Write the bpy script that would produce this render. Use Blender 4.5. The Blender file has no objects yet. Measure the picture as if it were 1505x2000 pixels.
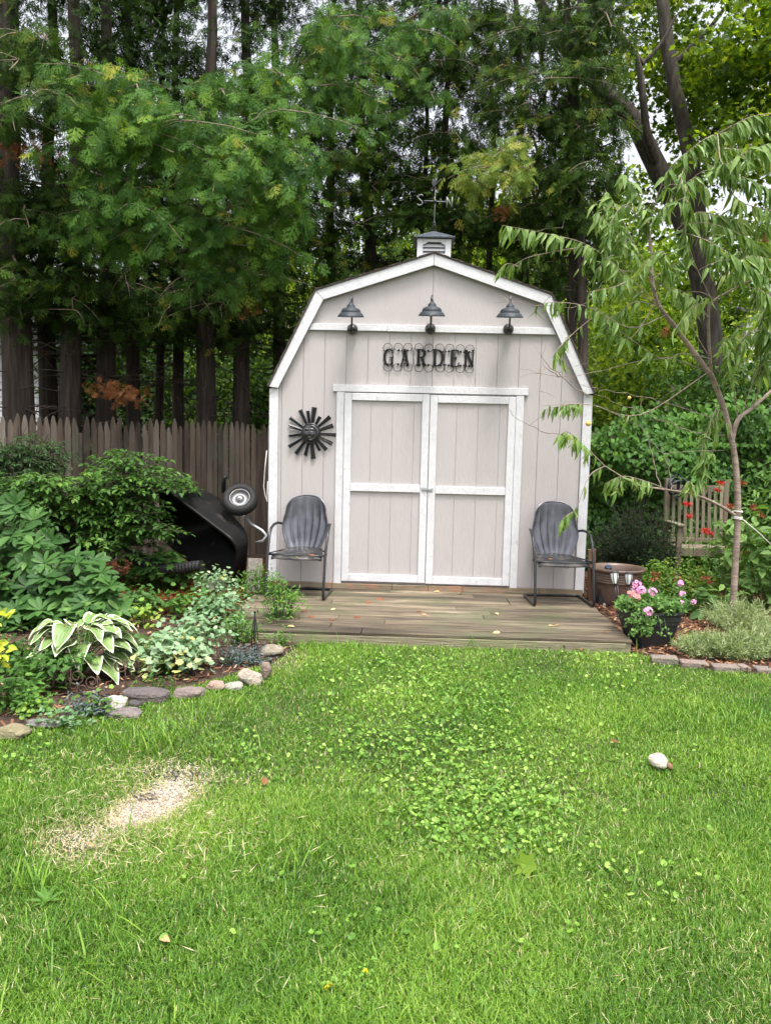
import bpy, math, random
import numpy as np
from mathutils import Vector, Matrix
rng = np.random.default_rng(7)
random.seed(7)
PI = math.pi
S = bpy.context.scene
COL = S.collection

# ------------------------------------------------------------------ camera
CX, CY, CZ, YAW, PIT, ROL, FPX = -0.2049, -7.3842, 1.5333, -0.0260, -0.0917, 0.0233, 1504.65
_F = np.array([math.sin(YAW)*math.cos(PIT), math.cos(YAW)*math.cos(PIT), math.sin(PIT)])
_R0 = np.array([math.cos(YAW), -math.sin(YAW), 0.0]); _U0 = np.cross(_R0, _F)
_R = _R0*math.cos(ROL)+_U0*math.sin(ROL); _U = -_R0*math.sin(ROL)+_U0*math.cos(ROL)
_C = np.array([CX, CY, CZ])
cam = bpy.data.cameras.new('camera'); cam_o = bpy.data.objects.new('camera', cam); COL.objects.link(cam_o)
M = Matrix.Identity(4)
for i in range(3):
    M[i][0] = _R[i]; M[i][1] = _U[i]; M[i][2] = -_F[i]; M[i][3] = _C[i]
cam_o.matrix_world = M
cam.sensor_fit = 'VERTICAL'; cam.sensor_height = 36; cam.lens = 36*FPX/2000
cam.clip_start = 0.05; cam.clip_end = 500
S.camera = cam_o

# ------------------------------------------------------------------ world, sun, exposure
SUN_EL, SUN_AZ = math.radians(72), math.radians(160)   # azimuth clockwise from +Y: high behind the viewer
w = bpy.data.worlds.new('World'); S.world = w; w.use_nodes = True
nt = w.node_tree; nt.nodes.clear()
sky = nt.nodes.new('ShaderNodeTexSky'); sky.sky_type = 'NISHITA'; sky.sun_disc = False
sky.sun_elevation = SUN_EL; sky.sun_rotation = SUN_AZ
sky.air_density = 1.0; sky.dust_density = 6.0; sky.ozone_density = 1.0
hs = nt.nodes.new('ShaderNodeHueSaturation'); hs.inputs['Saturation'].default_value = 0.25; hs.inputs['Value'].default_value = 1.25
bg = nt.nodes.new('ShaderNodeBackground'); bg.inputs['Strength'].default_value = 0.15
wo = nt.nodes.new('ShaderNodeOutputWorld')
nt.links.new(sky.outputs[0], hs.inputs['Color']); nt.links.new(hs.outputs[0], bg.inputs['Color']); nt.links.new(bg.outputs[0], wo.inputs['Surface'])
sl = bpy.data.lights.new('sun', 'SUN'); sl.energy = 1.5; sl.angle = math.radians(11); sl.color = (1.0, 0.965, 0.91)
so = bpy.data.objects.new('sun', sl); COL.objects.link(so)
sd = Vector((math.sin(SUN_AZ)*math.cos(SUN_EL), math.cos(SUN_AZ)*math.cos(SUN_EL), math.sin(SUN_EL)))
so.rotation_euler = sd.to_track_quat('Z', 'Y').to_euler(); so.location = (0, -8, 12)
S.view_settings.view_transform = 'Standard'; S.view_settings.look = 'None'
S.view_settings.gamma = 1.0; S.view_settings.exposure = 1.15
S.render.engine = 'CYCLES'
S.cycles.max_bounces = 6; S.cycles.diffuse_bounces = 3; S.cycles.glossy_bounces = 2; S.cycles.transmission_bounces = 3
S.cycles.use_adaptive_sampling = True; S.cycles.adaptive_threshold = 0.02
S.cycles.sample_clamp_indirect = 6

# ------------------------------------------------------------------ layout: photograph pixel -> point of the place
def _ray(px, py): return _F*FPX+_R*(px-752.5)+_U*(1000-py)
def G(px, py, z=0.0):
    d = _ray(px, py); t = (z-CZ)/d[2]; return _C+t*d
def A(px, py, Y):
    d = _ray(px, py); t = (Y-CY)/d[1]; return _C+t*d

# ------------------------------------------------------------------ mesh building
def nrm(a):
    a = np.asarray(a, float); return a/np.maximum(np.linalg.norm(a, axis=-1, keepdims=True), 1e-9)
class MB:
    def __init__(s): s.V = []; s.F = []; s.n = 0
    def add(s, V, F, var=0.5, mat=0, smooth=False):
        V = np.asarray(V, float).reshape(-1, 3)
        if isinstance(F, np.ndarray): groups = [F]
        else:
            d = {}
            for f in F: d.setdefault(len(f), []).append(f)
            groups = [np.array(x) for x in d.values()]
        for g in groups:
            m = len(g)
            s.F.append((g+s.n, np.broadcast_to(np.asarray(var, float), (m,)) if len(groups) == 1 or np.ndim(var) == 0 else np.full(m, .5),
                        np.broadcast_to(np.asarray(mat, int), (m,)), smooth))
        s.V.append(V); s.n += len(V)
    def inst(s, T, P, X, Y, Z, sc, var, mat=0, smooth=False, sy=None):
        tv, tf = T; n = len(P)
        if n == 0: return
        tv = np.asarray(tv, float); sc = np.broadcast_to(np.asarray(sc, float), (n,))
        sy = sc if sy is None else np.broadcast_to(sy, (n,))
        V = P[:, None, :]+(sc[:, None]*tv[None, :, 0])[..., None]*X[:, None, :]+(sy[:, None]*tv[None, :, 1])[..., None]*Y[:, None, :]+(sc[:, None]*tv[None, :, 2])[..., None]*Z[:, None, :]
        V = V.reshape(-1, 3); k = len(tv)
        d = {}
        for f in tf: d.setdefault(len(f), []).append(f)
        for g in d.values():
            g = np.array(g)
            FF = (g[None]+(np.arange(n)*k)[:, None, None]).reshape(-1, g.shape[1])+s.n
            vv = np.repeat(np.broadcast_to(np.asarray(var, float), (n,)), len(g))
            s.F.append((FF, vv, np.full(len(FF), mat), smooth))
        s.V.append(V); s.n += len(V)
    def leaves(s, T, P, D, N, sc, var, mat=0, smooth=False, sy=None):
        P = np.asarray(P, float); D = nrm(D); N = np.asarray(N, float)
        X = nrm(np.cross(D, N)); Z = np.cross(X, D)
        s.inst(T, P, X, D, Z, sc, var, mat, smooth, sy)
    # ---- solids
    def box(s, c, size, rot=None, var=0.5, mat=0):
        c = np.asarray(c, float); h = np.asarray(size, float)/2
        v = np.array([[x, y, z] for x in (-1, 1) for y in (-1, 1) for z in (-1, 1)], float)*h
        if rot is not None: v = v@np.asarray(rot).T
        s.add(v+c, np.array([[0, 1, 3, 2], [4, 6, 7, 5], [0, 4, 5, 1], [2, 3, 7, 6], [0, 2, 6, 4], [1, 5, 7, 3]]), var, mat)
    def b2(s, x0, x1, y0, y1, z0, z1, var=0.5, mat=0):
        s.box(((x0+x1)/2, (y0+y1)/2, (z0+z1)/2), (abs(x1-x0), abs(y1-y0), abs(z1-z0)), None, var, mat)
    def tube(s, pts, r, seg=8, var=0.5, mat=0, caps=True, smooth=True, flat=1.0):
        pts = np.asarray(pts, float); n = len(pts)
        r = np.broadcast_to(np.asarray(r, float), (n,))
        T = nrm(np.gradient(pts, axis=0))
        ref = np.array([0, 0, 1.0]) if abs(T[0][2]) < .9 else np.array([1.0, 0, 0])
        u = nrm(np.cross(T[0], ref)); V = []
        for i in range(n):
            u = nrm(u-T[i]*np.dot(u, T[i])); b = np.cross(T[i], u)
            a = np.arange(seg)*2*PI/seg
            V.append(pts[i]+r[i]*(np.cos(a)[:, None]*u+flat*np.sin(a)[:, None]*b))
        V = np.concatenate(V)
        i = np.arange(n-1)[:, None]*seg; j = np.arange(seg)[None]; k = (j+1) % seg
        F = np.stack([i+j, i+k, i+seg+k, i+seg+j], -1).reshape(-1, 4)
        s.add(V, F, var, mat, smooth)
        if caps:
            s.F.append((np.array([np.arange(seg)[::-1]+s.n-len(V)]), np.full(1, .5 if np.ndim(var) else var), np.full(1, mat), False))
            s.F.append((np.array([np.arange(seg)+s.n-seg]), np.full(1, .5 if np.ndim(var) else var), np.full(1, mat), False))
    def lathe(s, prof, c=(0, 0, 0), seg=24, var=0.5, mat=0, rot=None, smooth=True):
        prof = np.asarray(prof, float); n = len(prof); a = np.arange(seg)*2*PI/seg
        V = np.stack([prof[:, 0, None]*np.cos(a), prof[:, 0, None]*np.sin(a), np.repeat(prof[:, 1, None], seg, 1)], -1).reshape(-1, 3)
        if rot is not None: V = V@np.asarray(rot).T
        i = np.arange(n-1)[:, None]*seg; j = np.arange(seg)[None]; k = (j+1) % seg
        s.add(V+np.asarray(c), np.stack([i+j, i+k, i+seg+k, i+seg+j], -1).reshape(-1, 4), var, mat, smooth)
    def prism(s, poly, y0, y1, var=0.5, mat=0):   # poly in X,Z ; thickness along Y
        n = len(poly); V = [(p[0], y0, p[1]) for p in poly]+[(p[0], y1, p[1]) for p in poly]
        F = [list(range(n)), list(range(2*n-1, n-1, -1))]+[[i, (i+1) % n, n+(i+1) % n, n+i][::-1] for i in range(n)]
        s.add(V, F, var, mat)
    def grid(s, V, nu, nv, var=0.5, mat=0, smooth=True):
        i = np.arange(nu-1)[:, None]*nv; j = np.arange(nv-1)[None]
        s.add(V, np.stack([i+j, i+nv+j, i+nv+j+1, i+j+1], -1).reshape(-1, 4), var, mat, smooth)
    def ball(s, c, r, seg=8, var=.5, mat=0, sz=1.0):
        a = np.linspace(0, PI, seg//2+2)
        s.lathe([(max(r*math.sin(t), 1e-4), -r*sz*math.cos(t)) for t in a], c, seg, var, mat)
    def mesh(s, name, mats, off=(0, 0, 0)):
        me = bpy.data.meshes.new(name)
        V = np.concatenate(s.V)-np.asarray(off)
        lt = np.concatenate([np.full(len(f), f.shape[1]) for f, *_ in s.F])
        lv = np.concatenate([f.ravel() for f, *_ in s.F])
        me.vertices.add(len(V)); me.vertices.foreach_set('co', V.astype(np.float32).ravel())
        me.loops.add(len(lv)); me.loops.foreach_set('vertex_index', lv.astype(np.int32))
        me.polygons.add(len(lt)); st = np.concatenate([[0], np.cumsum(lt)[:-1]])
        me.polygons.foreach_set('loop_start', st.astype(np.int32)); me.polygons.foreach_set('loop_total', lt.astype(np.int32))
        me.polygons.foreach_set('material_index', np.concatenate([m for _, _, m, _ in s.F]).astype(np.int32))
        me.polygons.foreach_set('use_smooth', np.concatenate([np.full(len(f), sm) for f, _, _, sm in s.F]))
        at = me.attributes.new('var', 'FLOAT', 'FACE'); at.data.foreach_set('value', np.concatenate([v for _, v, _, _ in s.F]).astype(np.float32))
        for m in (mats if isinstance(mats, (list, tuple)) else [mats]): me.materials.append(m)
        me.update(calc_edges=True); me.validate()
        return me
def root_loc(o):
    while o.parent: o = o.parent
    return np.array(o.location)
def put(mb, name, mats, parent=None, local=False, bevel=0, kind=None, subsurf=0):
    off = (0, 0, 0) if (local or parent is None) else root_loc(parent)
    o = bpy.data.objects.new(name, mb.mesh(name, mats, off)); COL.objects.link(o)
    if parent: o.parent = parent
    if bevel:
        b = o.modifiers.new('bevel', 'BEVEL'); b.width = bevel; b.segments = 2; b.limit_method = 'ANGLE'
    if subsurf:
        q = o.modifiers.new('sub', 'SUBSURF'); q.levels = subsurf; q.render_levels = subsurf
    if kind: o['kind'] = kind
    return o
def tag(o, label, cat, group=None):
    o['label'] = label; o['category'] = cat
    if group: o['group'] = group
    return o
def thing(name, label, cat, loc=(0, 0, 0), rz=0, group=None):
    o = bpy.data.objects.new(name, None); COL.objects.link(o); o.location = tuple(loc); o.rotation_euler = (0, 0, rz)
    o.empty_display_size = .1
    return tag(o, label, cat, group)
def single(mb, name, mats, loc, label, cat, group=None, bevel=0):    # a thing that is one mesh, its origin at its base
    o = bpy.data.objects.new(name, mb.mesh(name, mats, loc)); COL.objects.link(o); o.location = tuple(loc)
    if bevel:
        b = o.modifiers.new('bevel', 'BEVEL'); b.width = bevel; b.segments = 2; b.limit_method = 'ANGLE'
    return tag(o, label, cat, group)
def copy_tree(o, parent=None):
    c = o.copy(); COL.objects.link(c)
    if parent: c.parent = parent; c.matrix_parent_inverse = o.matrix_parent_inverse.copy()
    for ch in [x for x in bpy.data.objects if x.parent == o]: copy_tree(ch, c)
    return c
def ROT(ax, deg): return np.array(Matrix.Rotation(math.radians(deg), 3, ax))

# ------------------------------------------------------------------ materials
def _new(name):
    m = bpy.data.materials.new(name); m.use_nodes = True; nt = m.node_tree; nt.nodes.clear()
    return m, nt, nt.nodes, nt.links
def ramp(nodes, stops):
    r = nodes.new('ShaderNodeValToRGB'); e = r.color_ramp.elements
    while len(e) < len(stops): e.new(.5)
    for i, (p, c) in enumerate(stops): e[i].position = p; e[i].color = (*c, 1)
    return r
def pmat(name, stops, scale=(5, 5, 5), detail=6, rough=.7, bump=0.0, bscale=None, metal=0, spec=.5, var=0.0, nscale=1.0, dist=.0, stain=None, coat=0, streak=None):
    """noise-driven principled surface; stops = [(pos,color),...]; var = how far the per-face 'var' shifts the ramp;
    stain=(colour, scale, threshold, amount) a second, coarser worn patch colour"""
    m, nt, n, l = _new(name)
    if not isinstance(stops, list): stops = [(0.3, stops), (0.7, tuple(min(1, c*1.12) for c in stops))]
    tc = n.new('ShaderNodeTexCoord'); mp = n.new('ShaderNodeMapping'); mp.inputs['Scale'].default_value = scale
    l.new(tc.outputs['Object'], mp.inputs[0])
    nz = n.new('ShaderNodeTexNoise'); nz.inputs['Scale'].default_value = nscale; nz.inputs['Detail'].default_value = detail
    nz.inputs['Roughness'].default_value = .62; nz.inputs['Distortion'].default_value = dist; l.new(mp.outputs[0], nz.inputs['Vector'])
    fac = nz.outputs['Fac']
    if var:
        at = n.new('ShaderNodeAttribute'); at.attribute_name = 'var'
        a = n.new('ShaderNodeMath'); a.operation = 'MULTIPLY_ADD'; a.inputs[1].default_value = var; l.new(at.outputs['Fac'], a.inputs[0])
        b = n.new('ShaderNodeMath'); b.operation = 'SUBTRACT'; l.new(fac, b.inputs[0]); b.inputs[1].default_value = var*.5
        l.new(b.outputs[0], a.inputs[2]); fac = a.outputs[0]
    r = ramp(n, stops); l.new(fac, r.inputs[0]); col = r.outputs[0]
    if stain:
        sc, ss, th, am = stain
        n2 = n.new('ShaderNodeTexNoise'); n2.inputs['Scale'].default_value = ss; n2.inputs['Detail'].default_value = 8; l.new(tc.outputs['Object'], n2.inputs['Vector'])
        r2 = ramp(n, [(th, (0, 0, 0)), (min(1, th+.12), (am, am, am))]); l.new(n2.outputs['Fac'], r2.inputs[0])
        mx = n.new('ShaderNodeMixRGB'); l.new(r2.outputs[0], mx.inputs[0]); l.new(col, mx.inputs[1]); mx.inputs[2].default_value = (*sc, 1); col = mx.outputs[0]
    if streak:      # worn or dirty streaks: (colour, mapping scale, threshold, amount)
        sc, ms, th, am = streak
        m2 = n.new('ShaderNodeMapping'); m2.inputs['Scale'].default_value = ms; l.new(tc.outputs['Object'], m2.inputs[0])
        n3 = n.new('ShaderNodeTexNoise'); n3.inputs['Scale'].default_value = 1; n3.inputs['Detail'].default_value = 7; n3.inputs['Roughness'].default_value = .7; l.new(m2.outputs[0], n3.inputs['Vector'])
        r3 = ramp(n, [(th, (0, 0, 0)), (min(1, th+.14), (am, am, am))]); l.new(n3.outputs['Fac'], r3.inputs[0])
        mx = n.new('ShaderNodeMixRGB'); l.new(r3.outputs[0], mx.inputs[0]); l.new(col, mx.inputs[1]); mx.inputs[2].default_value = (*sc, 1); col = mx.outputs[0]
    p = n.new('ShaderNodeBsdfPrincipled'); l.new(col, p.inputs['Base Color'])
    p.inputs['Roughness'].default_value = rough; p.inputs['Metallic'].default_value = metal; p.inputs['Specular IOR Level'].default_value = spec
    if coat: p.inputs['Coat Weight'].default_value = coat; p.inputs['Coat Roughness'].default_value = .25
    if bump:
        nb = n.new('ShaderNodeTexNoise'); nb.inputs['Scale'].default_value = 1; nb.inputs['Detail'].default_value = 5
        mb_ = n.new('ShaderNodeMapping'); mb_.inputs['Scale'].default_value = bscale or tuple(q*4 for q in scale)
        l.new(tc.outputs['Object'], mb_.inputs[0]); l.new(mb_.outputs[0], nb.inputs['Vector'])
        bp = n.new('ShaderNodeBump'); bp.inputs['Strength'].default_value = min(1, bump); bp.inputs['Distance'].default_value = .01*max(1, bump)
        l.new(nb.outputs['Fac'], bp.inputs['Height']); l.new(bp.outputs[0], p.inputs['Normal'])
    o = n.new('ShaderNodeOutputMaterial'); l.new(p.outputs[0], o.inputs['Surface'])
    return m
def leafmat(name, stops, trans=.35, rough=.55, spec=.2, tint=(1.35, 1.30, .45), nz=0.25):
    """leaf: colour from the per-leaf 'var', partly letting light through"""
    m, nt, n, l = _new(name)
    at = n.new('ShaderNodeAttribute'); at.attribute_name = 'var'
    no = n.new('ShaderNodeTexNoise'); no.inputs['Scale'].default_value = 2.3; no.inputs['Detail'].default_value = 3
    tc = n.new('ShaderNodeTexCoord'); l.new(tc.outputs['Object'], no.inputs['Vector'])
    a = n.new('ShaderNodeMath'); a.operation = 'MULTIPLY_ADD'; a.inputs[1].default_value = nz*2; l.new(no.outputs['Fac'], a.inputs[0])
    b = n.new('ShaderNodeMath'); b.operation = 'SUBTRACT'; l.new(at.outputs['Fac'], b.inputs[0]); b.inputs[1].default_value = nz; l.new(b.outputs[0], a.inputs[2])
    r = ramp(n, stops); l.new(a.outputs[0], r.inputs[0])
    p = n.new('ShaderNodeBsdfPrincipled'); p.inputs['Roughness'].default_value = rough; p.inputs['Specular IOR Level'].default_value = spec
    l.new(r.outputs[0], p.inputs['Base Color'])
    t = n.new('ShaderNodeBsdfTranslucent'); mx = n.new('ShaderNodeMixRGB'); mx.blend_type = 'MULTIPLY'; mx.inputs[0].default_value = 1
    l.new(r.outputs[0], mx.inputs[1]); mx.inputs[2].default_value = (*tint, 1); l.new(mx.outputs[0], t.inputs['Color'])
    s = n.new('ShaderNodeMixShader'); s.inputs[0].default_value = trans; l.new(p.outputs[0], s.inputs[1]); l.new(t.outputs[0], s.inputs[2])
    o = n.new('ShaderNodeOutputMaterial'); l.new(s.outputs[0], o.inputs['Surface'])
    return m

# ------------------------------------------------------------------ leaf templates (length along +Y, normal +Z)
def T_kite(w=.5, fold=.08): return ([(0, 0, 0), (w/2, .45, fold), (0, 1, 0), (-w/2, .45, fold)], [(0, 1, 2), (0, 2, 3)])
def T_leaf(w=.5, fold=.1, droop=.12, st=(0, .12, .35, .65, .88, 1), prof=(.04, .55, 1, .85, .4, .0)):
    V = []; F = []
    for s, q in zip(st, prof):
        z = -droop*s*s; V += [(-w/2*q, s, z+fold*q), (0, s, z), (w/2*q, s, z+fold*q)]
    for i in range(len(st)-1):
        a = 3*i; F += [(a, a+1, a+4, a+3), (a+1, a+2, a+5, a+4)]
    return V, F
def T_round(n=7, cup=.12):
    V = [(0, .5, 0)]; F = []
    for i in range(n):
        a = 2*PI*(i+.5)/n-PI/2; rr = .5*(.93+.1*math.cos(3*a)); V.append((rr*math.cos(a), .5+rr*math.sin(a), cup*.5))
    V[1] = (V[1][0]*.55, .12, V[1][2]); V[n] = (V[n][0]*.55, .12, V[n][2])
    for i in range(n-1): F.append((0, 1+i, 2+i))
    return V, F
def T_lobed(spec, fold=.0):   # palmate leaf from (angle from +Y in degrees, radius) list of the right side, mirrored
    pts = [(r*math.sin(math.radians(a)), .35+r*math.cos(math.radians(a))) for a, r in spec]
    pts = pts+[(-x, y) for x, y in pts[::-1] if abs(x) > 1e-3]
    V = [(0, .35, 0)]+[(x, y, abs(x)*fold-.15*max(0, y-.35)**2) for x, y in pts]; n = len(pts)
    return V, [(0, 1+i, 1+(i+1) % n) for i in range(n)]
T_MAPLE = T_lobed([(0, .68), (14, .36), (30, .40), (48, .60), (62, .34), (85, .34), (105, .48), (125, .25), (170, .3)], .12)
def spray(nside=2, seed=0):   # ragged drooping fan of arborvitae: fingers off a rib, each with short pointed side lobes
    r_ = random.Random(seed); V = []; F = []
    def kite(x, y, z, ang, L, w, dz=.3):
        i = len(V); dx, dy = math.sin(ang), math.cos(ang); nx, ny = dy, -dx
        V.extend([(x, y, z), (x+dx*L*.5+nx*w, y+dy*L*.5+ny*w, z-dz*.3*L), (x+dx*L, y+dy*L, z-dz*L), (x+dx*L*.5-nx*w, y+dy*L*.5-ny*w, z-dz*.3*L)]); F.append((i, i+1, i+2, i+3))
    for s, an, L in ((0, 0, 1.0), (.06, -52, .50), (.12, 48, .56), (.26, -40, .52), (.36, 36, .50), (.52, -32, .36), (.60, 30, .33)):
        an = math.radians(an+r_.uniform(-9, 9)); L *= r_.uniform(.75, 1.2); z = -.25*s*s
        kite(0, s, z, an, L, .042)
        for q in range(nside):
            t = .25+.5*q/max(1, nside-1)+r_.uniform(-.06, .06)
            for sd in (-1, 1): kite(math.sin(an)*L*t, s+math.cos(an)*L*t, z-.09*t*L, an+sd*r_.uniform(.5, .85), .16*r_.uniform(.8, 1.3), .022)
    return V, F
SPR = [spray(2, i) for i in range(3)]; SPRD = [spray(3, 9+i) for i in range(3)]
def rdir(n):
    v = rng.normal(size=(n, 3)); return nrm(v)

# ================================================================== MATERIALS of built things
m_side = pmat('siding_paint', [(.3, (.405, .372, .368)), (.7, (.440, .406, .402))], (3, 3, 1), rough=.72, streak=((.30, .27, .255), (34, 34, 1.6), .56, .22), bump=.5, bscale=(160, 160, 14), stain=((.38, .345, .335), 2.2, .62, .45))
m_white = pmat('white_paint', [(.28, (.53, .525, .545)), (.6, (.60, .595, .615))], (9, 9, 9), rough=.55, streak=((.36, .345, .33), (26, 26, 26), .64, .4), bump=.5, bscale=(70, 70, 25), stain=((.36, .33, .30), 17, .64, .55))
m_whitec = pmat('white_vinyl', [(.3, (.53, .53, .55)), (.7, (.60, .60, .62))], rough=.4, stain=((.5, .5, .47), 7, .66, .35))
m_shing = pmat('brown_shingle', [(.3, (.05, .04, .035)), (.7, (.13, .105, .09))], (30, 30, 30), rough=.95, bump=.8)
m_deck = pmat('weathered_deck', [(.28, (.028, .020, .012)), (.44, (.068, .051, .032)), (.58, (.135, .106, .069)), (.75, (.265, .215, .148))], (1.3, 15, 8), rough=.85, bump=1.0, bscale=(4, 90, 90), var=.2, dist=.6, stain=((.065, .075, .032), 3.0, .52, .6))
m_rim = pmat('deck_rim', [(.3, (.14, .12, .078)), (.7, (.27, .235, .16))], (3, 20, 22), rough=.85, bump=.8, bscale=(6, 60, 90), stain=((.16, .17, .08), 3, .5, .6))
m_sill = pmat('sill_wood', [(.3, (.14, .105, .068)), (.7, (.25, .20, .135))], (3, 10, 18), rough=.85, bump=.8, bscale=(6, 60, 90), stain=((.30, .15, .09), 5, .5, .7))
m_black = pmat('black_metal', [(.3, (.007, .007, .009)), (.7, (.015, .015, .018))], (20, 20, 20), rough=.28, spec=.8, bump=.15)
m_iron = pmat('black_iron', [(.3, (.005, .005, .006)), (.7, (.012, .011, .011))], (40, 40, 40), spec=.25, rough=.6, bump=.4)
m_chair = pmat('chair_enamel', [(.3, (.055, .055, .066)), (.7, (.12, .12, .14))], (8, 8, 8), rough=.27, metal=.75, spec=.8, bump=.12, bscale=(14, 14, 14), stain=((.20, .20, .20), 26, .72, .5), coat=.9)
m_chairf = pmat('chair_frame', [(.3, (.008, .008, .009)), (.7, (.02, .02, .022))], (12, 12, 12), rough=.33, stain=((.42, .42, .42), 34, .70, .8))
m_seat = pmat('seat_enamel', [(.3, (.010, .010, .012)), (.7, (.022, .021, .022))], (8, 8, 8), rough=.5, spec=.35, stain=((.13, .115, .10), 9, .55, .6))
m_lamp = pmat('lamp_enamel', [(.3, (.018, .023, .030)), (.7, (.030, .037, .046))], (10, 10, 10), rough=.55, spec=.3, stain=((.15, .16, .17), 20, .64, .4))
m_lampin = pmat('lamp_inside', (.30, .33, .22), rough=.5)
m_copper = pmat('dark_cap', [(.3, (.035, .045, .06)), (.7, (.07, .085, .10))], (15, 15, 15), rough=.5, metal=.3)
m_steel = pmat('old_steel', [(.3, (.34, .36, .38)), (.7, (.52, .53, .54))], (30, 30, 30), rough=.4, metal=.7)
m_vane = pmat('vane_grey', (.20, .205, .21), rough=.5, metal=.3)
m_poly = pmat('black_poly', [(.3, (.005, .005, .0055)), (.7, (.011, .0105, .010))], (9, 9, 9), rough=.5, spec=.3, bump=.3, stain=((.10, .085, .06), 9, .62, .5))
m_rub = pmat('tyre_rubber', (.006, .006, .0065), rough=.75, bump=.3)
m_rimm = pmat('rim_grey', [(.3, (.12, .122, .13)), (.7, (.20, .203, .21))], (20, 20, 20), rough=.4, metal=.4, stain=((.22, .10, .04), 16, .56, .8))
m_fence = pmat('fence_wood', [(.2, (.042, .029, .020)), (.45, (.095, .070, .051)), (.65, (.15, .118, .092)), (.85, (.22, .19, .158))], (16, 16, 1.2), rough=.9, bump=1.2, bscale=(70, 70, 5), var=.42, stain=((.10, .11, .075), 2.5, .55, .5))
m_bench = pmat('bench_wood', [(.25, (.08, .062, .042)), (.5, (.155, .122, .084)), (.75, (.26, .22, .16))], (18, 18, 2), rough=.9, bump=.9, bscale=(80, 80, 8), var=.2, stain=((.14, .17, .09), 5, .52, .6))
m_pot = pmat('brown_glaze', [(.3, (.095, .060, .046)), (.7, (.15, .10, .078))], (6, 6, 6), rough=.33, spec=.5, stain=((.20, .15, .12), 9, .6, .4))
m_plant = pmat('black_planter', [(.3, (.014, .014, .016)), (.7, (.026, .026, .029))], (12, 12, 4), rough=.5, bump=.3, bscale=(40, 40, 6))
m_soil = pmat('soil', [(.3, (.025, .017, .012)), (.7, (.08, .055, .04))], (20, 20, 20), rough=1, bump=1.5)
m_bark_c = pmat('cedar_bark', [(.25, (.013, .009, .007)), (.5, (.036, .026, .020)), (.75, (.085, .062, .048))], (22, 22, 1.6), rough=.95, bump=2.2, bscale=(45, 45, 3))
m_bark_m = pmat('maple_bark', [(.25, (.022, .018, .015)), (.5, (.065, .052, .043)), (.75, (.135, .115, .098))], (16, 16, 3), rough=.95, bump=2.5, bscale=(30, 30, 5))
m_bark_p = pmat('peach_bark', [(.3, (.16, .115, .09)), (.7, (.36, .28, .23))], (10, 10, 22), rough=.75, bump=.8, bscale=(20, 20, 120))
m_twig = pmat('twig', [(.3, (.12, .085, .06)), (.7, (.26, .20, .15))], (20, 20, 20), rough=.85)
m_dark_twig = pmat('dark_twig', [(.3, (.03, .022, .017)), (.7, (.08, .06, .045))], (20, 20, 20), rough=.9)

# ================================================================== SHED
W, KX, ZE, KZ, PZ, ZB = 1.525, 1.0934, 2.0218, 2.9179, 3.2725, .155
D0, D1, DW = .1775, 1.985, .808
def zr(x):
    x = abs(x)
    return PZ-(PZ-KZ)*x/KX if x <= KX else KZ-(KZ-ZE)*(x-KX)/(W-KX)
shed = thing('garden_shed', 'pale grey barn-shaped garden shed with white trim and closed double doors', 'shed', (0, 0, .1))
zb0, zb1 = A(760, 648, 0)[2], A(760, 635, 0)[2]            # white band across the gable
mb = MB()
def strip(x0, x1, z0, z1):
    ks = sorted({x0, x1}|{k for k in (-KX, 0, KX) if x0 < k < x1})
    top = [(x, min(z1, zr(x)-.03)) for x in ks]
    mb.prism([(x0, z0), (x1, z0)]+top[::-1], 0, .012)
xs = [-W+.01]+[-1.41+.2033*i for i in range(15)]+[W-.01]
for a, b in zip(xs[:-1], xs[1:]): strip(a+.002, b-.002, ZB, zb0+.02)
strip(-1.15, -.0025, zb0+.02, 9); strip(.0025, 1.15, zb0+.02, 9)
mb.prism([(-W+.015, ZB+.01), (W-.015, ZB+.01), (W-.015, ZE-.03), (KX-.02, KZ-.04), (0, PZ-.04), (-KX+.02, KZ-.04), (-W+.015, ZE-.03)], .011, .05, .3)
put(mb, 'front_wall', m_side, shed)
mb = MB()
for sx in (-1, 1):
    for i in range(14): mb.b2(sx*W, sx*(W-.03), .052+i*.21, .25+i*.21, ZB, ZE)
mb.prism([(-W+.02, ZB), (W-.02, ZB), (W-.02, ZE), (KX, KZ-.03), (0, PZ-.03), (-KX, KZ-.03), (-W+.02, ZE)], 2.97, 3.0)
put(mb, 'side_walls', m_side, shed)
# roof: shingled shell following the gambrel
OUT = [(-W, ZE), (-KX, KZ), (0, PZ), (KX, KZ), (W, ZE)]
def offs(d):   # polyline moved d outward (mitred)
    P = [np.array(p) for p in OUT]; res = []
    ns = []
    for a, b in zip(P[:-1], P[1:]):
        t = (b-a)/np.linalg.norm(b-a); ns.append(np.array([-t[1], t[0]]))
    for i, p in enumerate(P):
        if i == 0: n = ns[0]; res.append(p+n*d)
        elif i == len(P)-1: res.append(p+ns[-1]*d)
        else:
            b = ns[i-1]+ns[i]; b = b/np.linalg.norm(b); res.append(p+b*d/np.dot(b, ns[i]))
    return res
o0, o1 = offs(.002), offs(.012)
mb = MB()
for i in range(4):
    a, b, c, d = o0[i], o0[i+1], o1[i+1], o1[i]
    mb.prism([tuple(a), tuple(b), tuple(c), tuple(d)], -.062, 3.05)
r0, r1 = offs(.0125), offs(.02)
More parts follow.
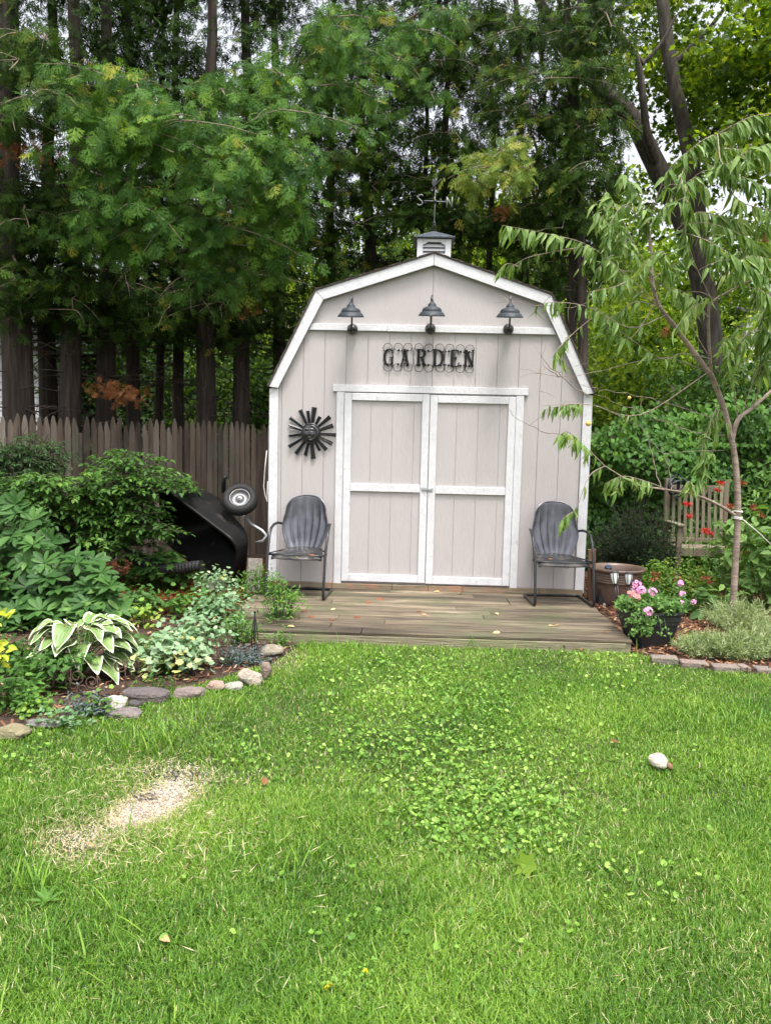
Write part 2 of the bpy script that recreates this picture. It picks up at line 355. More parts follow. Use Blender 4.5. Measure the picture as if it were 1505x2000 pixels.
for i in range(4):          # courses of shingles as real steps
    a, b = np.array(r0[i]), np.array(r0[i+1]); L = np.linalg.norm(b-a); n = int(L/.13)
    for k in range(n):
        t0, t1 = k/n, (k+1)/n
        lo, hi = (a+(b-a)*t0, a+(b-a)*t1) if i < 2 else (b+(a-b)*t0, b+(a-b)*t1)
        nn = np.array(r1[i])-np.array(r0[i]); nn = nn/np.linalg.norm(nn)
        for q in range(8): mb.prism([tuple(lo+nn*.001), tuple(hi+nn*.001), tuple(hi+nn*.002), tuple(lo+nn*.008)], -.066+q*.389, -.066+q*.389+.383, rng.random())
roof = put(mb, 'roof', m_shing, shed)
# trim
TW = .098
inn = offs(-TW)
mb = MB()
for i in range(4):
    a, b, c, d = [np.array(q, float) for q in (OUT[i], OUT[i+1], inn[i+1], inn[i])]
    if i == 0: d = np.array([-W+.085, ZE-.012]); 
    if i == 3: c = np.array([W-.085, ZE-.012])
    e = .0015*(b-a)/np.linalg.norm(b-a)
    mb.prism([tuple(a+e), tuple(b-e), tuple(c-e), tuple(d+e)], -.052, -.03-.001*(i % 2))
put(mb, 'rake_trim', m_white, shed, bevel=.003)
for sx in (-1, 1):
    mb = MB(); mb.b2(sx*(W-.085), sx*W, -.024, -.001, ZB-.03, ZE-.016); put(mb, 'corner_board', m_white, shed, bevel=.003)
mb = MB()
bx = lambda z: KX+(W-KX)*(KZ-z)/(KZ-ZE)-TW*1.12
mb.prism([(-bx(zb0), zb0), (-.42, zb0+.002), (-.42, zb1+.001), (-bx(zb1), zb1)], -.0275, -.002)
mb.prism([(-.418, zb0), (bx(zb0), zb0), (bx(zb1), zb1), (-.418, zb1)], -.0265, -.002)
put(mb, 'gable_band', m_white, shed, bevel=.003)
mb = MB()
mb.b2(-DW-.076, -DW-.004, -.022, -.001, ZB-.01, D1+.006); mb.b2(DW+.004, DW+.076, -.022, -.001, ZB-.01, D1+.006)
mb.b2(-DW-.112, DW+.112, -.026, -.001, D1+.0075, D1+.072)
put(mb, 'door_casing', m_white, shed, bevel=.003)
mb = MB()   # weathered sill pieces under the doors
for a, b in ((-W+.01, -.9), (-.897, -.32), (-.317, .03), (.033, .36), (.363, 1.1), (1.103, W-.01)): mb.b2(a, b, -.035+.012*rng.random(), .05, .098, ZB-.002, rng.random())
put(mb, 'sill', m_sill, shed, bevel=.003)
def door(sx):
    x0, x1 = (-DW, -.003) if sx < 0 else (.003, DW); dz = 0 if sx < 0 else -.006
    mb = MB(); n = 4; wd = (x1-x0)/n
    e = [x0+.002, x0+.05]+[x0+.05+.2033*i for i in (1, 2, 3)]+[x1-.002]
    for a, b in zip(e[:-1], e[1:]): mb.b2(a+.0013, b-.0013, -.014, -.002, D0+.01+dz, D1-.008+dz)
    mb.b2(x0+.004, x1-.004, -.006, -.001, D0+.012+dz, D1-.01+dz, .2)
    d = put(mb, 'door', m_side, shed)
    mb = MB(); z0, z1 = D0+dz, D1-.004+dz; zm = (A(760, 953, 0)[2])+dz
    mb.b2(x0, x0+.069, -.034, -.0145, z0, z1); mb.b2(x1-.069, x1, -.034, -.0145, z0, z1)
    mb.b2(x0+.0705, x1-.0705, -.033, -.0145, z0, z0+.07); mb.b2(x0+.0705, x1-.0705, -.033, -.0145, z1-.068, z1)
    mb.b2(x0+.0705, x1-.0705, -.033, -.0145, zm-.036, zm+.036)
    f = put(mb, 'door_frame', m_white, d, bevel=.003)
    if sx < 0:
        mb = MB(); mb.b2(-.062, -.004, -.038, -.0345, zm-.02, zm+.014); mb.b2(-.05, .03, -.045, -.0385, zm-.009, zm+.004)
        for x in (-.054, -.016): mb.lathe([(.001, .003), (.005, .003), (.005, 0)], (x, -.0385, zm+.008), 8, rot=ROT('X', 90))
        put(mb, 'latch', m_steel, d)
    else:
        mb = MB(); mb.b2(.006, .052, -.038, -.0345, zm-.02, zm+.014); mb.tube([(.022, -.0385, zm-.004), (.022, -.055, zm-.004), (.036, -.055, zm-.004), (.036, -.0385, zm-.004)], .0035, 6)
        put(mb, 'latch', m_steel, d)
door(-1); door(1)
# cupola
cyy = .36
cl, cr = A(814, 490, cyy-.16)[0], A(880, 490, cyy-.16)[0]; cxm = (cl+cr)/2; hw = (cr-cl)/2
czt = A(846, 466, cyy-.16)[2]; czb = PZ-.1
mb = MB()
for sx in (-1, 1):
    for sy in (-1, 1): mb.b2(cxm+sx*hw, cxm+sx*(hw-.055), cyy+sy*hw, cyy+sy*(hw-.055), czb, czt)
y0 = cyy-hw
mb.b2(cxm-hw+.0555, cxm+hw-.0555, y0+.001, y0+.02, czt-.03, czt); mb.b2(cxm-hw+.0555, cxm+hw-.0555, y0+.001, y0+.02, czb, czt-.19)
for sx in (-1, 1):
    mb.prism([(cxm+sx*(hw-.0555), czt-.031), (cxm+sx*(hw-.105), czt-.031), (cxm+sx*(hw-.0555), czt-.06)][::sx], y0+.001, y0+.02)
    mb.b2(cxm+sx*(hw-.002), cxm+sx*(hw-.02), y0+.056, cyy+hw-.056, czb, czt)
mb.b2(cxm-hw+.056, cxm+hw-.056, cyy+hw-.02, cyy+hw, czb, czt)
mb.b2(cxm-hw-.012, cxm+hw+.012, y0-.012, cyy+hw+.012, PZ-.09, PZ-.045)
cup = put(mb, 'cupola', m_whitec, shed, bevel=.002)
mb = MB()
for k in range(5): mb.box((cxm, y0+.032, czt-.055-k*.037), (2*hw-.112, .004, .05), ROT('X', -38))
put(mb, 'louvre', m_whitec, cup)
mb = MB(); h2 = hw+.035; zt = A(845, 451, cyy)[2]
mb.add([(cxm-h2, cyy-h2, czt+.004), (cxm+h2, cyy-h2, czt+.004), (cxm+h2, cyy+h2, czt+.004), (cxm-h2, cyy+h2, czt+.004),
        (cxm-h2, cyy-h2, czt+.014), (cxm+h2, cyy-h2, czt+.014), (cxm+h2, cyy+h2, czt+.014), (cxm-h2, cyy+h2, czt+.014), (cxm, cyy, zt)],
       [(3, 2, 1, 0), (0, 1, 5, 4), (1, 2, 6, 5), (2, 3, 7, 6), (3, 0, 4, 7), (4, 5, 8), (5, 6, 8), (6, 7, 8), (7, 4, 8)])
put(mb, 'cupola_cap', m_copper, cup)
# weather vane
vb = np.array([cxm, cyy, zt-.01]); zc = A(847, 393, cyy)[2]
vane = thing('weather_vane', 'grey metal weather vane with S and N arms on the shed cupola', 'weather vane', vb)
mb = MB(); mb.tube([vb, vb+(0, 0, .07), (cxm, cyy, zc+.15)], [.012, .006, .005], 8); mb.ball((cxm, cyy, zc), .017, 10)
mb.ball(vb+(0, 0, .085), .014, 8); mb.tube([vb+(-.035, 0, .005), vb+(-.012, -.01, .06), vb+(0, 0, .1)], .003, 5); mb.tube([vb+(.035, 0, .005), vb+(.012, -.01, .06), vb+(0, 0, .1)], .003, 5)
put(mb, 'pole', m_black, vane)
ar = np.array([math.cos(-.10), -.12, 0]); up = np.array([0, 0, 1.]); dd = np.array([.12, .99, 0])
vc = np.array([cxm, cyy, zc])
mb = MB(); mb.tube([vc-ar*.105+up*.008, vc, vc+ar*.105-up*.008], .0045, 6); mb.tube([vc-dd*.11, vc+dd*.11], .0045, 6)
put(mb, 'arm', m_vane, vane)
mb = MB(); s = vc-ar*.142+up*.015
sp = [(.026, .036), (.012, .05), (-.012, .048), (-.024, .03), (-.014, .012), (.01, -.006), (.024, -.024), (.014, -.044), (-.012, -.05), (-.028, -.036)]
mb.tube([s+ar*a+up*b for a, b in sp], .0052, 6); put(mb, 'letter', m_vane, vane)
mb = MB(); s = vc+ar*.142-up*.012
mb.tube([s+ar*a+up*b for a, b in [(-.026, -.05), (-.026, .05)]], .0052, 6); mb.tube([s+ar*a+up*b for a, b in [(-.026, .048), (.026, -.048)]], .0052, 6); mb.tube([s+ar*a+up*b for a, b in [(.026, -.05), (.026, .05)]], .0052, 6)
put(mb, 'letter', m_vane, vane)
mb = MB(); c = vc+up*.155; q = np.array([.28, -.96, 0])      # arrow with a small tail fin, seen nearly end-on
mb.tube([c-q*.17, c+q*.17], .0045, 6)
P = [(a*.8, b*.6) for a, b in [(.0, .01), (.05, .05), (.03, .10), (.06, .13), (.03, .15), (.0, .11), (-.05, .08), (-.10, .13), (-.14, .09), (-.09, .02)]]
n_ = np.cross(q, up)
V = [c+q*a+up*b+n_*.002 for a, b in P]+[c+q*a+up*b-n_*.002 for a, b in P]; n = len(P)
mb.add(V, [tuple(range(n)), tuple(range(2*n-1, n-1, -1))]+[(i, n+i, n+(i+1) % n, (i+1) % n) for i in range(n)])
put(mb, 'vane_figure', m_vane, vane)

# ---- three gooseneck lamps
def barn_lamp(i, pp, ps, lab):
    p = A(*pp, -.03); s = A(ps[0], ps[1], -.25)
    t = thing('wall_lamp', lab, 'wall lamp', (p[0], -.0285, p[2]), 0, 'gooseneck barn lamps on the shed gable')
    y = -.0285
    mb = MB(); mb.lathe([(.0001, .055), (.02, .052), (.034, .04), (.046, .02), (.05, .008), (.05, 0), (.0001, 0)], (p[0], y, p[2]), 24, rot=ROT('X', 90)); put(mb, 'mounting_plate', m_black, t)
    top = A(pp[0], 580, -.13)[2]
    path = [(p[0], y-.04, p[2]), (p[0], y-.075, p[2]+.006), (p[0], y-.09, p[2]+.05), (p[0], y-.09, p[2]+.2), (p[0], y-.09, top-.06)]
    for k in range(1, 8):
        a = PI*k/8; path.append((p[0]+(s[0]-p[0])*(1-math.cos(a))/2, y-.09-(.25-.1185)/2*(1-math.cos(a)), top-.055+.055*math.sin(a)))
    path += [(s[0], -.25, top-.07), (s[0], -.25, s[2]+.085)]
    mb = MB(); mb.tube(path, .0085, 10); put(mb, 'gooseneck_arm', m_black, t)
    prof = [(.012, .096), (.020, .080), (.034, .068), (.038, .060), (.040, .047), (.054, .044), (.074, .036), (.086, .022), (.090, .008), (.090, .002), (.098, -.001), (.108, -.012), (.117, -.026), (.121, -.032), (.121, -.038), (.112, -.026), (.098, -.012), (.07, .01), (.03, .035), (.001, .04)]
    tl = ROT('X', 8)
    mb = MB(); mb.lathe(prof[:15], (s[0], -.25, s[2]), 40, rot=tl); sh = put(mb, 'lamp_shade', m_lamp, t)
    mb = MB(); mb.lathe(prof[14:], (s[0], -.25, s[2]), 40, rot=tl); mb.ball((s[0], -.25, s[2]+.012), .024, 12); put(mb, 'shade_lining', m_lampin, t)
barn_lamp(0, (688, 643), (685, 611), 'black gooseneck barn lamp nearest the left slope of the gable')
barn_lamp(1, (840, 642), (843, 609), 'black gooseneck barn lamp directly over the GARDEN sign')
barn_lamp(2, (992, 643), (995, 612), 'black gooseneck barn lamp near the right roof slope, peach twigs beside it')

# ---- GARDEN sign (wrought iron letters on scrolls)
def P2(zx, zy): q = A(540+zx/3.583, 640+zy/3.583, -.02); return np.array([q[0], q[2]])
g0 = P2(1065, 210)
sign = thing('garden_sign', 'black wrought iron sign of letters reading GARDEN on scrollwork', 'sign', (g0[0], -.013, g0[1]))
def ribbon(mb, pts, wd, y0=-.015, y1=-.006):
    pts = np.asarray(pts, float); wd = np.broadcast_to(np.asarray(wd, float), (len(pts),)); t = nrm(np.gradient(pts, axis=0)); nn = np.stack([-t[:, 1], t[:, 0]], 1)
    a = pts+nn*wd[:, None]/2; b = pts-nn*wd[:, None]/2
    for i in range(len(pts)-1):
        mb.prism([tuple(b[i]), tuple(b[i+1]), tuple(a[i+1]), tuple(a[i])], y0-.0002*(i % 2), y1)
LH = .152
def letter(ch, cx, cy, w):
    mb = MB(); X = lambda u: cx+(u-.5)*w; Z = lambda v: cy+(v-.5)*LH
    th, tn = .025, .010
    def L(pts, wd): ribbon(mb, [(X(a), Z(b)) for a, b in pts], wd)
    def serif(u, v, hw_=.16): mb.prism([(X(u-hw_), Z(v)-.0035), (X(u+hw_), Z(v)-.0035), (X(u+hw_), Z(v)+.0035), (X(u-hw_), Z(v)+.0035)], -.0165, -.0058)
    if ch == 'G':
        a = np.radians(np.linspace(48, 318, 16)); L([(.5+.46*math.cos(t), .5+.5*math.sin(t)) for t in a], [tn+(th-tn)*max(0, -math.cos(t)) for t in a])
        L([(.84, .5), (.84, .08)], th*.8); serif(.78, .5, .24); L([(.86, .98), (.86, .74)], tn)
    if ch == 'A': L([(.5, 1.0), (.1, 0)], tn); L([(.47, 1.02), (.88, 0)], th); L([(.25, .36), (.72, .36)], tn); serif(.1, 0, .18); serif(.88, 0, .2)
    if ch in 'RD': L([(.2, 0), (.2, 1)], th); serif(.2, 0, .2); serif(.16, 1, .18)
    if ch == 'R':
        a = np.radians(np.linspace(90, -90, 10)); L([(.2, .985)]+[(.48+.36*math.cos(t), .745+.24*math.sin(t)) for t in a]+[(.2, .505)], [tn]+[tn+(th-tn)*max(0, math.cos(t)) for t in a]+[tn])
        L([(.5, .5), (.9, 0)], th*.9); serif(.92, 0, .14)
    if ch == 'D':
        a = np.radians(np.linspace(90, -90, 12)); L([(.2, .985)]+[(.42+.5*math.cos(t), .5+.485*math.sin(t)) for t in a]+[(.2, .015)], [tn]+[tn+(th-tn)*max(0, math.cos(t)) for t in a]+[tn])
    if ch == 'E':
        L([(.22, 0), (.22, 1)], th); L([(.1, .985), (.88, .985)], tn); L([(.1, .015), (.92, .015)], tn); L([(.22, .52), (.66, .52)], tn)
        L([(.87, .99), (.89, .78)], tn*1.3); L([(.91, .01), (.95, .25)], tn*1.3); L([(.66, .42), (.66, .62)], tn)
    if ch == 'N': L([(.18, 0), (.18, 1)], tn*1.3); L([(.16, 1.0), (.86, 0)], th); L([(.86, 0), (.86, 1)], tn*1.3); serif(.18, 0, .16); serif(.12, 1, .16); serif(.86, 1, .16)
    put(mb, 'letter', m_iron, sign)
for ch, x0, x1, yy in (('G', 752, 818, 205), ('A', 866, 926, 208), ('R', 978, 1046, 207), ('D', 1092, 1168, 209), ('E', 1212, 1278, 213), ('N', 1312, 1382, 214)):
    a, b = P2(x0, yy), P2(x1, yy); letter(ch, (a[0]+b[0])/2, a[1], b[0]-a[0])
mb = MB()
def W3(p, y=-.0105): return (p[0], y, p[1])
tops = [(778, 140), (850, 140), (920, 140), (994, 142), (1066, 145), (1140, 145), (1210, 147), (1284, 150), (1353, 152)]
bots = [(x+dx, y+132) for (x, y), dx in zip(tops, (0, -5, 0, 0, -2, 2, -4, -2, -4))]
for row, sg in ((tops, 1), (bots, -1)):
    for i, (x, y) in enumerate(row):
        c = P2(x, y); r = .0425; a0 = -200 if i % 2 else 20; dr = 1
        a = np.radians(np.linspace(-40, 285, 26) if i % 2 else np.linspace(220, -105, 26))
        mb.tube([W3(c+np.array([math.cos(t), sg*math.sin(t)])*r*(1-.45*max(0, k-14)/11)) for k, t in enumerate(a)], .0025, 6)
        e = c+np.array([math.cos(a[-1]), sg*math.sin(a[-1])])*r*.55
        mb.ball(W3(e, -.012), .011, 8); mb.ball(W3(c+np.array([math.cos(a[0]), sg*math.sin(a[0])])*r, -.012), .0075, 6)
for i in range(8):      # ogee curves linking upper and lower scrolls
    a, b = P2(*tops[i]), P2(*bots[i+1]); a2, b2 = P2(*tops[i+1]), P2(*bots[i])
    if i % 2 == 0: a, b, a2, b2 = a, b, a2, b2
    for p, q in (((a+(.0415, 0)), (b-(.0415, 0))), ((a2-(.0415, 0)), (b2+(.0415, 0)))):
        t = np.linspace(0, 1, 12); mb.tube([W3(p+(q-p)*np.array([(1-math.cos(PI*k))/2, k]), -.009) for k in t], .0023, 6)
put(mb, 'scrollwork', m_iron, sign)

# ---- metal sun on the wall
sc_ = A(607, 846, -.02)
sun_o = thing('sun_plaque', 'black metal sun face with seventeen flat rays on the siding', 'wall decoration', (sc_[0], -.012, sc_[2]))
tips = [(265, 555, 37), (306, 622, 26), (376, 622, 30), (397, 685, 32), (419, 752, 26), (392, 815, 30), (350, 856, 28), (303, 862, 22), (258, 920, 36), (200, 897, 30), (133, 884, 32), (84, 835, 30), (84, 757, 26), (82, 690, 36), (90, 630, 32), (163, 575, 32), (218, 580, 26)]
for i, (x, y, wd) in enumerate(tips):
    q = A(540+x/3.583, 640+y/3.583, -.02); d = np.array([q[0]-sc_[0], q[2]-sc_[2]]); L = np.linalg.norm(d); d /= L; n = np.array([-d[1], d[0]])
    w1 = wd/3.583/204*.5; w0 = w1*.5; yy = -.018-.0035*(i % 2); c0 = np.array([sc_[0], sc_[2]])
    mb = MB(); V = []
    us = (-1, -.5, -.15, .15, .5, 1); hs_ = (0, .007, .0, .007, .0, .006)
    for s_, ww in ((.07, w0), (L*.99, w1)):
        for u, h in zip(us, hs_): p = c0+d*s_+n*u*ww; V.append((p[0], yy-h, p[1]))
    V += [(v[0], v[1]+.0015, v[2]) for v in V]
    F = [(k, k+1, k+7, k+6) for k in range(5)]+[(k+12, k+18, k+19, k+13) for k in range(5)]+[(6, 7, 19, 18), (10, 11, 23, 22), (0, 12, 13, 1), (4, 16, 17, 5)]
    mb.add(V, F); put(mb, 'ray', m_black, sun_o)
mb = MB(); NU, NV = 33, 64; V = []
R_ = .083
for i in range(NU):
    r = R_*i/(NU-1)
    for j in range(NV):
        a = 2*PI*j/NV; x, z = r*math.cos(a), r*math.sin(a); u, v = x/R_, z/R_
        h = .020*math.sqrt(max(0, 1-min(1, r/R_)**2*.9))+.012
        g = lambda cx, cz, sx, sz, am: am*math.exp(-((u-cx)/sx)**2-((v-cz)/sz)**2)
        u0 = u+.12
        h += g(-.13, .0, .09, .30, .012)+g(-.13, -.16, .13, .09, .008)-g(-.42, .22, .15, .09, .006)-g(.14, .24, .15, .09, .006)+g(-.42, .17, .11, .05, .004)+g(.14, .19, .11, .05, .004)
        h += g(-.42, .42, .22, .07, .005)+g(.14, .44, .22, .07, .005)+g(-.14, -.42, .2, .05, .006)-g(-.14, -.48, .2, .03, .004)+g(-.14, -.54, .15, .06, .006)+g(-.5, -.15, .2, .2, .004)+g(.22, -.15, .2, .2, .004)+g(-.13, -.76, .18, .12, .004)
        rr = math.hypot(u+.18, v-.04)            # crescent ridge along the right side
        h += .010*math.exp(-((rr-.86)/.055)**2)*(1 if u > .1 else math.exp(-((u-.1)/.2)**2))
        if i == NU-1: h = 0
        V.append((sc_[0]+x, -.016-h, sc_[2]+z))
i_ = np.arange(NU-1)[:, None]*NV; j_ = np.arange(NV)[None]; k_ = (j_+1) % NV
mb.add(V, np.stack([i_+j_, i_+k_, i_+NV+k_, i_+NV+j_], -1).reshape(-1, 4), smooth=True)
put(mb, 'face_disc', m_black, sun_o)
mb = MB(); mb.lathe([(.083, .004), (.088, .010), (.094, .010), (.096, .003)], (sc_[0], -.018, sc_[2]), 40, rot=ROT('X', 90)); put(mb, 'disc_rim', m_black, sun_o)

# ================================================================== DECK
deck = thing('wooden_deck', 'low weathered grey board deck in front of the shed doors', 'deck', (0, -.85, 0))
DF, DR, DL = -1.72, 1.50, -1.58
mb = MB(); y = DF; k = 0
while y < -.04:
    y1 = min(y+.139, -.037)
    cut = rng.uniform(-.9, .9); dz = rng.uniform(-.002, .002)
    for a, b in ((DL, cut-.002), (cut+.002, DR)): mb.b2(a, b+rng.uniform(-.004, .004), y+.0015, y1+.002, .075, .1+dz+rng.uniform(-.001, .001), rng.random())
    y += .144; k += 1
put(mb, 'deck_boards', m_deck, deck, bevel=.004)
mb = MB(); mb.b2(DL, DR-.04, DF-.002, DF+.036, -.03, .0735); mb.b2(DR-.038, DR-.002, DF+.01, -.05, -.03, .0735); mb.b2(DL, DL+.036, DF+.04, -.05, -.03, .0735)
for q in (-.8, 0, .8): mb.b2(q-.02, q+.02, DF+.04, -.06, -.02, .073)
put(mb, 'rim_joist', m_rim, deck, bevel=.004)

# ================================================================== METAL LAWN CHAIRS (built at the origin facing -Y)
def lawn_chair(lab, loc, rz, flip):
    t = thing('metal_lawn_chair', lab, 'chair', loc, rz, 'black shell-back metal chairs beside the shed doors')
    # shell back: outline in (x, s) with s measured up the tilted back
    mb = MB(); nu, nv = 97, 26; V = []
    H = .50; tilt = math.radians(9)
    for i in range(nu):
        u = -1+2*i/(nu-1)
        for j in range(nv):
            s = j/(nv-1)
            wmax = .140+.075*math.sin(min(1, s/.62)*PI/2)
            zt = H*(.66+.34*max(0, 1-abs(u)**2.7)**.45)
            x = u*wmax*(1 if s < .6 else 1-.10*((s-.6)/.4)**2)
            z = s*zt
            flute = 3.0*(u+1)/1.0; fr = flute-math.floor(flute)
            dep = .013*(1-(2*fr-1)**2)*min(1, (s+.04)*5)*(1 if s < .6 else max(0, (1-s)/.40)**1.3)
            bowl = .055*(u*u)+.02*(1-s)**2
            yb = dep-bowl+z*math.tan(tilt)
            V.append((x, yb, z))
    V = np.array(V)+np.array([0, .02, .40]); mb.grid(V, nu, nv)
    bk = put(mb, 'backrest', m_chair, t, local=True)
    sm = bk.modifiers.new('solid', 'SOLIDIFY'); sm.thickness = .002
    rim = [V[i*nv+j] for i, j in [(0, j) for j in range(0, nv)]+[(i, nv-1) for i in range(1, nu-1)]+[(nu-1, j) for j in range(nv-1, -1, -1)]]
    mb = MB(); mb.tube(rim, .0065, 8); put(mb, 'rolled_edge', m_chair, bk, local=True)
    # seat pan
    mb = MB(); nu, nv = 31, 23; V = []
    for i in range(nu):
        u = -1+2*i/(nu-1)
        for j in range(nv):
            s = j/(nv-1); wd = .165+.065*min(1, s/.75) ; y = .0-.43*s*(1-.10*u*u*(s > .5)*(s-.5)*2)
            z = .412-.030*s-.020*math.sin(PI*min(1, s*1.05))*(1-u*u)
            if s > .9: z -= .028*((s-.9)/.1)**2
            if abs(u) > .93: z -= .008
            r0_ = math.hypot(u*.22, (s-.5)*.42)
            z += .004 if .115 < r0_ < .13 else 0
            z -= .004 if r0_ < .115 else 0
            V.append((u*wd, y, z))
    V = np.array(V); mb.grid(V, nu, nv); st = put(mb, 'seat', m_seat, t, local=True)
    sm = st.modifiers.new('solid', 'SOLIDIFY'); sm.thickness = .002
    mb = MB()
    for k in range(5): mb.b2(-.022+k*.011-.002, -.022+k*.011+.002, -.4335, -.429, .345, .372)
    put(mb, 'embossed_slots', m_chair, st, local=True)
    # tube frame, one continuous bend
    def arc(p): return p
    for sx in (-1, 1):
        pts = [(sx*.205, .055, .62), (sx*.225, .02, .632), (sx*.25, -.06, .645), (sx*.262, -.16, .64), (sx*.266, -.24, .615), (sx*.266, -.30, .56), (sx*.264, -.345, .47), (sx*.262, -.385, .38), (sx*.262, -.42, .2), (sx*.262, -.45, .08), (sx*.262, -.452, .04), (sx*.262, -.435, .018), (sx*.262, -.39, .0135), (sx*.262, -.1, .0135), (sx*.262, .0, .0135), (sx*.25, .022, .0135), (sx*.22, .03, .0135), (0, .03, .0135)]
        mb = MB(); mb.tube(pts, .0125, 10); put(mb, 'side_frame', m_chairf, t, local=True)
    mb = MB(); mb.tube([(-.262, -.37, .392), (-.1, -.345, .385), (.1, -.345, .385), (.262, -.37, .392)], .009, 8); mb.tube([(-.262, -.30, .393), (-.2, -.05, .39), (.2, -.05, .39), (.262, -.30, .393)], .007, 8)
    put(mb, 'seat_rail', m_chairf, t, local=True)
    return t
lawn_chair('black metal lawn chair on the deck below the sun plaque', (A(596, 1141, -.10)[0], -.165, .1015), math.radians(-4), 1)
lawn_chair('black metal lawn chair on the deck beside the brown pot', (A(1078, 1143, -.10)[0]-.01, -.165, .1015), math.radians(3), -1)

# ================================================================== FENCE
def fence(lab, p0, p1, n, ztop, seed, dark=0):
    r = random.Random(seed); t = thing('picket_fence', lab, 'fence', (p0[0], p0[1], 0), 0, 'stockade fence panels behind the left bed')
    d = np.array([p1[0]-p0[0], p1[1]-p0[1]]); L = np.linalg.norm(d); d /= L; nn = np.array([d[1], -d[0]]); pw = L/n
    mb = MB()
    for i in range(n):
        a = i*pw+.002+r.uniform(0, .003); b = (i+1)*pw-.002-r.uniform(0, .004); h = ztop+r.uniform(-.04, .03)-(.05 if r.random() < .08 else 0); tw = r.uniform(-.012, .012)
        m_ = (a+b)/2; off = r.uniform(-.004, .004)
        pr = [(a, 0), (b, 0), (b-tw, h-.13), (m_+(b-m_)*.75, h-.07), (m_+(b-m_)*.38, h-.015), (m_+.004, h), (m_-.004, h), (m_+(a-m_)*.38, h-.015), (m_+(a-m_)*.75, h-.07), (a-tw, h-.13)]
        k = len(pr); V = []
        for o in (0, .016):
            for s_, z in pr: q = np.array(p0[:2])+d*s_+nn*(off-o); V.append((q[0], q[1], z))
        mb.add(V, [tuple(range(k)), tuple(range(2*k-1, k-1, -1))]+[(j, k+j, k+(j+1) % k, (j+1) % k) for j in range(k)], r.random())
    put(mb, 'pickets', m_fence, t)
    mb = MB()
    for z in (.3, 1.05, 1.45):
        c = np.array(p0[:2])+d*L/2-nn*.045; mb.box((c[0], c[1], z), (L, .04, .07), np.array([[d[0], -d[1], 0], [d[1], d[0], 0], [0, 0, 1]]))
    put(mb, 'rail', m_fence, t)
    for s_ in (-.03, L+.02):
        mb = MB(); c = np.array(p0[:2])+d*s_-nn*.1; mb.tube([(c[0], c[1], 0), (c[0], c[1], ztop-.18)], .05, 10); put(mb, 'post', m_fence, t)
FA, FB, FC = A(-170, 815, .55), A(152, 828, 1.42), A(164, 826, 1.48); FD = A(610, 838, 3.0)
zt1 = A(80, 812, 1.2)[2]; zt2 = A(340, 822, 2.1)[2]
fence('grey picket fence panel behind the maple shrub, its right end by a dark gap', FA, FB, 22, zt1, 3)
fence('long brown picket fence panel between the dark gap and the shed', FC, FD, 40, zt2, 5)

# ================================================================== WHEELBARROW behind the shrubs
wl = G(440, 1118); Yb = .25
wb = thing('wheelbarrow', 'black tipped wheelbarrow with small grey rimmed wheel by the shed', 'wheelbarrow', (A(430, 1100, Yb)[0], Yb, 0))
# tray as a loft of rounded rectangles; opening faces left, down and forward
def rrect(a, b, r, n=6):
    P = []
    for (cx, cy, t0) in ((a-r, b-r, 0), (-a+r, b-r, 90), (-a+r, -b+r, 180), (a-r, -b+r, 270)):
        for k in range(n+1): t = math.radians(t0+90*k/n); P.append((cx+r*math.cos(t), cy+r*math.sin(t)))
    return P
ax_o = nrm(np.array([-.72, -.60, -.32])); ax_l = nrm(np.cross(ax_o, [.3, -.5, .8])); ax_w = np.cross(ax_o, ax_l)
tc_ = A(420, 1042, Yb+.06)
secs = [(a_*1.14, b_*1.14, c_, d_) for a_, b_, c_, d_ in [(.46, .35, .12, .32), (.455, .345, .12, .335), (.44, .33, .12, .32), (.40, .29, .12, .15), (.34, .23, .13, .0), (.30, .20, .12, -.04)]]
V = []; nk = 28
for a, b, r, h in secs:
    for u, v in rrect(a, b, r): V.append(tc_+ax_l*u*(1.0)+ax_w*v+ax_o*(h-.12+.10*(u/.46)*(h > .1)))
V = np.array(V); mb = MB(); i = np.arange(len(secs)-1)[:, None]*nk; j = np.arange(nk)[None]; k = (j+1) % nk
mb.add(V, np.stack([i+j, i+k, i+nk+k, i+nk+j], -1).reshape(-1, 4), smooth=True)
mb.add(V[-nk:], [tuple(range(nk))], smooth=True)
tr = put(mb, 'tray', m_poly, wb); sm = tr.modifiers.new('solid', 'SOLIDIFY'); sm.thickness = .006
mb = MB(); mb.tube(list(V[:nk])+[V[0]], .011, 8); put(mb, 'rolled_lip', m_poly, tr)
wc = A(469, 976, Yb-.15); wn = nrm(np.array([.05, -.80, .60])); wx = nrm(np.cross([0, 0, 1.], wn)); wy = np.cross(wn, wx); Rw = np.stack([wx, wy, wn], 1)
prof = [(.098, .045), (.106, .056), (.13, .062), (.156, .05), (.172, .024), (.176, 0), (.172, -.024), (.156, -.05), (.13, -.062), (.106, -.056), (.098, -.045)]
mb = MB(); mb.lathe(prof, wc, 40, rot=Rw)
wheel = put(mb, 'wheel', m_rub, wb)
mb = MB(); mb.lathe([(.101, .04), (.097, .046), (.09, .038), (.085, .012), (.055, .006), (.035, .012), (.028, .03), (.022, .034), (.001, .034)], wc, 32, rot=Rw)
mb.lathe([(.101, -.04), (.085, -.012), (.02, -.01), (.001, -.01)], wc, 32, rot=Rw)
put(mb, 'rim', m_rimm, wheel)
mb = MB(); mb.tube([wc-wn*.12, wc+wn*.05], .01, 8); put(mb, 'axle', m_steel, wb)
m_gtube = pmat('grey_tube', (.42, .44, .45), rough=.4, metal=.4)
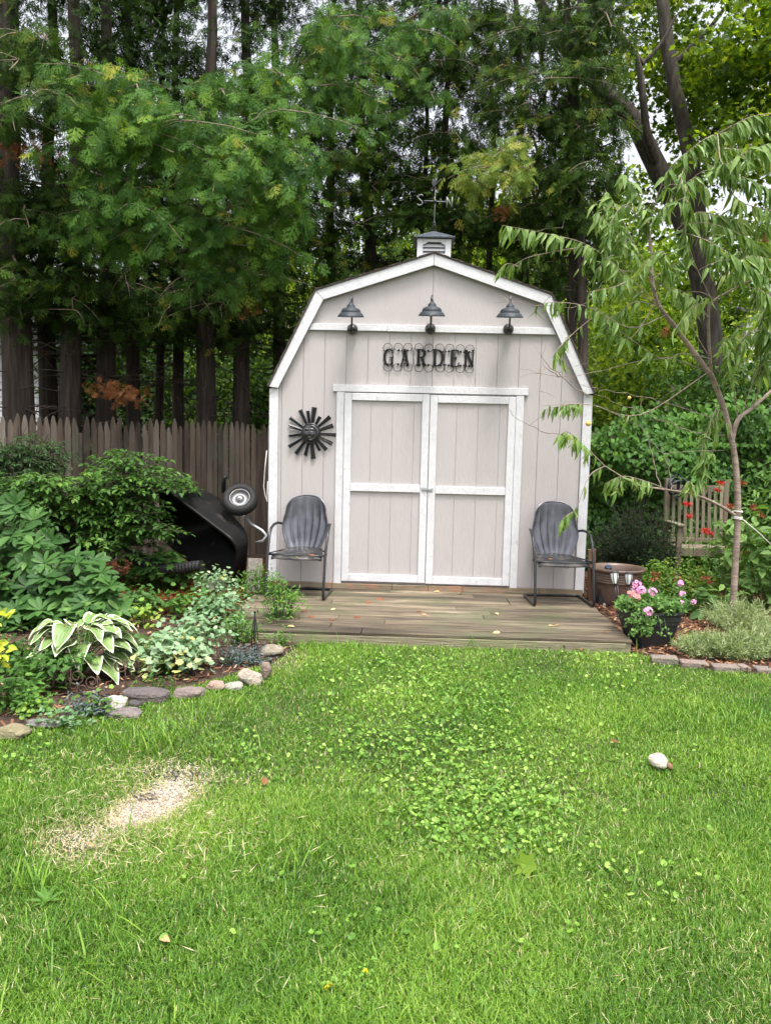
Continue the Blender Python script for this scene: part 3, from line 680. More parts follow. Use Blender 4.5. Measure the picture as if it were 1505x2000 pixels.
for dx, dy in ((0, 0), (-.02, .16)):
    h = [A(478+dx*100, 1008, Yb-.05+dy), A(492, 1024, Yb-.1+dy), A(512, 1036, Yb-.15+dy), A(521, 1046, Yb-.18+dy), A(514, 1056, Yb-.18+dy), A(500, 1060, Yb-.1+dy)]
    mb = MB(); mb.tube(h, .014, 8); put(mb, 'handle', m_gtube, wb)
mb = MB(); a = A(437, 935, Yb-.02); mb.tube([a+(0, 0, -.14), a, a+(.03, 0, .03)], .022, 8); mb.tube([a+(0, 0, -.14), wc-wn*.1], .015, 8); put(mb, 'fork', m_poly, wb)
# ribbed black drain pipe lying in front of it
mb = MB(); pts = [A(250+i*3.2, 1072+14*math.sin(i*.09)+i*.75, Yb-.35-.004*i) for i in range(46)]; pts = [np.array([p[0], p[1], max(.07, p[2]-.05)]) for p in pts]
mb.tube(pts, [.055 if i % 2 else .042 for i in range(46)], 14, smooth=False)
single(mb, 'drain_pipe', m_rub, pts[23]-np.array([0, 0, .06]), 'ribbed black drain pipe lying below the tipped wheelbarrow', 'pipe')
m_stone = pmat('paver_stone', [(.3, (.16, .14, .12)), (.7, (.30, .27, .235))], (9, 9, 9), rough=.95, bump=1.2, stain=((.12, .07, .05), 5, .55, .6))
mb = MB(); c = A(497, 1085, -.02); mb.box((c[0], c[1], .20), (.15, .04, .34), ROT('Z', 35)@ROT('X', -8)@ROT('Y', 6))
single(mb, 'paving_slab', m_stone, (c[0], c[1], .02), 'stained grey paving slab stood on edge against the shed corner', 'slab', bevel=.006)
mb = MB(); c = G(478, 1112); c[1] = .05; mb.box((c[0], c[1], .07), (.22, .16, .14), ROT('Z', 20)); 
single(mb, 'old_brick', m_stone, (c[0], c[1], 0), 'dark stained block on the red leaf litter below the wheelbarrow', 'brick', bevel=.012)
m_cable = pmat('white_cable', (.62, .58, .55), rough=.5)
mb = MB(); mb.tube([A(521, 880, .03)-(.0, 0, 0), A(517, 920, .04), A(515, 950, .06), A(518, 968, .05), A(522, 980, .03), A(523, 940, .02)], .005, 6)
single(mb, 'hanging_cable', m_cable, A(520, 980, .03), 'thin pale cable looped on the left edge of the shed', 'cable')
m_brownb = pmat('brown_board', [(.3, (.13, .07, .04)), (.7, (.22, .13, .08))], (14, 14, 2), rough=.85, bump=.6)
c = A(1153, 1100, .06); mb = MB(); mb.box((c[0]+.012, .06, .27), (.07, .03, .54), ROT('Y', -3)@ROT('X', 4)); single(mb, 'wooden_stake', m_brownb, (c[0], .06, 0), 'brown board stake leaning at the right corner of the shed', 'stake', bevel=.004)
c = G(1156, 1166); mb = MB(); mb.b2(c[0]-.06, c[0]+.06, -.09, .02, 0, .17); mb.b2(c[0]-.045, c[0]+.045, -.094, -.0905, .03, .14); mb.b2(c[0]-.02, c[0]+.03, -.098, -.0945, .02, .045, mat=1)
single(mb, 'junction_box', [m_plant, m_cable], (c[0], -.03, 0), 'small black box on the mulch between shed corner and brown pot', 'box', bevel=.006)

# ================================================================== POTS
c = np.array([A(1203, 1150, .02)[0], .02, 0.])
pot = thing('ceramic_pot', 'big round brown glazed pot with ringed rim beside the shed', 'pot', c)
prof = [(.001, 0), (.155, 0), (.165, .01), (.185, .06), (.205, .13), (.217, .20), (.222, .235)]
for k in range(4): z = .24+k*.022; prof += [(.228, z), (.232, z+.006), (.232, z+.012), (.226, z+.018)]
prof += [(.230, .335), (.238, .345), (.256, .350), (.262, .358), (.262, .372), (.254, .380), (.238, .378), (.226, .362), (.214, .32), (.205, .25)]
mb = MB(); mb.lathe(prof, c, 56); put(mb, 'pot_body', m_pot, pot)
mb = MB(); mb.lathe([(.001, .285), (.08, .292), (.15, .283), (.208, .288)], c, 32); put(mb, 'soil', m_soil, pot)
pl = np.array([A(1263, 1268, -1.47)[0]+.0, -1.46, 0.]); 
plt = thing('square_planter', 'black square tapered planter full of pink geraniums', 'planter', pl)
Rz = ROT('Z', 14)
def sq(a, z, r=.03):
    a = a*.83; return [np.array([*(Rz@np.array([u, v, 0]))[:2], z])+pl for u, v in rrect(a, a*.93, r, 4)]
lv = [(.150, 0), (.153, .004), (.172, .07), (.195, .15), (.205, .185), (.211, .19), (.213, .215), (.219, .22), (.222, .262), (.232, .268), (.236, .275), (.236, .29), (.224, .292), (.214, .275), (.205, .24)]
V = np.concatenate([sq(a, z) for a, z in lv]); nk = 20; mb = MB(); i = np.arange(len(lv)-1)[:, None]*nk; j = np.arange(nk)[None]; k = (j+1) % nk
mb.add(V, np.stack([i+j, i+k, i+nk+k, i+nk+j], -1).reshape(-1, 4)); mb.add(V[:nk], [tuple(range(nk))[::-1]])
put(mb, 'planter_body', m_plant, plt)
mb = MB(); mb.add(sq(.206, .25), [tuple(range(nk))]); put(mb, 'soil', m_soil, plt)
# solar torches
m_lens = pmat('lamp_lens', (.62, .62, .60), rough=.3); m_solar = pmat('solar_cell', (.02, .05, .12), rough=.15, spec=.8)
def solar(lab, top, bot, ang=0):
    t = thing('solar_lamp', lab, 'solar lamp', bot, 0, 'black solar lamps around the pots')
    ax = nrm(top-bot); x = nrm(np.cross([0, 1, 0], ax)); y = np.cross(ax, x); R_3 = np.stack([x, y, ax], 1)
    mb = MB(); mb.tube([bot, bot+ax*(np.linalg.norm(top-bot)-.07)], .006, 8); mb.tube([bot+x*.022, bot+x*.018+ax*(np.linalg.norm(top-bot)-.08)], .004, 6); put(mb, 'stem', m_plant, t)
    mb = MB(); mb.lathe([(.008, -.09), (.015, -.074), (.017, -.066)], top, 16, rot=R_3)
    for k in range(6):
        a = k*PI/3; mb.tube([top+R_3@np.array([math.cos(a)*r, math.sin(a)*r, z]) for r, z in ((.015, -.075), (.028, -.03), (.033, 0), (.032, .022))], .0035, 5)
    mb.lathe([(.033, .018), (.034, .03), (.028, .036), (.001, .038)], top, 16, rot=R_3); put(mb, 'lamp_head', m_plant, t)
    mb = MB(); mb.lathe([(.013, -.075), (.025, -.035), (.030, -.01), (.030, .017)], top, 16, rot=R_3)
    put(mb, 'lens', m_lens, t)
    mb = MB(); mb.lathe([(.025, .0365), (.0001, .0395)], top, 16, rot=R_3); put(mb, 'solar_cell', m_solar, t)
solar('black solar lamp on a twin stem at the planter left corner', A(1199, 1124, -1.2), A(1203, 1180, -1.25))
solar('black solar lamp between the brown pot and the pink flowers', A(1227, 1126, -.9), A(1224, 1190, -.95))
a = np.array([pot.location[0]-.12, -.06, .29]); solar('solar lamp with blue cell inside the brown pot', a+(.0, -.03, .075), a+(.0, .0, -.04))

# ================================================================== BENCH
YB = 1.25
bl, br = A(1295, 1000, YB)[0], A(1418, 1000, YB)[0]; zs = A(1350, 1070, YB-.35)[2]; zt = A(1300, 934, YB)[2]
ben = thing('garden_bench', 'weathered slatted wooden bench with armrest among red flowers', 'bench', ((bl+br)/2, YB, 0))
mb = MB(); wd = br-bl; n = 9
for i in range(n):
    x = bl+.085+(wd-.17)*i/(n-1); y0 = YB-.03-.03*math.sin(PI*i/(n-1)); mb.box((x, YB-.06, (zs+zt)/2-.01), (.036, .018, zt-zs-.13), ROT('X', -6), rng.random())
put(mb, 'back_slats', m_bench, ben, bevel=.003)
mb = MB(); mb.b2(bl+.05, br-.05, YB-.03, YB-.005, zt-.14, zt-.07); put(mb, 'back_rail', m_bench, ben, bevel=.004)
mb = MB(); mb.b2(bl+.05, br-.05, YB-.10, YB-.075, zs+.03, zs+.08); put(mb, 'back_rail', m_bench, ben, bevel=.004)
for x in (bl+.025, br-.025):
    mb = MB(); mb.box((x, YB-.02, zt/2), (.055, .05, zt), ROT('X', -2)); put(mb, 'post', m_bench, ben, bevel=.004)
    mb = MB(); mb.b2(x-.025, x+.03, YB-.47, YB-.42, 0, zs+.235); put(mb, 'leg', m_bench, ben, bevel=.004)
    mb = MB(); mb.b2(x-.035, x+.045, YB-.50, YB-.05, zs+.238, zs+.265); put(mb, 'armrest', m_bench, ben, bevel=.008)
mb = MB()
for k in range(5): mb.b2(bl+.055, br-.055, YB-.41+k*.075, YB-.345+k*.075, zs-.012, zs+.008, rng.random())
put(mb, 'seat_slats', m_bench, ben, bevel=.003)
mb = MB(); mb.b2(bl+.055, br-.055, YB-.445, YB-.42, zs-.08, zs+.012); put(mb, 'apron', m_bench, ben, bevel=.004)
mb = MB(); c = A(1320, 948, YB-.13)     # coiled black bands hooked on its back
for k, (dx, dz, r, tw) in enumerate(((0, .03, .085, 0), (-.03, -.01, .095, 40), (.035, .0, .09, -35), (.01, -.04, .10, 15))):
    R3 = ROT('Z', tw)@ROT('X', 80+8*k); a = np.linspace(0, 2*PI, 30)
    mb.lathe([(r, -.018), (r+.004, 0), (r, .018), (r-.003, .018), (r-.003, -.018)], c+(dx, -.004*k, dz), 30, rot=R3)
put_o = single(mb, 'coiled_strap', m_lamp, c-np.array([0, 0, .14]), 'coil of dark grey bands hung on the bench back', 'strap coil')
# neighbouring houses seen between the trunks
m_clap = pmat('grey_clapboard', [(.3, (.40, .41, .43)), (.7, (.48, .49, .51))], (1, 1, 6), rough=.7)
m_clapw = pmat('white_clapboard', [(.3, (.72, .73, .76)), (.7, (.8, .8, .83))], (1, 1, 6), rough=.6)
m_glass = pmat('dark_glass', (.03, .035, .04), rough=.1, spec=.8); m_roofg = pmat('grey_roof', [(.3, (.05, .05, .055)), (.7, (.1, .1, .105))], (10, 10, 10), rough=.9, bump=.6)
def house(lab, x0, x1, y, dep, zw, pk, mat, wins):
    t = thing('neighbour_house', lab, 'house', ((x0+x1)/2, y, 0))
    mb = MB(); z = 0
    while z < zw:
        for (a, b, yy, hz) in ((x0, x1, y, 1),):
            V = [(x0, y-.022, z), (x1, y-.022, z), (x1, y-.004, z+.12), (x0, y-.004, z+.12), (x0, y, z), (x1, y, z)]
            mb.add(V, [(0, 1, 2, 3), (0, 4, 5, 1)])
        z += .12
    mb.b2(x0, x1, y, y+dep, 0, zw); put(mb, 'wall', mat, t)
    mb = MB(); mb.prism([(x0-.3, zw), (x1+.3, zw), (x1+.3, zw+.12), ((x0+x1)/2, pk), (x0-.3, zw+.12)], y-.3, y+dep+.3); put(mb, 'roof', m_roofg, t)
    for (a, b, c_, d_) in wins:
        mb = MB(); mb.b2(a-.08, b+.08, y-.06, y-.023, c_-.08, c_); mb.b2(a-.08, b+.08, y-.06, y-.023, d_, d_+.08); mb.b2(a-.08, a, y-.06, y-.023, c_+.001, d_-.001); mb.b2(b, b+.08, y-.06, y-.023, c_+.001, d_-.001); mb.b2(a, b, y-.05, y-.023, (c_+d_)/2-.02, (c_+d_)/2+.02)
        w_ = put(mb, 'window', m_whitec, t); mb = MB(); mb.b2(a, b, y-.035, y-.024, c_, d_); put(mb, 'pane', m_glass, w_)
xl = A(112, 700, 6)[0]
house('grey clapboard house wall behind the leftmost cedar trunks', xl-6, xl, 6.0, 6, 3.0, 4.4, m_clap, [(xl-3.6, xl-2.6, 1.0, 2.1)])
xg0, xg1 = A(222, 780, 13)[0], A(308, 780, 13)[0]
house('small white building put in to make the bright gap over the fence', xg0, xg1, 13, 4, 2.0, 2.25, m_clapw, [])  # white block put in to give the bright gap between the trunks
xr = A(1452, 700, 15)[0]; zz = A(1480, 655, 15)[2]
house('white clapboard house glimpsed beyond the hedge at the right', xr, xr+9, 15.0, 7, zz+.6, zz+3, m_clapw, [(A(1463, 740, 15)[0], A(1492, 740, 15)[0], zz-1.25, zz-.85), (xr+4, xr+5, 1.0, 2.4)])

# ================================================================== GROUND
LBY = np.array([-7.5, -5.2, -4.3, -3.67, -3.19, -2.95, -2.75, -2.55, -2.3, -2.0, -1.74, -1.70])
LBX = np.array([-6.5, -3.9, -2.9, -2.20, -1.85, -1.62, -1.42, -1.28, -1.10, -1.02, -.98, -.98])
_rb = [G(*q) for q in ((1275, 1288), (1330, 1304), (1390, 1312), (1460, 1318), (1505, 1320))]
RBX = np.array([1.5]+[q[0] for q in _rb]+[3.4, 8]); RBY = np.array([-1.72]+[q[1] for q in _rb]+[_rb[-1][1]-.1, _rb[-1][1]+.3])
def is_lawn(x, y):
    x = np.asarray(x); y = np.asarray(y)
    xl = np.interp(y, LBY, LBX); front = np.where(x > 1.5, np.interp(x, RBX, RBY), DF-.01)
    return (x > xl) & (y < front)
m_ground, nt, n, l = _new('lawn_soil')
tc = n.new('ShaderNodeTexCoord'); nz = n.new('ShaderNodeTexNoise'); nz.inputs['Scale'].default_value = 6; nz.inputs['Detail'].default_value = 10; l.new(tc.outputs['Object'], nz.inputs['Vector'])
r = ramp(n, [(.3, (.028, .036, .012)), (.5, (.05, .062, .02)), (.72, (.10, .10, .045))]); l.new(nz.outputs['Fac'], r.inputs[0])
p = n.new('ShaderNodeBsdfPrincipled'); p.inputs['Roughness'].default_value = 1; l.new(r.outputs[0], p.inputs['Base Color']); o = n.new('ShaderNodeOutputMaterial'); l.new(p.outputs[0], o.inputs['Surface'])
mb = MB(); mb.add([(-150, -60, 0), (150, -60, 0), (150, 250, 0), (-150, 250, 0)], [(0, 1, 2, 3)]); put(mb, 'ground', m_ground, kind='structure')
m_mulch = pmat('mulch_bed', [(.28, (.022, .013, .009)), (.5, (.058, .030, .019)), (.72, (.12, .065, .040))], (26, 26, 26), rough=1, bump=2.5)
def sheet(poly, z, name, mat):
    mb = MB(); mb.add([(x, y, z) for x, y in poly], [tuple(range(len(poly)))]); return put(mb, name, mat, kind='structure')
sheet([(x, y) for x, y in zip(LBX, LBY)]+[(-.98, -1.69), (-1.56, -1.69), (-1.56, 1.2), (-7, 1.2), (-7, -7.5)], .012, 'flower_bed_left', m_mulch)
sheet([(1.51, -1.0)]+[(x, y) for x, y in zip(RBX, RBY)]+[(8, 3), (1.51, 3)], .012, 'flower_bed_right', m_mulch)
m_gap = pmat('leaf_litter_soil', [(.3, (.02, .014, .01)), (.7, (.075, .04, .025))], (20, 20, 20), rough=1, bump=2)
sheet([(-9, 1.21), (-1.56, 1.21), (1.6, 3.01), (9, 3.01), (9, 7), (-9, 7)], .013, 'woodland_floor', m_gap)

def inpoly(px, py, poly):
    c = np.zeros(np.shape(px), bool); n = len(poly)
    for i in range(n):
        x1, y1 = poly[i]; x2, y2 = poly[(i+1) % n]
        m = ((y1 > py) != (y2 > py)) & (px < (x2-x1)*(py-y1)/((y2-y1)+1e-12)+x1); c ^= m
    return c
def topx(P):     # world -> photograph pixel (for laying out patches)
    d = P-_C; z = d@_F; return 752.5+FPX*(d@_R)/z, 1000-FPX*(d@_U)/z

# mulch chips
chip_m = leafmat('mulch_chip', [(0, (.045, .020, .013)), (.35, (.13, .058, .033)), (.7, (.27, .125, .065)), (1, (.42, .27, .17))], trans=0, rough=.9, spec=.2)
N = 34000; x = rng.uniform(-5, 5, N); y = rng.uniform(-4.8, 1.6, N); x = np.where(rng.random(N) < .45, rng.uniform(1.45, 4.2, N), x)
ok = (~is_lawn(x, y)) & ~((x > -1.6) & (x < 1.52) & (y > DF)) & ((x < -1.56) | (x > 1.5) | (y < DF))
ok &= ~((x < 0) & (x > np.interp(y, LBY, LBX)-.02))
x, y = x[ok], y[ok]; n = len(x); mb = MB()
T_CHIP = ([(-.14, 0, 0), (.16, 0, .02), (.11, 1, .03), (-.1, .95, 0), (-.14, 0, -.06), (.16, 0, -.05), (.11, 1, -.05), (-.1, .95, -.06)], [(0, 1, 2, 3), (0, 4, 5, 1), (1, 5, 6, 2), (2, 6, 7, 3), (3, 7, 4, 0)])
D = np.stack([rng.normal(size=n), rng.normal(size=n), rng.normal(size=n)*.25], 1)
mb.leaves(T_CHIP, np.stack([x, y, rng.uniform(.016, .035, n)], 1), D, np.stack([rng.normal(size=n)*.3, rng.normal(size=n)*.3, np.ones(n)], 1), rng.uniform(.02, .055, n), rng.random(n))
put(mb, 'mulch_chips', chip_m, kind='stuff')
# red dry cedar litter under the fence side
N = 3800; x = rng.uniform(-3.2, -1.56, N); y = rng.uniform(-.9, 1.3, N); mb = MB()
x2 = rng.uniform(-6, -1.6, 2500); y2 = rng.uniform(.6, 2.2, 2500); x = np.r_[x, x2]; y = np.r_[y, y2]; n = len(x)
mb.leaves(SPR[0], np.stack([x, y, rng.uniform(.02, .06, n)], 1), np.c_[rng.normal(size=(n, 2)), rng.normal(size=n)*.3], np.c_[rng.normal(size=(n, 2))*.4, np.ones(n)], rng.uniform(.04, .09, n), rng.random(n))
lit_m = leafmat('cedar_litter', [(0, (.10, .03, .014)), (.5, (.24, .085, .035)), (1, (.36, .17, .07))], trans=.1, rough=.9, spec=.1)
put(mb, 'cedar_litter', lit_m, kind='stuff')

# ================================================================== LAWN
m_grass = leafmat('grass_blade', [(0, (.034, .098, .012)), (.3, (.088, .200, .021)), (.55, (.155, .292, .034)), (.72, (.27, .41, .065)), (.80, (.42, .40, .17)), (1, (.60, .54, .35))], trans=.35, rough=.45, spec=.3, nz=.06)
PATCH = [(150, 1590), (190, 1540), (260, 1530), (340, 1500), (400, 1530), (410, 1575), (350, 1600), (300, 1640), (210, 1680), (130, 1640)]
def bare(px, py):     # how bare the worn patch is, 0..1
    a = np.exp(-(((px-300)/95)**2+((py-1575-(px-300)*-.35)/38)**2)**1.5)
    b = .65*np.exp(-(((px-130)/75)**2+((py-1650)/42)**2)**1.5)+.5*np.exp(-(((px-330)/90)**2+((py-1510)/22)**2))
    c_ = .75*np.exp(-(((px-545)/40)**2+((py-1285)/28)**2))
    return np.clip(a*1.1+b+c_, 0, 1)
def noise2(x, y, s, k=0):
    r_ = np.random.default_rng(100+k); v = 0
    for i in range(9):
        a = r_.uniform(0, 2*PI); f = s*r_.uniform(.5, 1.8); v = v+np.sin((x*math.cos(a)+y*math.sin(a))*f+r_.uniform(0, 6.28))
    return v/4.2
def blades(N, y0, y1, hmin, hmax, wid, wide=0):
    y = rng.uniform(y0, y1, N); half = (y-CY)*.56+.25; x = CX+rng.uniform(-1, 1, N)*(half if not wide else wide)
    if wide: k_ = np.abs(x-CX) > half; x, y = x[k_], y[k_]
    ok = is_lawn(x, y); x, y = x[ok], y[ok]; P = np.stack([x, y, np.zeros(len(x))], 1); px, py = topx(P); px = np.where(P[:, 1] < CY+1.2, 5000, px)
    bb = bare(px, py); ok = rng.random(len(x)) > bb*.93; x, y, P, px, py, bb = x[ok], y[ok], P[ok], px[ok], py[ok], bb[ok]
    n = len(x); t1 = noise2(x, y, 2.2, 1); t2 = noise2(x, y, 7, 2); tall = np.clip(.5+.35*t1+.3*t2, 0, 1)
    h = (hmin+(hmax-hmin)*tall)*rng.uniform(.6, 1.15, n)*(1-.55*bb); h *= np.where(rng.random(n) < .03, 1.5, 1)
    cl = np.exp(-(((px-850)/230)**2+((py-1420)/110)**2)); h *= 1-.12*cl
    ang = rng.uniform(0, 2*PI, n); lean = rng.uniform(.15, 1.0, n); dx, dy = np.cos(ang), np.sin(ang)
    nx, ny = -dy, dx; wv = wid*rng.uniform(.6, 1.25, n)
    V = np.zeros((n, 7, 3))
    for k, (s, ww) in enumerate(((0, .8), (.45, 1), (.8, .65))):
        off = lean*s*s*h; zz = h*s*(1-.28*lean*s)
        for q, sg in ((0, -1), (1, 1)):
            V[:, 2*k+q, 0] = x+dx*off+sg*nx*wv*ww/2; V[:, 2*k+q, 1] = y+dy*off+sg*ny*wv*ww/2; V[:, 2*k+q, 2] = zz
    V[:, 6, 0] = x+dx*lean*h*1.05; V[:, 6, 1] = y+dy*lean*h*1.05; V[:, 6, 2] = h*(1-.34*lean)
    f4 = np.array([[0, 1, 3, 2], [2, 3, 5, 4]]); base = (np.arange(n)*7)[:, None, None]
    dryp = np.clip(.015+.06*np.clip(t1*-1, 0, 1)+.10*np.clip(noise2(x, y, 1.3, 5), 0, 1)*(py > 1500)+.75*bb, 0, .92)
    dry = rng.random(n) < dryp
    var = np.clip(.43+.09*t1+.11*noise2(x, y, 4, 3)+.08*noise2(x, y, 12, 8)+rng.normal(size=n)*.17, 0, .72)
    var = np.where(np.exp(-(((px-1190)/70)**2+((py-1285)/14)**2)) > rng.random(n)*1.2, .70, var)
    var = np.where(dry, rng.uniform(.78, 1.0, n), var)
    mb = MB(); mb.V.append(V.reshape(-1, 3)); mb.n = n*7
    mb.F.append(((f4[None]+base).reshape(-1, 4), np.repeat(var, 2), np.zeros(2*n, int), False))
    mb.F.append((np.array([[4, 5, 6]])+(np.arange(n)*7)[:, None], var, np.zeros(n, int), False))
    return mb
mb = blades(190000, CY+1.75, CY+3.2, .026, .055, .0029)
m2 = blades(230000, CY+3.2, -1.2, .022, .048, .0040)
for m2 in (m2, blades(330000, CY-.3, -1.2, .025, .055, .0055, 6.0)):    # the last one carries the lawn on past the picture edges
    for f, v, m_, s_ in m2.F: mb.F.append((f+mb.n, v, m_, s_))
    mb.V += m2.V; mb.n += m2.n
# taller tufts
def tuft_pts(px, py, n, sp): g = G(px, py); return np.stack([g[0]+rng.normal(size=n)*sp, g[1]+rng.normal(size=n)*sp*.7, np.zeros(n)], 1)
tf = [(330, 1440, 260, .14), (300, 1460, 200, .10), (440, 1475, 120, .1), (700, 1275, 90, .1), (1190, 1272, 160, .05), (1280, 1275, 70, .06), (900, 1268, 70, .25), (1080, 1265, 80, .2), (620, 1270, 120, .12), (400, 1395, 120, .2), (60, 1740, 120, .05), (520, 1700, 160, .2), (1000, 1800, 200, .3), (1400, 1420, 250, .3), (100, 1900, 200, .2)]
P = np.concatenate([tuft_pts(a, b, int(c*.6), d) for a, b, c, d in tf]); P = P[is_lawn(P[:, 0], P[:, 1])]; n = len(P)
T_BL = T_leaf(.05, .0, .28, (0, .3, .6, .85, 1), (.7, 1, .8, .5, .05))
D = np.c_[rng.normal(size=(n, 2))*.45, np.ones(n)]; mb.leaves(T_BL, P, D, np.c_[D[:, :2]*-1, np.full(n, .4)]+rng.normal(size=(n, 3))*.1, rng.uniform(.06, .13, n), np.clip(rng.normal(.42, .14, n), 0, .72))
put(mb, 'grass', m_grass, kind='stuff')
# round-leaved creeping ground cover in the middle of the lawn
m_clov = leafmat('creeping_leaf', [(0, (.07, .17, .022)), (.5, (.18, .33, .05)), (.8, (.29, .44, .09)), (1, (.43, .56, .19))], trans=.3, rough=.5, spec=.25, nz=.08)
spots = [(820, 1310, 170, 36, 1500), (620, 1300, 60, 30, 300), (900, 1370, 210, 55, 2300), (760, 1450, 170, 60, 1500), (950, 1470, 130, 60, 900), (960, 1570, 120, 48, 1000), (860, 1560, 130, 70, 900), (1000, 1640, 150, 55, 1100), (860, 1640, 60, 40, 350), (1010, 1580, 90, 40, 500), (1180, 1285, 90, 14, 600), (1240, 1330, 100, 30, 250), (480, 1480, 60, 30, 130), (60, 1490, 50, 40, 120), (1160, 1500, 120, 60, 160), (1150, 1750, 160, 80, 140), (700, 1800, 160, 80, 90), (980, 1860, 120, 60, 60), (400, 1820, 200, 100, 40), (1350, 1700, 100, 100, 60), (555, 1720, 12, 10, 8)]
PP = []
for px, py, sx, sy, k in spots:
    qx = px+rng.normal(size=k)*sx*.62; qy = py+rng.normal(size=k)*sy*.62
    PP += [G(a, b) for a, b in zip(qx, qy) if b > 1150 and rng.random() < .62]
P = np.array(PP); P = P[is_lawn(P[:, 0], P[:, 1]+.03)]; n = len(P)
v = np.clip(.42+.24*noise2(P[:, 0], P[:, 1], 3, 9)+rng.normal(size=n)*.30-.15*(topx(P)[1] > 1690), 0, .82)
P[:, 2] = rng.uniform(.012, .046, n)
mb = MB(); N_ = np.c_[rng.normal(size=(n, 2))*.5, np.ones(n)]; D = np.c_[rng.normal(size=(n, 2)), np.zeros(n)]; D = D-N_*np.sum(D*N_, 1, keepdims=True)/np.sum(N_*N_, 1, keepdims=True)
mb.leaves(T_round(8, .14), P, D, N_, .007+.022*rng.random(n)**1.6, v)
put(mb, 'creeping_ground_cover', m_clov, kind='stuff')
# pale grit and chaff on the worn patch
n = 24000; qx = rng.normal(280, 95, n); qy = rng.normal(1585, 50, n)-(qx-295)*.35; k = rng.random(n) < bare(qx, qy)**1.15*1.1*np.clip(.7+.5*noise2(qx*.01, qy*.02, 3, 6), 0, 1)
P = np.array([G(a, b) for a, b in zip(qx[k], qy[k])]); P[:, 2] = rng.uniform(.004, .012, len(P)); n = len(P)
m_grit = leafmat('pale_grit', [(0, (.26, .20, .15)), (.5, (.50, .42, .36)), (1, (.74, .68, .62))], trans=0, rough=.95, spec=.2, nz=.05)
mb = MB(); mb.leaves(T_CHIP, P, np.c_[rng.normal(size=(n, 2)), rng.normal(size=n)*.3], np.c_[rng.normal(size=(n, 2))*.3, np.ones(n)], rng.uniform(.004, .011, n), rng.random(n), sy=rng.uniform(.005, .013, n))
put(mb, 'pale_grit', m_grit, kind='stuff')
m_patch = pmat('bare_soil', [(.3, (.16, .125, .09)), (.6, (.34, .28, .22)), (.75, (.48, .41, .35))], (30, 30, 30), rough=1, bump=1.5)
a_ = np.linspace(0, 2*PI, 40, endpoint=False)
mb = MB(); Q = [G(295+82*math.cos(t)*(1+.18*math.sin(3*t+1)+.1*math.sin(7*t)), 1580-24*math.cos(t)+46*math.sin(t)*(1+.15*math.sin(5*t)), .003) for t in a_]; mb.add(Q, [tuple(range(40))[::-1]]); put(mb, 'bare_patch', m_patch, kind='structure')
# dead straw
n = 3000; qx = np.r_[rng.normal(260, 130, 2600), rng.uniform(0, 1505, 400)]; qy = np.r_[rng.normal(1600, 60, 2600), rng.uniform(1450, 2000, 400)]
P = np.array([G(a, b) for a, b in zip(qx, qy)]); P[:, 2] = rng.uniform(.01, .035, n); P = P[is_lawn(P[:, 0], P[:, 1])]; n = len(P)
mb = MB(); mb.leaves(T_kite(.045, .0), P, np.c_[rng.normal(size=(n, 2)), rng.normal(size=n)*.35], np.c_[rng.normal(size=(n, 2))*.4, np.ones(n)], rng.uniform(.02, .06, n), rng.uniform(.3, 1, n))
put(mb, 'dry_straw', leafmat('straw', [(0, (.24, .17, .09)), (.5, (.42, .33, .19)), (1, (.60, .52, .36))], trans=.15, nz=.05), kind='stuff')

# ================================================================== CEDARS behind the fence
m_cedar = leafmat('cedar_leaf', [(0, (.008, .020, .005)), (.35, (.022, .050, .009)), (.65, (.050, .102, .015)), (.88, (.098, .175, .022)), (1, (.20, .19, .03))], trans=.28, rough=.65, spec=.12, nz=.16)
m_cedar2 = leafmat('cedar_leaf_lit', [(0, (.020, .056, .012)), (.4, (.050, .125, .024)), (.7, (.090, .195, .030)), (.9, (.16, .28, .035)), (1, (.34, .31, .05))], trans=.30, rough=.6, spec=.15, nz=.12)  # brighter copy of the cedar green: light on the front boughs put into the colour
m_cedar3 = leafmat('cedar_leaf_yellowing', [(0, (.05, .10, .018)), (.4, (.11, .19, .03)), (.7, (.20, .27, .045)), (1, (.36, .36, .07))], trans=.3, rough=.6, spec=.15, nz=.12)
m_dead = leafmat('dead_foliage', [(0, (.16, .06, .025)), (.5, (.32, .13, .05)), (1, (.42, .22, .10))], trans=.2, rough=.8)
def branch_sprays(LC, path, n, s0, s1, t0=.35, spread=.16, hang=.7):
    t = rng.uniform(t0, 1, n)**.85; m = len(path)-1; i = np.minimum((t*m).astype(int), m-1); f = (t*m-i)[:, None]
    P = path[i]*(1-f)+path[i+1]*f; dr = nrm(path[i+1]-path[i]); P = P+rng.normal(size=(n, 3))*[spread, spread, spread*.55]
    D = dr*.75+rng.normal(size=(n, 3))*.55; D[:, 2] -= hang*rng.uniform(.4, 1.2, n)
    Nn = rng.normal(size=(n, 3))*.6+np.array([0, -.35, .7]); LC.append((P, D, Nn, rng.uniform(s0, s1, n), t))
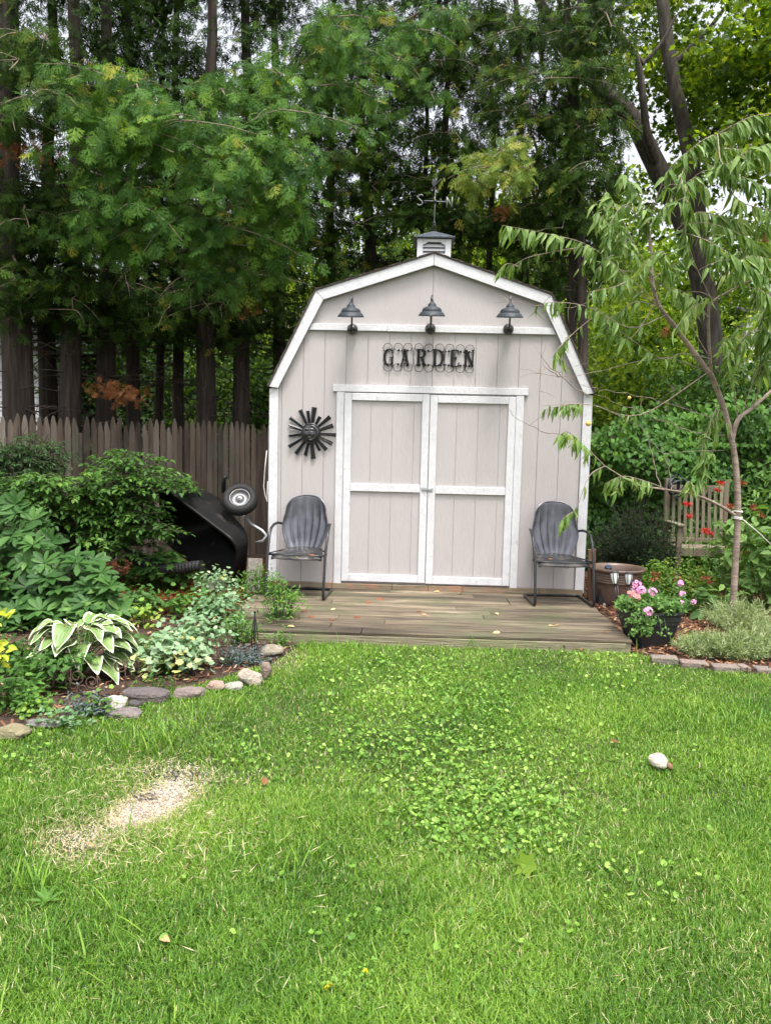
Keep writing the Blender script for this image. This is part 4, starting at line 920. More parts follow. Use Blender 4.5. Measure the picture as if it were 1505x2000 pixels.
def cedar_mesh(seed, H=9.5, zlow=2.9, R0=1.35, nb=105, per=30):
    global rng
    keep = rng; rng = np.random.default_rng(seed); L = []; tw = MB()
    for b in range(nb):
        z = zlow+(H-zlow)*rng.random()**1.15; az = rng.uniform(0, 2*PI); ln = R0*rng.uniform(.55, 1.1)*(1-.75*((z-zlow)/(H-zlow))**1.6)
        t = np.linspace(0, 1, 6)[:, None]; d = np.array([math.cos(az), math.sin(az), 0]); sag = rng.uniform(-.05, .35)
        path = np.array([0, 0, z])+d*ln*t+np.array([0, 0, 1])*ln*(.10*t-sag*t*t)
        branch_sprays(L, path, int(1.35*per*(.5+.6*ln/R0)), .09, .20, .3)
        if z < zlow+2.4: tw.tube(path, np.linspace(.014, .003, 6), 4, caps=False)
    for b in range(46):     # bare lower limbs
        z = rng.uniform(1.2, zlow+.7); az = rng.uniform(0, 2*PI); ln = rng.uniform(.25, .95); t = np.linspace(0, 1, 5)[:, None]
        path = np.array([0, 0, z])+np.array([math.cos(az), math.sin(az), 0])*ln*t+np.array([0, 0, 1])*(rng.uniform(-.3, .25)*t*t)+rng.normal(size=(5, 3))*.02*t
        tw.tube(path, np.linspace(.010, .002, 5), 4, caps=False)
    crown = MB()
    P, D, Nn, sc, t = [np.concatenate(q) for q in zip(*L)]
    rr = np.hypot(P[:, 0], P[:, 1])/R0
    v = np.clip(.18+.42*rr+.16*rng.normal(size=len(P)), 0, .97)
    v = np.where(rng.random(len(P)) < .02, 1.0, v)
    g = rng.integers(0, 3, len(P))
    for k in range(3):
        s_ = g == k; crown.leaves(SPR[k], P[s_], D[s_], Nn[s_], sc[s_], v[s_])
    rng = keep
    return crown.mesh('cedar_crown', m_cedar), tw.mesh('cedar_twigs', m_dark_twig)
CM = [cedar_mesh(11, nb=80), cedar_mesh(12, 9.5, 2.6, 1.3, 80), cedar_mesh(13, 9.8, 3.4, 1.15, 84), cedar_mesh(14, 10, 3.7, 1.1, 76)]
def trunk_mesh(pts, rad, seg, rough=.12, seed=0):
    r_ = np.random.default_rng(seed); mb = MB(); pts = np.asarray(pts, float); n = len(pts); T = nrm(np.gradient(pts, axis=0)); V = []
    ph = r_.uniform(0, 6, 5)
    for i in range(n):
        u = nrm(np.cross(T[i], [0, 1, .01])); b = np.cross(T[i], u); a = np.arange(seg)*2*PI/seg
        rr = rad[i]*(1+rough*(.5*np.sin(3*a+ph[0]+i*.25)+.35*np.sin(5*a+ph[1]-i*.3)+.3*np.sin(9*a+ph[2]+i*.1))+r_.normal(size=seg)*rough*.12)
        V.append(pts[i]+rr[:, None]*(np.cos(a)[:, None]*u+np.sin(a)[:, None]*b))
    i = np.arange(n-1)[:, None]*seg; j = np.arange(seg)[None]; k = (j+1) % seg
    mb.add(np.concatenate(V), np.stack([i+j, i+k, i+seg+k, i+seg+j], -1).reshape(-1, 4), smooth=True)
    return mb
NARROW = {16: .55, 17: .5, 15: .8, 14: .8, 18: .6}
CED = [  # px at y 800, width px, Y, px shift at y 0, mesh, label
 (34, 58, 1.75, -14, 1, 'thickest cedar trunk at the far left behind the fence'),
 (97, 32, 2.5, -4, 0, 'slim cedar just right of the thickest left trunk'),
 (139, 40, 2.0, 8, 1, 'cedar trunk rising behind the gap between the fence panels'),
 (205, 36, 2.4, 6, 0, 'cedar with a dead orange sprig low on its trunk'),
 (262, 26, 3.0, -8, 2, 'narrow cedar trunk in front of the bright gap over the fence'),
 (312, 17, 3.9, 6, 0, 'thin dark cedar stem behind the middle of the long fence'),
 (346, 22, 3.3, -3, 1, 'narrow cedar standing left of a stouter one near mid fence'),
 (402, 36, 2.8, 4, 0, 'stout cedar behind the long fence above the tipped wheelbarrow'),
 (471, 32, 3.2, 12, 2, 'cedar with reddish tuft, next to last before the shed wall'),
 (548, 26, 3.7, -10, 1, 'cedar right behind the left eave of the shed'),
 (640, 22, 4.3, 10, 3, 'slender cedar above the left gable slope of the shed'),
 (738, 26, 4.1, -40, 3, 'cedar leaning left behind the shed, left of the cupola'),
 (828, 13, 4.6, 6, 3, 'very thin dark cedar stem right behind the cupola'),
 (872, 20, 4.0, -4, 2, 'reddish cedar trunk just right of the weather vane'),
 (955, 15, 4.9, 6, 3, 'thin cedar behind the right roof slope midway'),
 (1032, 22, 4.0, -22, 3, 'cedar with brown lower trunk over the right gable lamp'),
 (1110, 24, 3.0, 6, 3, 'left one of the paired bare cedar trunks beside the shed'),
 (1134, 20, 2.8, -2, 2, 'right one of the paired bare cedar trunks beside the shed')]
cedars = []
for i, (px, wpx, Y, sh, mi, lab) in enumerate(CED):
    b = A(px, 800, Y); b = np.array([b[0], Y, 0]); tp = A(px+sh, 0, Y); r0_ = wpx/FPX*(Y-CY)/2
    t = thing('cedar_tree', lab, 'tree', b, 0, 'tall cedars behind the fence and shed')
    zz = np.linspace(-.05, 9.3, 26); fx = (zz-1.9)/(tp[2]-1.9)*(tp[0]-b[0])
    pts = np.stack([b[0]+fx+(.035*np.sin(zz*1.1+i)+.02*np.sin(zz*2.7+i*3))*np.clip((zz-2)/2, 0, 1), np.full(26, Y)+.05*np.sin(zz*.9+i*2), zz], 1)
    rad = r0_*np.interp(zz, [0, .3, 2, 6, 9.3], [1.5, 1.15, 1.0, .58, .2])
    put(trunk_mesh(pts, rad, 18, .13, i), 'trunk', m_bark_c, t)
    az = (i*2.399) % 6.28
    for me, nm in zip(CM[mi], ('crown', 'twigs')):
        o = bpy.data.objects.new(nm, me); COL.objects.link(o); o.parent = t; o.rotation_euler = (0, math.radians(0), az); s_ = (.95, 1.0, .9)[i % 3]*NARROW.get(i, 1); o.scale = (s_, s_, 1)
    cedars.append(t)
m_cone = leafmat('young_cone', [(0, (.22, .22, .03)), (.5, (.38, .33, .05)), (1, (.50, .40, .08))], trans=.2, rough=.6)
def LCN(P, yel):
    k = int(yel*260)
    if k < 3: return None
    c = P[rng.integers(0, len(P), k)]; c = c[np.argsort(c[:, 1])[:max(3, int(k*.6))]]; m = 22; Q = np.repeat(c, m, 0)+rng.normal(size=(len(c)*m, 3))*[.045, .03, .014]; n = len(Q)
    mb = MB(); mb.leaves(T_kite(.6, .1), Q, rdir(n), rdir(n)+[0, -.4, .5], rng.uniform(.010, .019, n), rng.random(n)); return mb
def front_branches(t, spec, n, mat, name, s0=.09, s1=.19, yel=.06, det=True, tr=None):
    L = []; tw = MB()
    for (px, py, Y, ln) in spec:
        tip = A(px, py, Y); x0, y0 = t.location[0], t.location[1]; root = np.array([x0, y0, tip[2]+rng.uniform(.1, .6)]); dv = root-tip; far = np.linalg.norm(dv)
        st = root; u = np.linspace(0, 1, 9)[:, None]
        path = st*(1-u)+tip*u+np.array([0, 0, 1])*(.35*np.sin(PI*u))*far*.35+rng.normal(size=(9, 3))*.03*u
        tw.tube(path, np.linspace(.022, .004, 9), 5, caps=False)
        t0 = max(.05, 1-ln/far); branch_sprays(L, path, int(n*.52), s0, s1, t0, .12, .85)
        for q in range(7):      # side branchlets
            a = path[int(len(path)*(t0+(1-t0)*rng.random()*.9))]; e = a+np.array([rng.normal()*.32, rng.normal()*.2-.08, -rng.uniform(.05, .35)]); sub = np.linspace(0, 1, 4)[:, None]; sp_ = a*(1-sub)+e*sub+np.array([0, 0, .05])*np.sin(PI*sub)
            tw.tube(sp_, np.linspace(.006, .002, 4), 4, caps=False); branch_sprays(L, sp_, n//5, s0*.8, s1*.9, .15, .06, .7)
    P, D, Nn, sc, tt = [np.concatenate(q) for q in zip(*L)]
    sc = sc*1.15
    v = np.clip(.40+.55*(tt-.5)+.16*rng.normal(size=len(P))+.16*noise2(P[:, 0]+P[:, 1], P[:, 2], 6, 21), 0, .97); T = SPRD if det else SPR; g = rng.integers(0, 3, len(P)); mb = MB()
    Nn = Nn*.8+np.array([0, -.5, .25])
    for k in range(3): s_ = g == k; mb.leaves(T[k], P[s_], D[s_], Nn[s_], sc[s_], v[s_])
    cones = LCN(P, yel)
    put(mb, name, mat, t); put(tw, 'limbs', m_twig, t)
    if cones: put(cones, 'cones', m_cone, t, kind='stuff')
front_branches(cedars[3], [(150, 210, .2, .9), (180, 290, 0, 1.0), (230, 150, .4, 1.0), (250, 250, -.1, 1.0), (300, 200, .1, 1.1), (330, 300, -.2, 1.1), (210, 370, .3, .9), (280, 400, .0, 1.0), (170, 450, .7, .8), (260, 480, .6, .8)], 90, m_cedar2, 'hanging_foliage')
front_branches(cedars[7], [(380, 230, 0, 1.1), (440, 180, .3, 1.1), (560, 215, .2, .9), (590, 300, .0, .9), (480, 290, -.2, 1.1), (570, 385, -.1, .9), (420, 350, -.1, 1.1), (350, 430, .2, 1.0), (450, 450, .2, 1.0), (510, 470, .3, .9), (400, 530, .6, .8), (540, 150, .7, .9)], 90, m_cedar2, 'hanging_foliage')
front_branches(cedars[0], [(30, 130, .4, .9), (90, 80, .6, .9), (20, 240, .5, .8), (60, 440, .9, .8), (30, 560, 1.0, .7), (110, 190, .3, .7)], 70, m_cedar, 'hanging_foliage')
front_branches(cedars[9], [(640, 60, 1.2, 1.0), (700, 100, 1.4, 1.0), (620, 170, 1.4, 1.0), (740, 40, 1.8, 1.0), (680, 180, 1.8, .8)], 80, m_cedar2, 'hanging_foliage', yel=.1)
front_branches(cedars[15], [(960, 320, 2.0, .55), (1000, 340, 2.0, .5), (940, 360, 2.2, .4), (1010, 290, 2.2, .4)], 44, m_cedar3, 'hanging_foliage', yel=.3)
front_branches(cedars[15], [(1080, 150, 2.2, .9), (1050, 60, 2.4, .9), (990, 130, 2.6, .9), (1100, 330, 2.4, .6), (1060, 230, 2.5, .8)], 60, m_cedar, 'upper_foliage', yel=.06)
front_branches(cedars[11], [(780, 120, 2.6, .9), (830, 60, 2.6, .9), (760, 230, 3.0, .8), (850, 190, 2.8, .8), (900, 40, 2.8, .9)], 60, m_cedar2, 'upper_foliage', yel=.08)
for ci, tips in ((4, [(250, 560, 1.6, .8), (290, 620, 1.9, .7), (220, 600, 1.5, .7), (180, 640, 1.4, .6)]), (6, [(330, 600, 1.9, .8), (370, 560, 1.7, .8), (350, 650, 2.2, .6), (300, 560, 1.8, .8)]), (8, [(430, 600, 2.0, .8), (490, 560, 2.0, .8), (460, 520, 1.7, .8), (510, 620, 2.4, .6)]), (2, [(110, 560, 1.2, .7), (150, 600, 1.2, .7), (80, 620, 1.4, .6), (130, 500, 1.1, .8)]), (9, [(560, 470, 2.4, .8), (590, 420, 2.2, .8), (540, 540, 2.6, .7), (610, 330, 2.2, .8)]),
                 (10, [(620, 250, 2.6, .9), (650, 320, 2.8, .8), (600, 120, 2.6, .9), (680, 380, 3.2, .7)]), (11, [(700, 300, 3.0, .8), (730, 380, 3.2, .7), (680, 220, 3.0, .9), (760, 330, 3.2, .7)]), (12, [(800, 280, 3.4, .8), (830, 350, 3.5, .6), (810, 140, 3.2, .9), (790, 430, 3.6, .5)]), (13, [(880, 260, 3.0, .8), (900, 350, 3.1, .7), (860, 120, 3.0, .9), (920, 430, 3.3, .6), (890, 60, 3.0, .9)]),
                 (14, [(940, 200, 3.4, .9), (960, 100, 3.4, .9), (970, 440, 3.7, .6), (930, 30, 3.4, .9)]), (15, [(1010, 420, 3.0, .7), (1040, 330, 3.0, .8), (1020, 200, 2.8, .9), (990, 30, 3.0, .9), (1060, 450, 3.2, .5)]), (16, [(1120, 260, 2.3, .6), (1090, 380, 2.4, .5), (1140, 60, 2.2, .8), (1100, 440, 2.5, .4)]), (17, [(1160, 330, 2.2, .5), (1175, 230, 2.2, .6), (1150, 140, 2.2, .7), (1190, 60, 2.2, .7)])):
    front_branches(cedars[ci], tips[:2] if ci < 9 else tips, 30 if ci < 9 else 50, m_cedar, 'hanging_boughs', s0=.10, s1=.20, yel=0, det=False)
for ti, (px, py, Y, sz) in ((0, (52, 293, .9, .11)), (8, (468, 600, 2.4, .07)), (3, (205, 757, 1.75, .09)), (3, (245, 768, 1.75, .09)), (5, (305, 590, 3.2, .07)), (15, (985, 410, 3.2, .06)), (0, (345, 0, 1, .01))):
    if sz < .02: continue
    c = A(px, py, Y); n = 60; P = c+rng.normal(size=(n, 3))*[sz*1.3, sz*.5, sz*.7]; mb = MB()
    D = rng.normal(size=(n, 3))*.6; D[:, 2] -= .6; mb.leaves(SPR[0], P, D, rng.normal(size=(n, 3))+[0, -.8, 0], rng.uniform(.07, .13, n), rng.random(n)); 
    x0, y0 = cedars[ti].location[0], cedars[ti].location[1]
    mb.tube([np.array([x0, y0, c[2]+.1]), (np.array([x0, y0, c[2]])+c)/2+[0, 0, .08], c], [.008, .005, .003], 4, mat=1)
    put(mb, 'dead_sprig', [m_dead, m_dark_twig], cedars[ti])

# ================================================================== MAPLE at the right
m_maple = leafmat('maple_leaf', [(0, (.025, .068, .010)), (.35, (.075, .155, .015)), (.7, (.18, .30, .028)), (1, (.38, .47, .07))], trans=.55, rough=.5, tint=(1.5, 1.25, .4), nz=.2)
def pxpath(pts, n=None):
    P = np.array([A(*p) for p in pts]); 
    if n is None: return P
    t = np.linspace(0, len(P)-1, n); i = np.minimum(t.astype(int), len(P)-2); f = (t-i)[:, None]
    # catmull-rom
    Q = np.vstack([2*P[0]-P[1], P, 2*P[-1]-P[-2]]); a, b, c, d = Q[i], Q[i+1], Q[i+2], Q[i+3]
    return .5*((2*b)+(-a+c)*f+(2*a-5*b+4*c-d)*f*f+(-a+3*b-3*c+d)*f**3)
def joinmb(a, b):
    for f, v, m_, s_ in b.F: a.F.append((f+a.n, v, m_, s_))
    a.V += b.V; a.n += b.n
mp_b = A(1392, 870, 5.5); mp_b = np.array([mp_b[0], 5.5, 0])
maple = thing('maple_tree', 'big dark forked maple leaning left behind the peach tree', 'tree', mp_b)
pth = pxpath([(1395, 960, 5.5), (1392, 800, 5.5), (1385, 650, 5.5), (1362, 520, 5.4), (1325, 410, 5.3), (1275, 310, 5.2), (1230, 225, 5.1), (1175, 175, 5.0), (1130, 125, 5.0), (1080, 60, 5.0), (1030, -60, 5.0)], 40)
pth[0][2] = -.1
mb = trunk_mesh(pth, np.interp(np.linspace(0, 1, 40), [0, .12, .45, .7, 1], [.25, .18, .155, .12, .06]), 18, .1, 77)
for pts, r0_, r1_ in (([(1372, 560, 5.45), (1362, 430, 5.5), (1345, 300, 5.6), (1318, 180, 5.6), (1300, 70, 5.6), (1285, -80, 5.6)], .14, .09),
                      ([(1285, 330, 5.2), (1262, 260, 4.8), (1254, 190, 4.6), (1240, 110, 4.5), (1185, 35, 4.4)], .075, .03),
                      ([(1254, 125, 4.55), (1290, 85, 4.5), (1320, 30, 4.5)], .03, .02), ([(1256, 122, 4.55), (1235, 105, 4.5), (1240, 108, 4.4)], .03, .02),
                      ([(1345, 320, 5.6), (1420, 220, 5.5), (1480, 120, 5.4), (1540, 60, 5.3)], .05, .02), ([(1310, 130, 5.6), (1380, 60, 5.5), (1440, -20, 5.3)], .05, .02),
                      ([(1375, 600, 5.5), (1440, 500, 5.4), (1510, 440, 5.2)], .04, .015), ([(1180, 175, 5), (1140, 240, 4.9), (1100, 280, 4.8)], .02, .008)):
    q = pxpath(pts, 16); joinmb(mb, trunk_mesh(q, np.linspace(r0_, r1_, 16), 12, .1, 5))
put(mb, 'trunk', m_bark_m, maple)
def clumps(cl, per, size, T, mat, name, parent, flat=.5, kind=None, seed=1, nup=.8):
    r_ = np.random.default_rng(seed); PL = []; V_ = []
    for (c, rad, vv) in cl:
        n = int(per*(rad/.6)**2); d = nrm(r_.normal(size=(n, 3)))*(r_.random((n, 1))**.4)*rad; d[:, 2] *= flat; PL.append(np.asarray(c)+d); V_.append(np.clip(vv+r_.normal(size=n)*.14, 0, 1))
    P = np.concatenate(PL); v = np.concatenate(V_); n = len(P)
    D = r_.normal(size=(n, 3)); D[:, 2] = D[:, 2]*.5-.5; Nn = r_.normal(size=(n, 3))*.7+[0, -.25, nup]
    mb = MB(); mb.leaves(T, P, D, Nn, r_.uniform(size*.7, size*1.25, n), v); return put(mb, name, mat, parent)
cl = []
for k in range(360):
    px, py, Y = rng.uniform(1080, 1600), rng.uniform(-160, 580), rng.uniform(3.8, 7.5)
    if rng.random() < .35: px, py, Y = rng.uniform(1300, 1620), rng.uniform(-60, 330), rng.uniform(3.8, 5.5)
    gap = [(1235, 290, 18, 40), (1300, 500, 18, 70), (1450, 380, 22, 30), (1400, 20, 50, 20), (1480, 60, 20, 10)]
    if any(((px-a)/(w_+25))**2+((py-b)/(h_+25))**2 < 1 for a, b, w_, h_ in gap): continue
    if py > 330 and px < 1190: continue
    _d = min(abs(px-np.interp(py, [0, 60, 125, 225, 310, 410, 520, 650], [1050, 1080, 1130, 1230, 1275, 1325, 1362, 1385])), abs(px-np.interp(py, [0, 180, 300, 430, 560], [1292, 1318, 1345, 1362, 1372])))
    if _d < 75: Y = rng.uniform(6.3, 8.0)
    cl.append((A(px, py, Y), rng.uniform(.35, .75), rng.uniform(.1, .75)))
clumps(cl, 105, .10, T_MAPLE, m_maple, 'crown', maple, .55, seed=3)

# ================================================================== BACKGROUND TREES
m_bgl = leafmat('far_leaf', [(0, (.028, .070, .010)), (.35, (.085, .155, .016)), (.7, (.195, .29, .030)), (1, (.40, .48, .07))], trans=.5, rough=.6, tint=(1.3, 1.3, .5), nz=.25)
def bg_mesh(seed, Rr, Hh, zc, n=6500, size=.15):
    r_ = np.random.default_rng(seed); nb = 60; c = nrm(r_.normal(size=(nb, 3)))*(r_.random((nb, 1))**.5)*[Rr, Rr, Hh]; c[:, 2] += zc; c = c[c[:, 2] > .3]
    k = r_.integers(0, len(c), n); P = c[k]+r_.normal(size=(n, 3))*[.38, .38, .26]; vb = r_.uniform(.2, .85, len(c)); v = np.clip(vb[k]+r_.normal(size=n)*.14, 0, 1)
    D = r_.normal(size=(n, 3)); D[:, 2] -= .4; mb = MB(); mb.leaves(T_kite(.6, .1), P, D, r_.normal(size=(n, 3))*.7+[0, -.2, .8], r_.uniform(size*.7, size*1.4, n), v); me = mb.mesh('far_crown', m_bgl)
    mt = MB(); mt.tube([(0, 0, 0), (.05, 0, zc*.6), (0, .1, zc+Hh*.5)], [.16, .12, .04], 8)
    for q in c[:14]: mt.tube([(0, 0, max(.6, q[2]*.45)), (q[0]*.4, q[1]*.4, q[2]*.75), q], [.05, .035, .012], 5)
    return me, mt.mesh('far_trunk', m_bark_m)
BG = [bg_mesh(31, 2.2, 1.7, 2.6), bg_mesh(32, 2.5, 2.6, 3.8, 8000), bg_mesh(33, 1.9, 3.2, 4.6, 8000)]
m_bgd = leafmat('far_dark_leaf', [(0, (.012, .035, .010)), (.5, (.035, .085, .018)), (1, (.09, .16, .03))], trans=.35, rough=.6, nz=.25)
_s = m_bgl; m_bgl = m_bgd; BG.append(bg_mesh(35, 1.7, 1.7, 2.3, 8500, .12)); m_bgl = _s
BGT = [(-5.4, 7.2, 3, 1.0, 'added dark-leaved tree darkening the gaps between left cedar trunks and grey house'), (-2.7, 7.6, 3, .9, 'added dark-leaved tree darkening the gaps behind the long fence'), (A(1405, 700, 4.3)[0], 4.3, 3, .72, 'dark leafy tree beside the maple trunk above the hedge'), (8.1, 6.2, 3, 1.0, 'dark leafy tree above the hedge at the right edge'), (-11, 13, 1, 1.0, 'leafy tree far left beyond the grey house'), (-8.0, 15, 1, 1.05, 'leafy tree behind the second and third cedar trunks'), (-5.2, 12.5, 0, 1.0, 'low bushy tree in the bright gap over the fence'), (-3.6, 16, 2, 1.0, 'tall light green tree seen through the left cedars'),  # the first two are added to darken the gaps between the left trunks
       (-1.9, 11.5, 0, .95, 'low bright bush tree between cedars beside the shed eave'), (-.4, 14, 1, 1.0, 'yellow green tree behind the left of the shed roof'), (1.5, 16, 2, 1.1, 'tall light tree behind the cupola'), (3.2, 12, 1, .9, 'light green tree behind the right roof slope'),
       (2.9, 7.8, 0, .8, 'bright bushy tree right beside the paired cedar trunks'), (4.6, 8.8, 0, .85, 'bright bushy tree below the maple fork'), (6.1, 13, 1, 1.0, 'light green tree beyond the maple trunk'), (4.3, 17, 2, 1.25, 'tallest light tree seen left of the maple fork'), (7.0, 19, 2, 1.3, 'tall hazy green tree right behind the maple trunk'), (-.2, 19, 2, 1.35, 'tall light tree seen between trunks left of the cupola'), (2.2, 20, 2, 1.4, 'farthest tall light tree behind the right roof slope'), (-6.8, 20, 2, 1.3, 'farthest tall light tree behind the left cedars'), (9.5, 16, 2, 1.0, 'tall light tree at the far right edge beyond the white house'), (8.2, 8.3, 0, .75, 'low bright bush behind the right end of the hedge')]
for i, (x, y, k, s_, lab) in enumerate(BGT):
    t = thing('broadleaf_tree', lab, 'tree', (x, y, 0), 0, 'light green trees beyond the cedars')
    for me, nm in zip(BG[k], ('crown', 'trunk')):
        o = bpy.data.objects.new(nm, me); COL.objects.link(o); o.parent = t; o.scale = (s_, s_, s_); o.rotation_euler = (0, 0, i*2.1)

# ================================================================== GARDEN PLANTS
T_OV = T_leaf(.52, .08, .12, (0, .3, .68, 1), (.12, .95, .8, .02))
T_OVN = T_leaf(.34, .09, .16, (0, .25, .6, 1), (.15, .9, .8, .02))
T_LAN = T_leaf(.235, .05, .50, (0, .12, .4, .7, .9, 1), (.2, .75, 1, .7, .3, .02))
T_RH = T_leaf(.36, .07, .10, (0, .1, .4, .7, .92, 1), (.1, .4, .95, 1, .5, .02))
T_HEART = T_leaf(.85, .10, .16, (0, .1, .35, .7, 1), (.3, .9, 1, .55, .02))
T_COL = T_lobed([(0, .40), (16, .55), (34, .40), (52, .52), (72, .52), (92, .34), (118, .42), (150, .22)], .10)
T_NEED = T_kite(.16, .0)
T_PET = T_kite(.8, .12)
class LC:
    def __init__(s): s.L = []
    def add(s, P, D, N, sc, v): 
        P = np.atleast_2d(P); n = len(P); s.L.append((P, np.broadcast_to(D, (n, 3)), np.broadcast_to(N, (n, 3)), np.broadcast_to(sc, (n,)), np.broadcast_to(v, (n,))))
    def mesh(s, T, mb=None, mat=0, smooth=False):
        mb = mb or MB(); P, D, N, sc, v = [np.concatenate(q) for q in zip(*s.L)]; mb.leaves(T, P, D, N, sc, np.clip(v, 0, 1), mat, smooth); return mb
def bez(a, b, lift, n=7):
    t = np.linspace(0, 1, n)[:, None]; return a*(1-t)+b*t+np.array([0, 0, 1])*lift*np.sin(PI*t)
def twig_leaves(lc, tw, path, n, size, v=.5, t0=.1, side=1.0, droop=.25, up=.9, r=.0018, jit=.25):
    """pairs of leaves along a twig path"""
    t = np.linspace(t0, 1, n); m = len(path)-1; i = np.minimum((t*m).astype(int), m-1); f = (t*m-i)[:, None]
    P = path[i]*(1-f)+path[i+1]*f; dr = nrm(path[np.minimum(i+1, m)]-path[i]+1e-9); sd = nrm(np.cross(dr, [0, 0, 1.]))
    sg = np.where(np.arange(n) % 2 == 0, 1, -1)[:, None]; sg[-1] = 0
    D = dr*.65+sd*sg*side+np.array([0, 0, -droop])+rng.normal(size=(n, 3))*jit
    N = np.array([0, -.15, up])+rng.normal(size=(n, 3))*.22+sd*sg*.15
    lc.add(P, D, N, rng.uniform(size*.7, size*1.2, n), v+rng.normal(size=n)*.12)
    if tw is not None: tw.tube(path, np.linspace(r*1.8, r*.7, len(path)), 4, caps=False)
def pick(poly, n):
    xs = [p[0] for p in poly]; ys = [p[1] for p in poly]; out = []
    while len(out) < n:
        a, b = random.uniform(min(xs), max(xs)), random.uniform(min(ys), max(ys))
        if inpoly(np.array([a]), np.array([b]), poly)[0]: out.append((a, b))
    return out

# ---- layered shrubs at the left
m_euo = leafmat('shrub_leaf', [(0, (.020, .060, .010)), (.4, (.046, .125, .017)), (.75, (.080, .185, .025)), (1, (.14, .25, .040))], trans=.3, rough=.5, spec=.3)
def layered(t, base, tips, mat, size, T, ntw=6, vb=.5, wood=m_dark_twig):
    lc = LC(); tw = MB()
    for px, py, Y in tips:
        tip = A(px, py, Y); a = base+rng.normal(size=3)*[.12, .1, 0]; a[2] = .02; path = bez(a, tip, .22, 9); tw.tube(path, np.linspace(.008, .002, 9), 5, caps=False)
        v0 = vb+rng.normal()*.12
        for q in range(ntw):
            s_ = rng.uniform(.45, 1.0)**.8; i = int(s_*8); c = path[i]; az = math.atan2(*(tip-base)[[1, 0]])+rng.normal()*.9
            ln = rng.uniform(.12, .26); e = c+np.array([math.cos(az), math.sin(az), -.12+rng.normal()*.12])*ln
            twig_leaves(lc, tw, bez(c, e, .02, 4), rng.integers(7, 11), size, v0, .15, droop=.1)
    put(lc.mesh(T), 'foliage', mat, t); put(tw, 'branches', wood, t)
eb = np.array([G(165, 1130)[0]-.1, .0, .02])
t = thing('layered_shrub', 'wide mid green shrub in flat layers in front of the fence', 'shrub', (eb[0], eb[1], 0))
poly = [(0, 905), (60, 905), (130, 905), (215, 868), (300, 872), (345, 905), (385, 938), (330, 965), (275, 975), (325, 1000), (335, 1045), (270, 1045), (240, 1085), (150, 1060), (0, 1000)]
layered(t, eb, [(a, b, rng.uniform(-.45, .35)) for a, b in pick(poly, 205)+[(385, 940), (375, 928), (345, 958), (352, 1038), (338, 1028), (322, 1000), (332, 1052), (300, 1072), (272, 1092), (340, 990), (310, 880), (345, 905), (230, 862), (262, 866), (300, 1035), (318, 1045)]*2], m_euo, .060, T_OV, 7)
m_euo2 = leafmat('finer_shrub_leaf', [(0, (.018, .05, .014)), (.5, (.040, .10, .028)), (1, (.075, .155, .045))], trans=.3, rough=.55)
e2 = np.array([A(20, 1000, .45)[0], .45, .02]); t = thing('small_leaved_shrub', 'darker fine-leaved shrub at the left picture edge under the first fence panel', 'shrub', (e2[0], e2[1], 0))
layered(t, e2, [(a, b, rng.uniform(.2, .7)) for a, b in pick([(-60, 845), (0, 834), (60, 828), (105, 846), (130, 890), (90, 940), (-60, 960)], 170)], m_euo2, .048, T_OVN, 8)

# ---- rhododendron
m_rho = leafmat('glossy_leaf', [(0, (.014, .044, .010)), (.4, (.032, .088, .018)), (.75, (.060, .140, .030)), (1, (.12, .22, .05))], trans=.2, rough=.5, spec=.2)
rb = G(110, 1225); t = thing('rhododendron', 'dark glossy shrub with whorls of long leaves left of the hosta', 'shrub', (rb[0], rb[1]+.3, 0))
lc = LC(); tw = MB(); base = np.array([rb[0], rb[1]+.35, .02])
poly = [(-40, 975), (30, 975), (75, 1010), (110, 1065), (150, 1085), (195, 1095), (220, 1150), (262, 1190), (200, 1225), (150, 1215), (90, 1235), (0, 1250), (-40, 1250)]
for px, py in pick(poly, 165):
    Y = rb[1]+.02+(1225-py)/240*.70+rng.uniform(-.30, .30); c = A(px, py, Y); c[2] = max(c[2], .06)
    tw.tube(bez(base+rng.normal(size=3)*[.1, .1, 0], c, .08, 6), np.linspace(.005, .002, 6), 4, caps=False)
    k = rng.integers(9, 14); a = rng.uniform(0, 6)+np.arange(k)*2.4; axis = nrm(np.array([(c-base)[0]*.5, -.75+rng.normal()*.3, 1.0+rng.normal()*.2])); u = nrm(np.cross(axis, [0, 1, .2])); w_ = np.cross(axis, u)
    el = rng.uniform(-.25, .55, k)[:, None]; D = np.cos(a)[:, None]*u+np.sin(a)[:, None]*w_+axis*el; N = axis-D*.2+rng.normal(size=(k, 3))*.08
    lc.add(c+D*.008, D, N, rng.uniform(.10, .155, k), .45+rng.normal()*.12+rng.normal(size=k)*.1+.12*(el[:, 0] > .35))
put(lc.mesh(T_RH, smooth=True), 'foliage', m_rho, t); put(tw, 'branches', m_dark_twig, t)

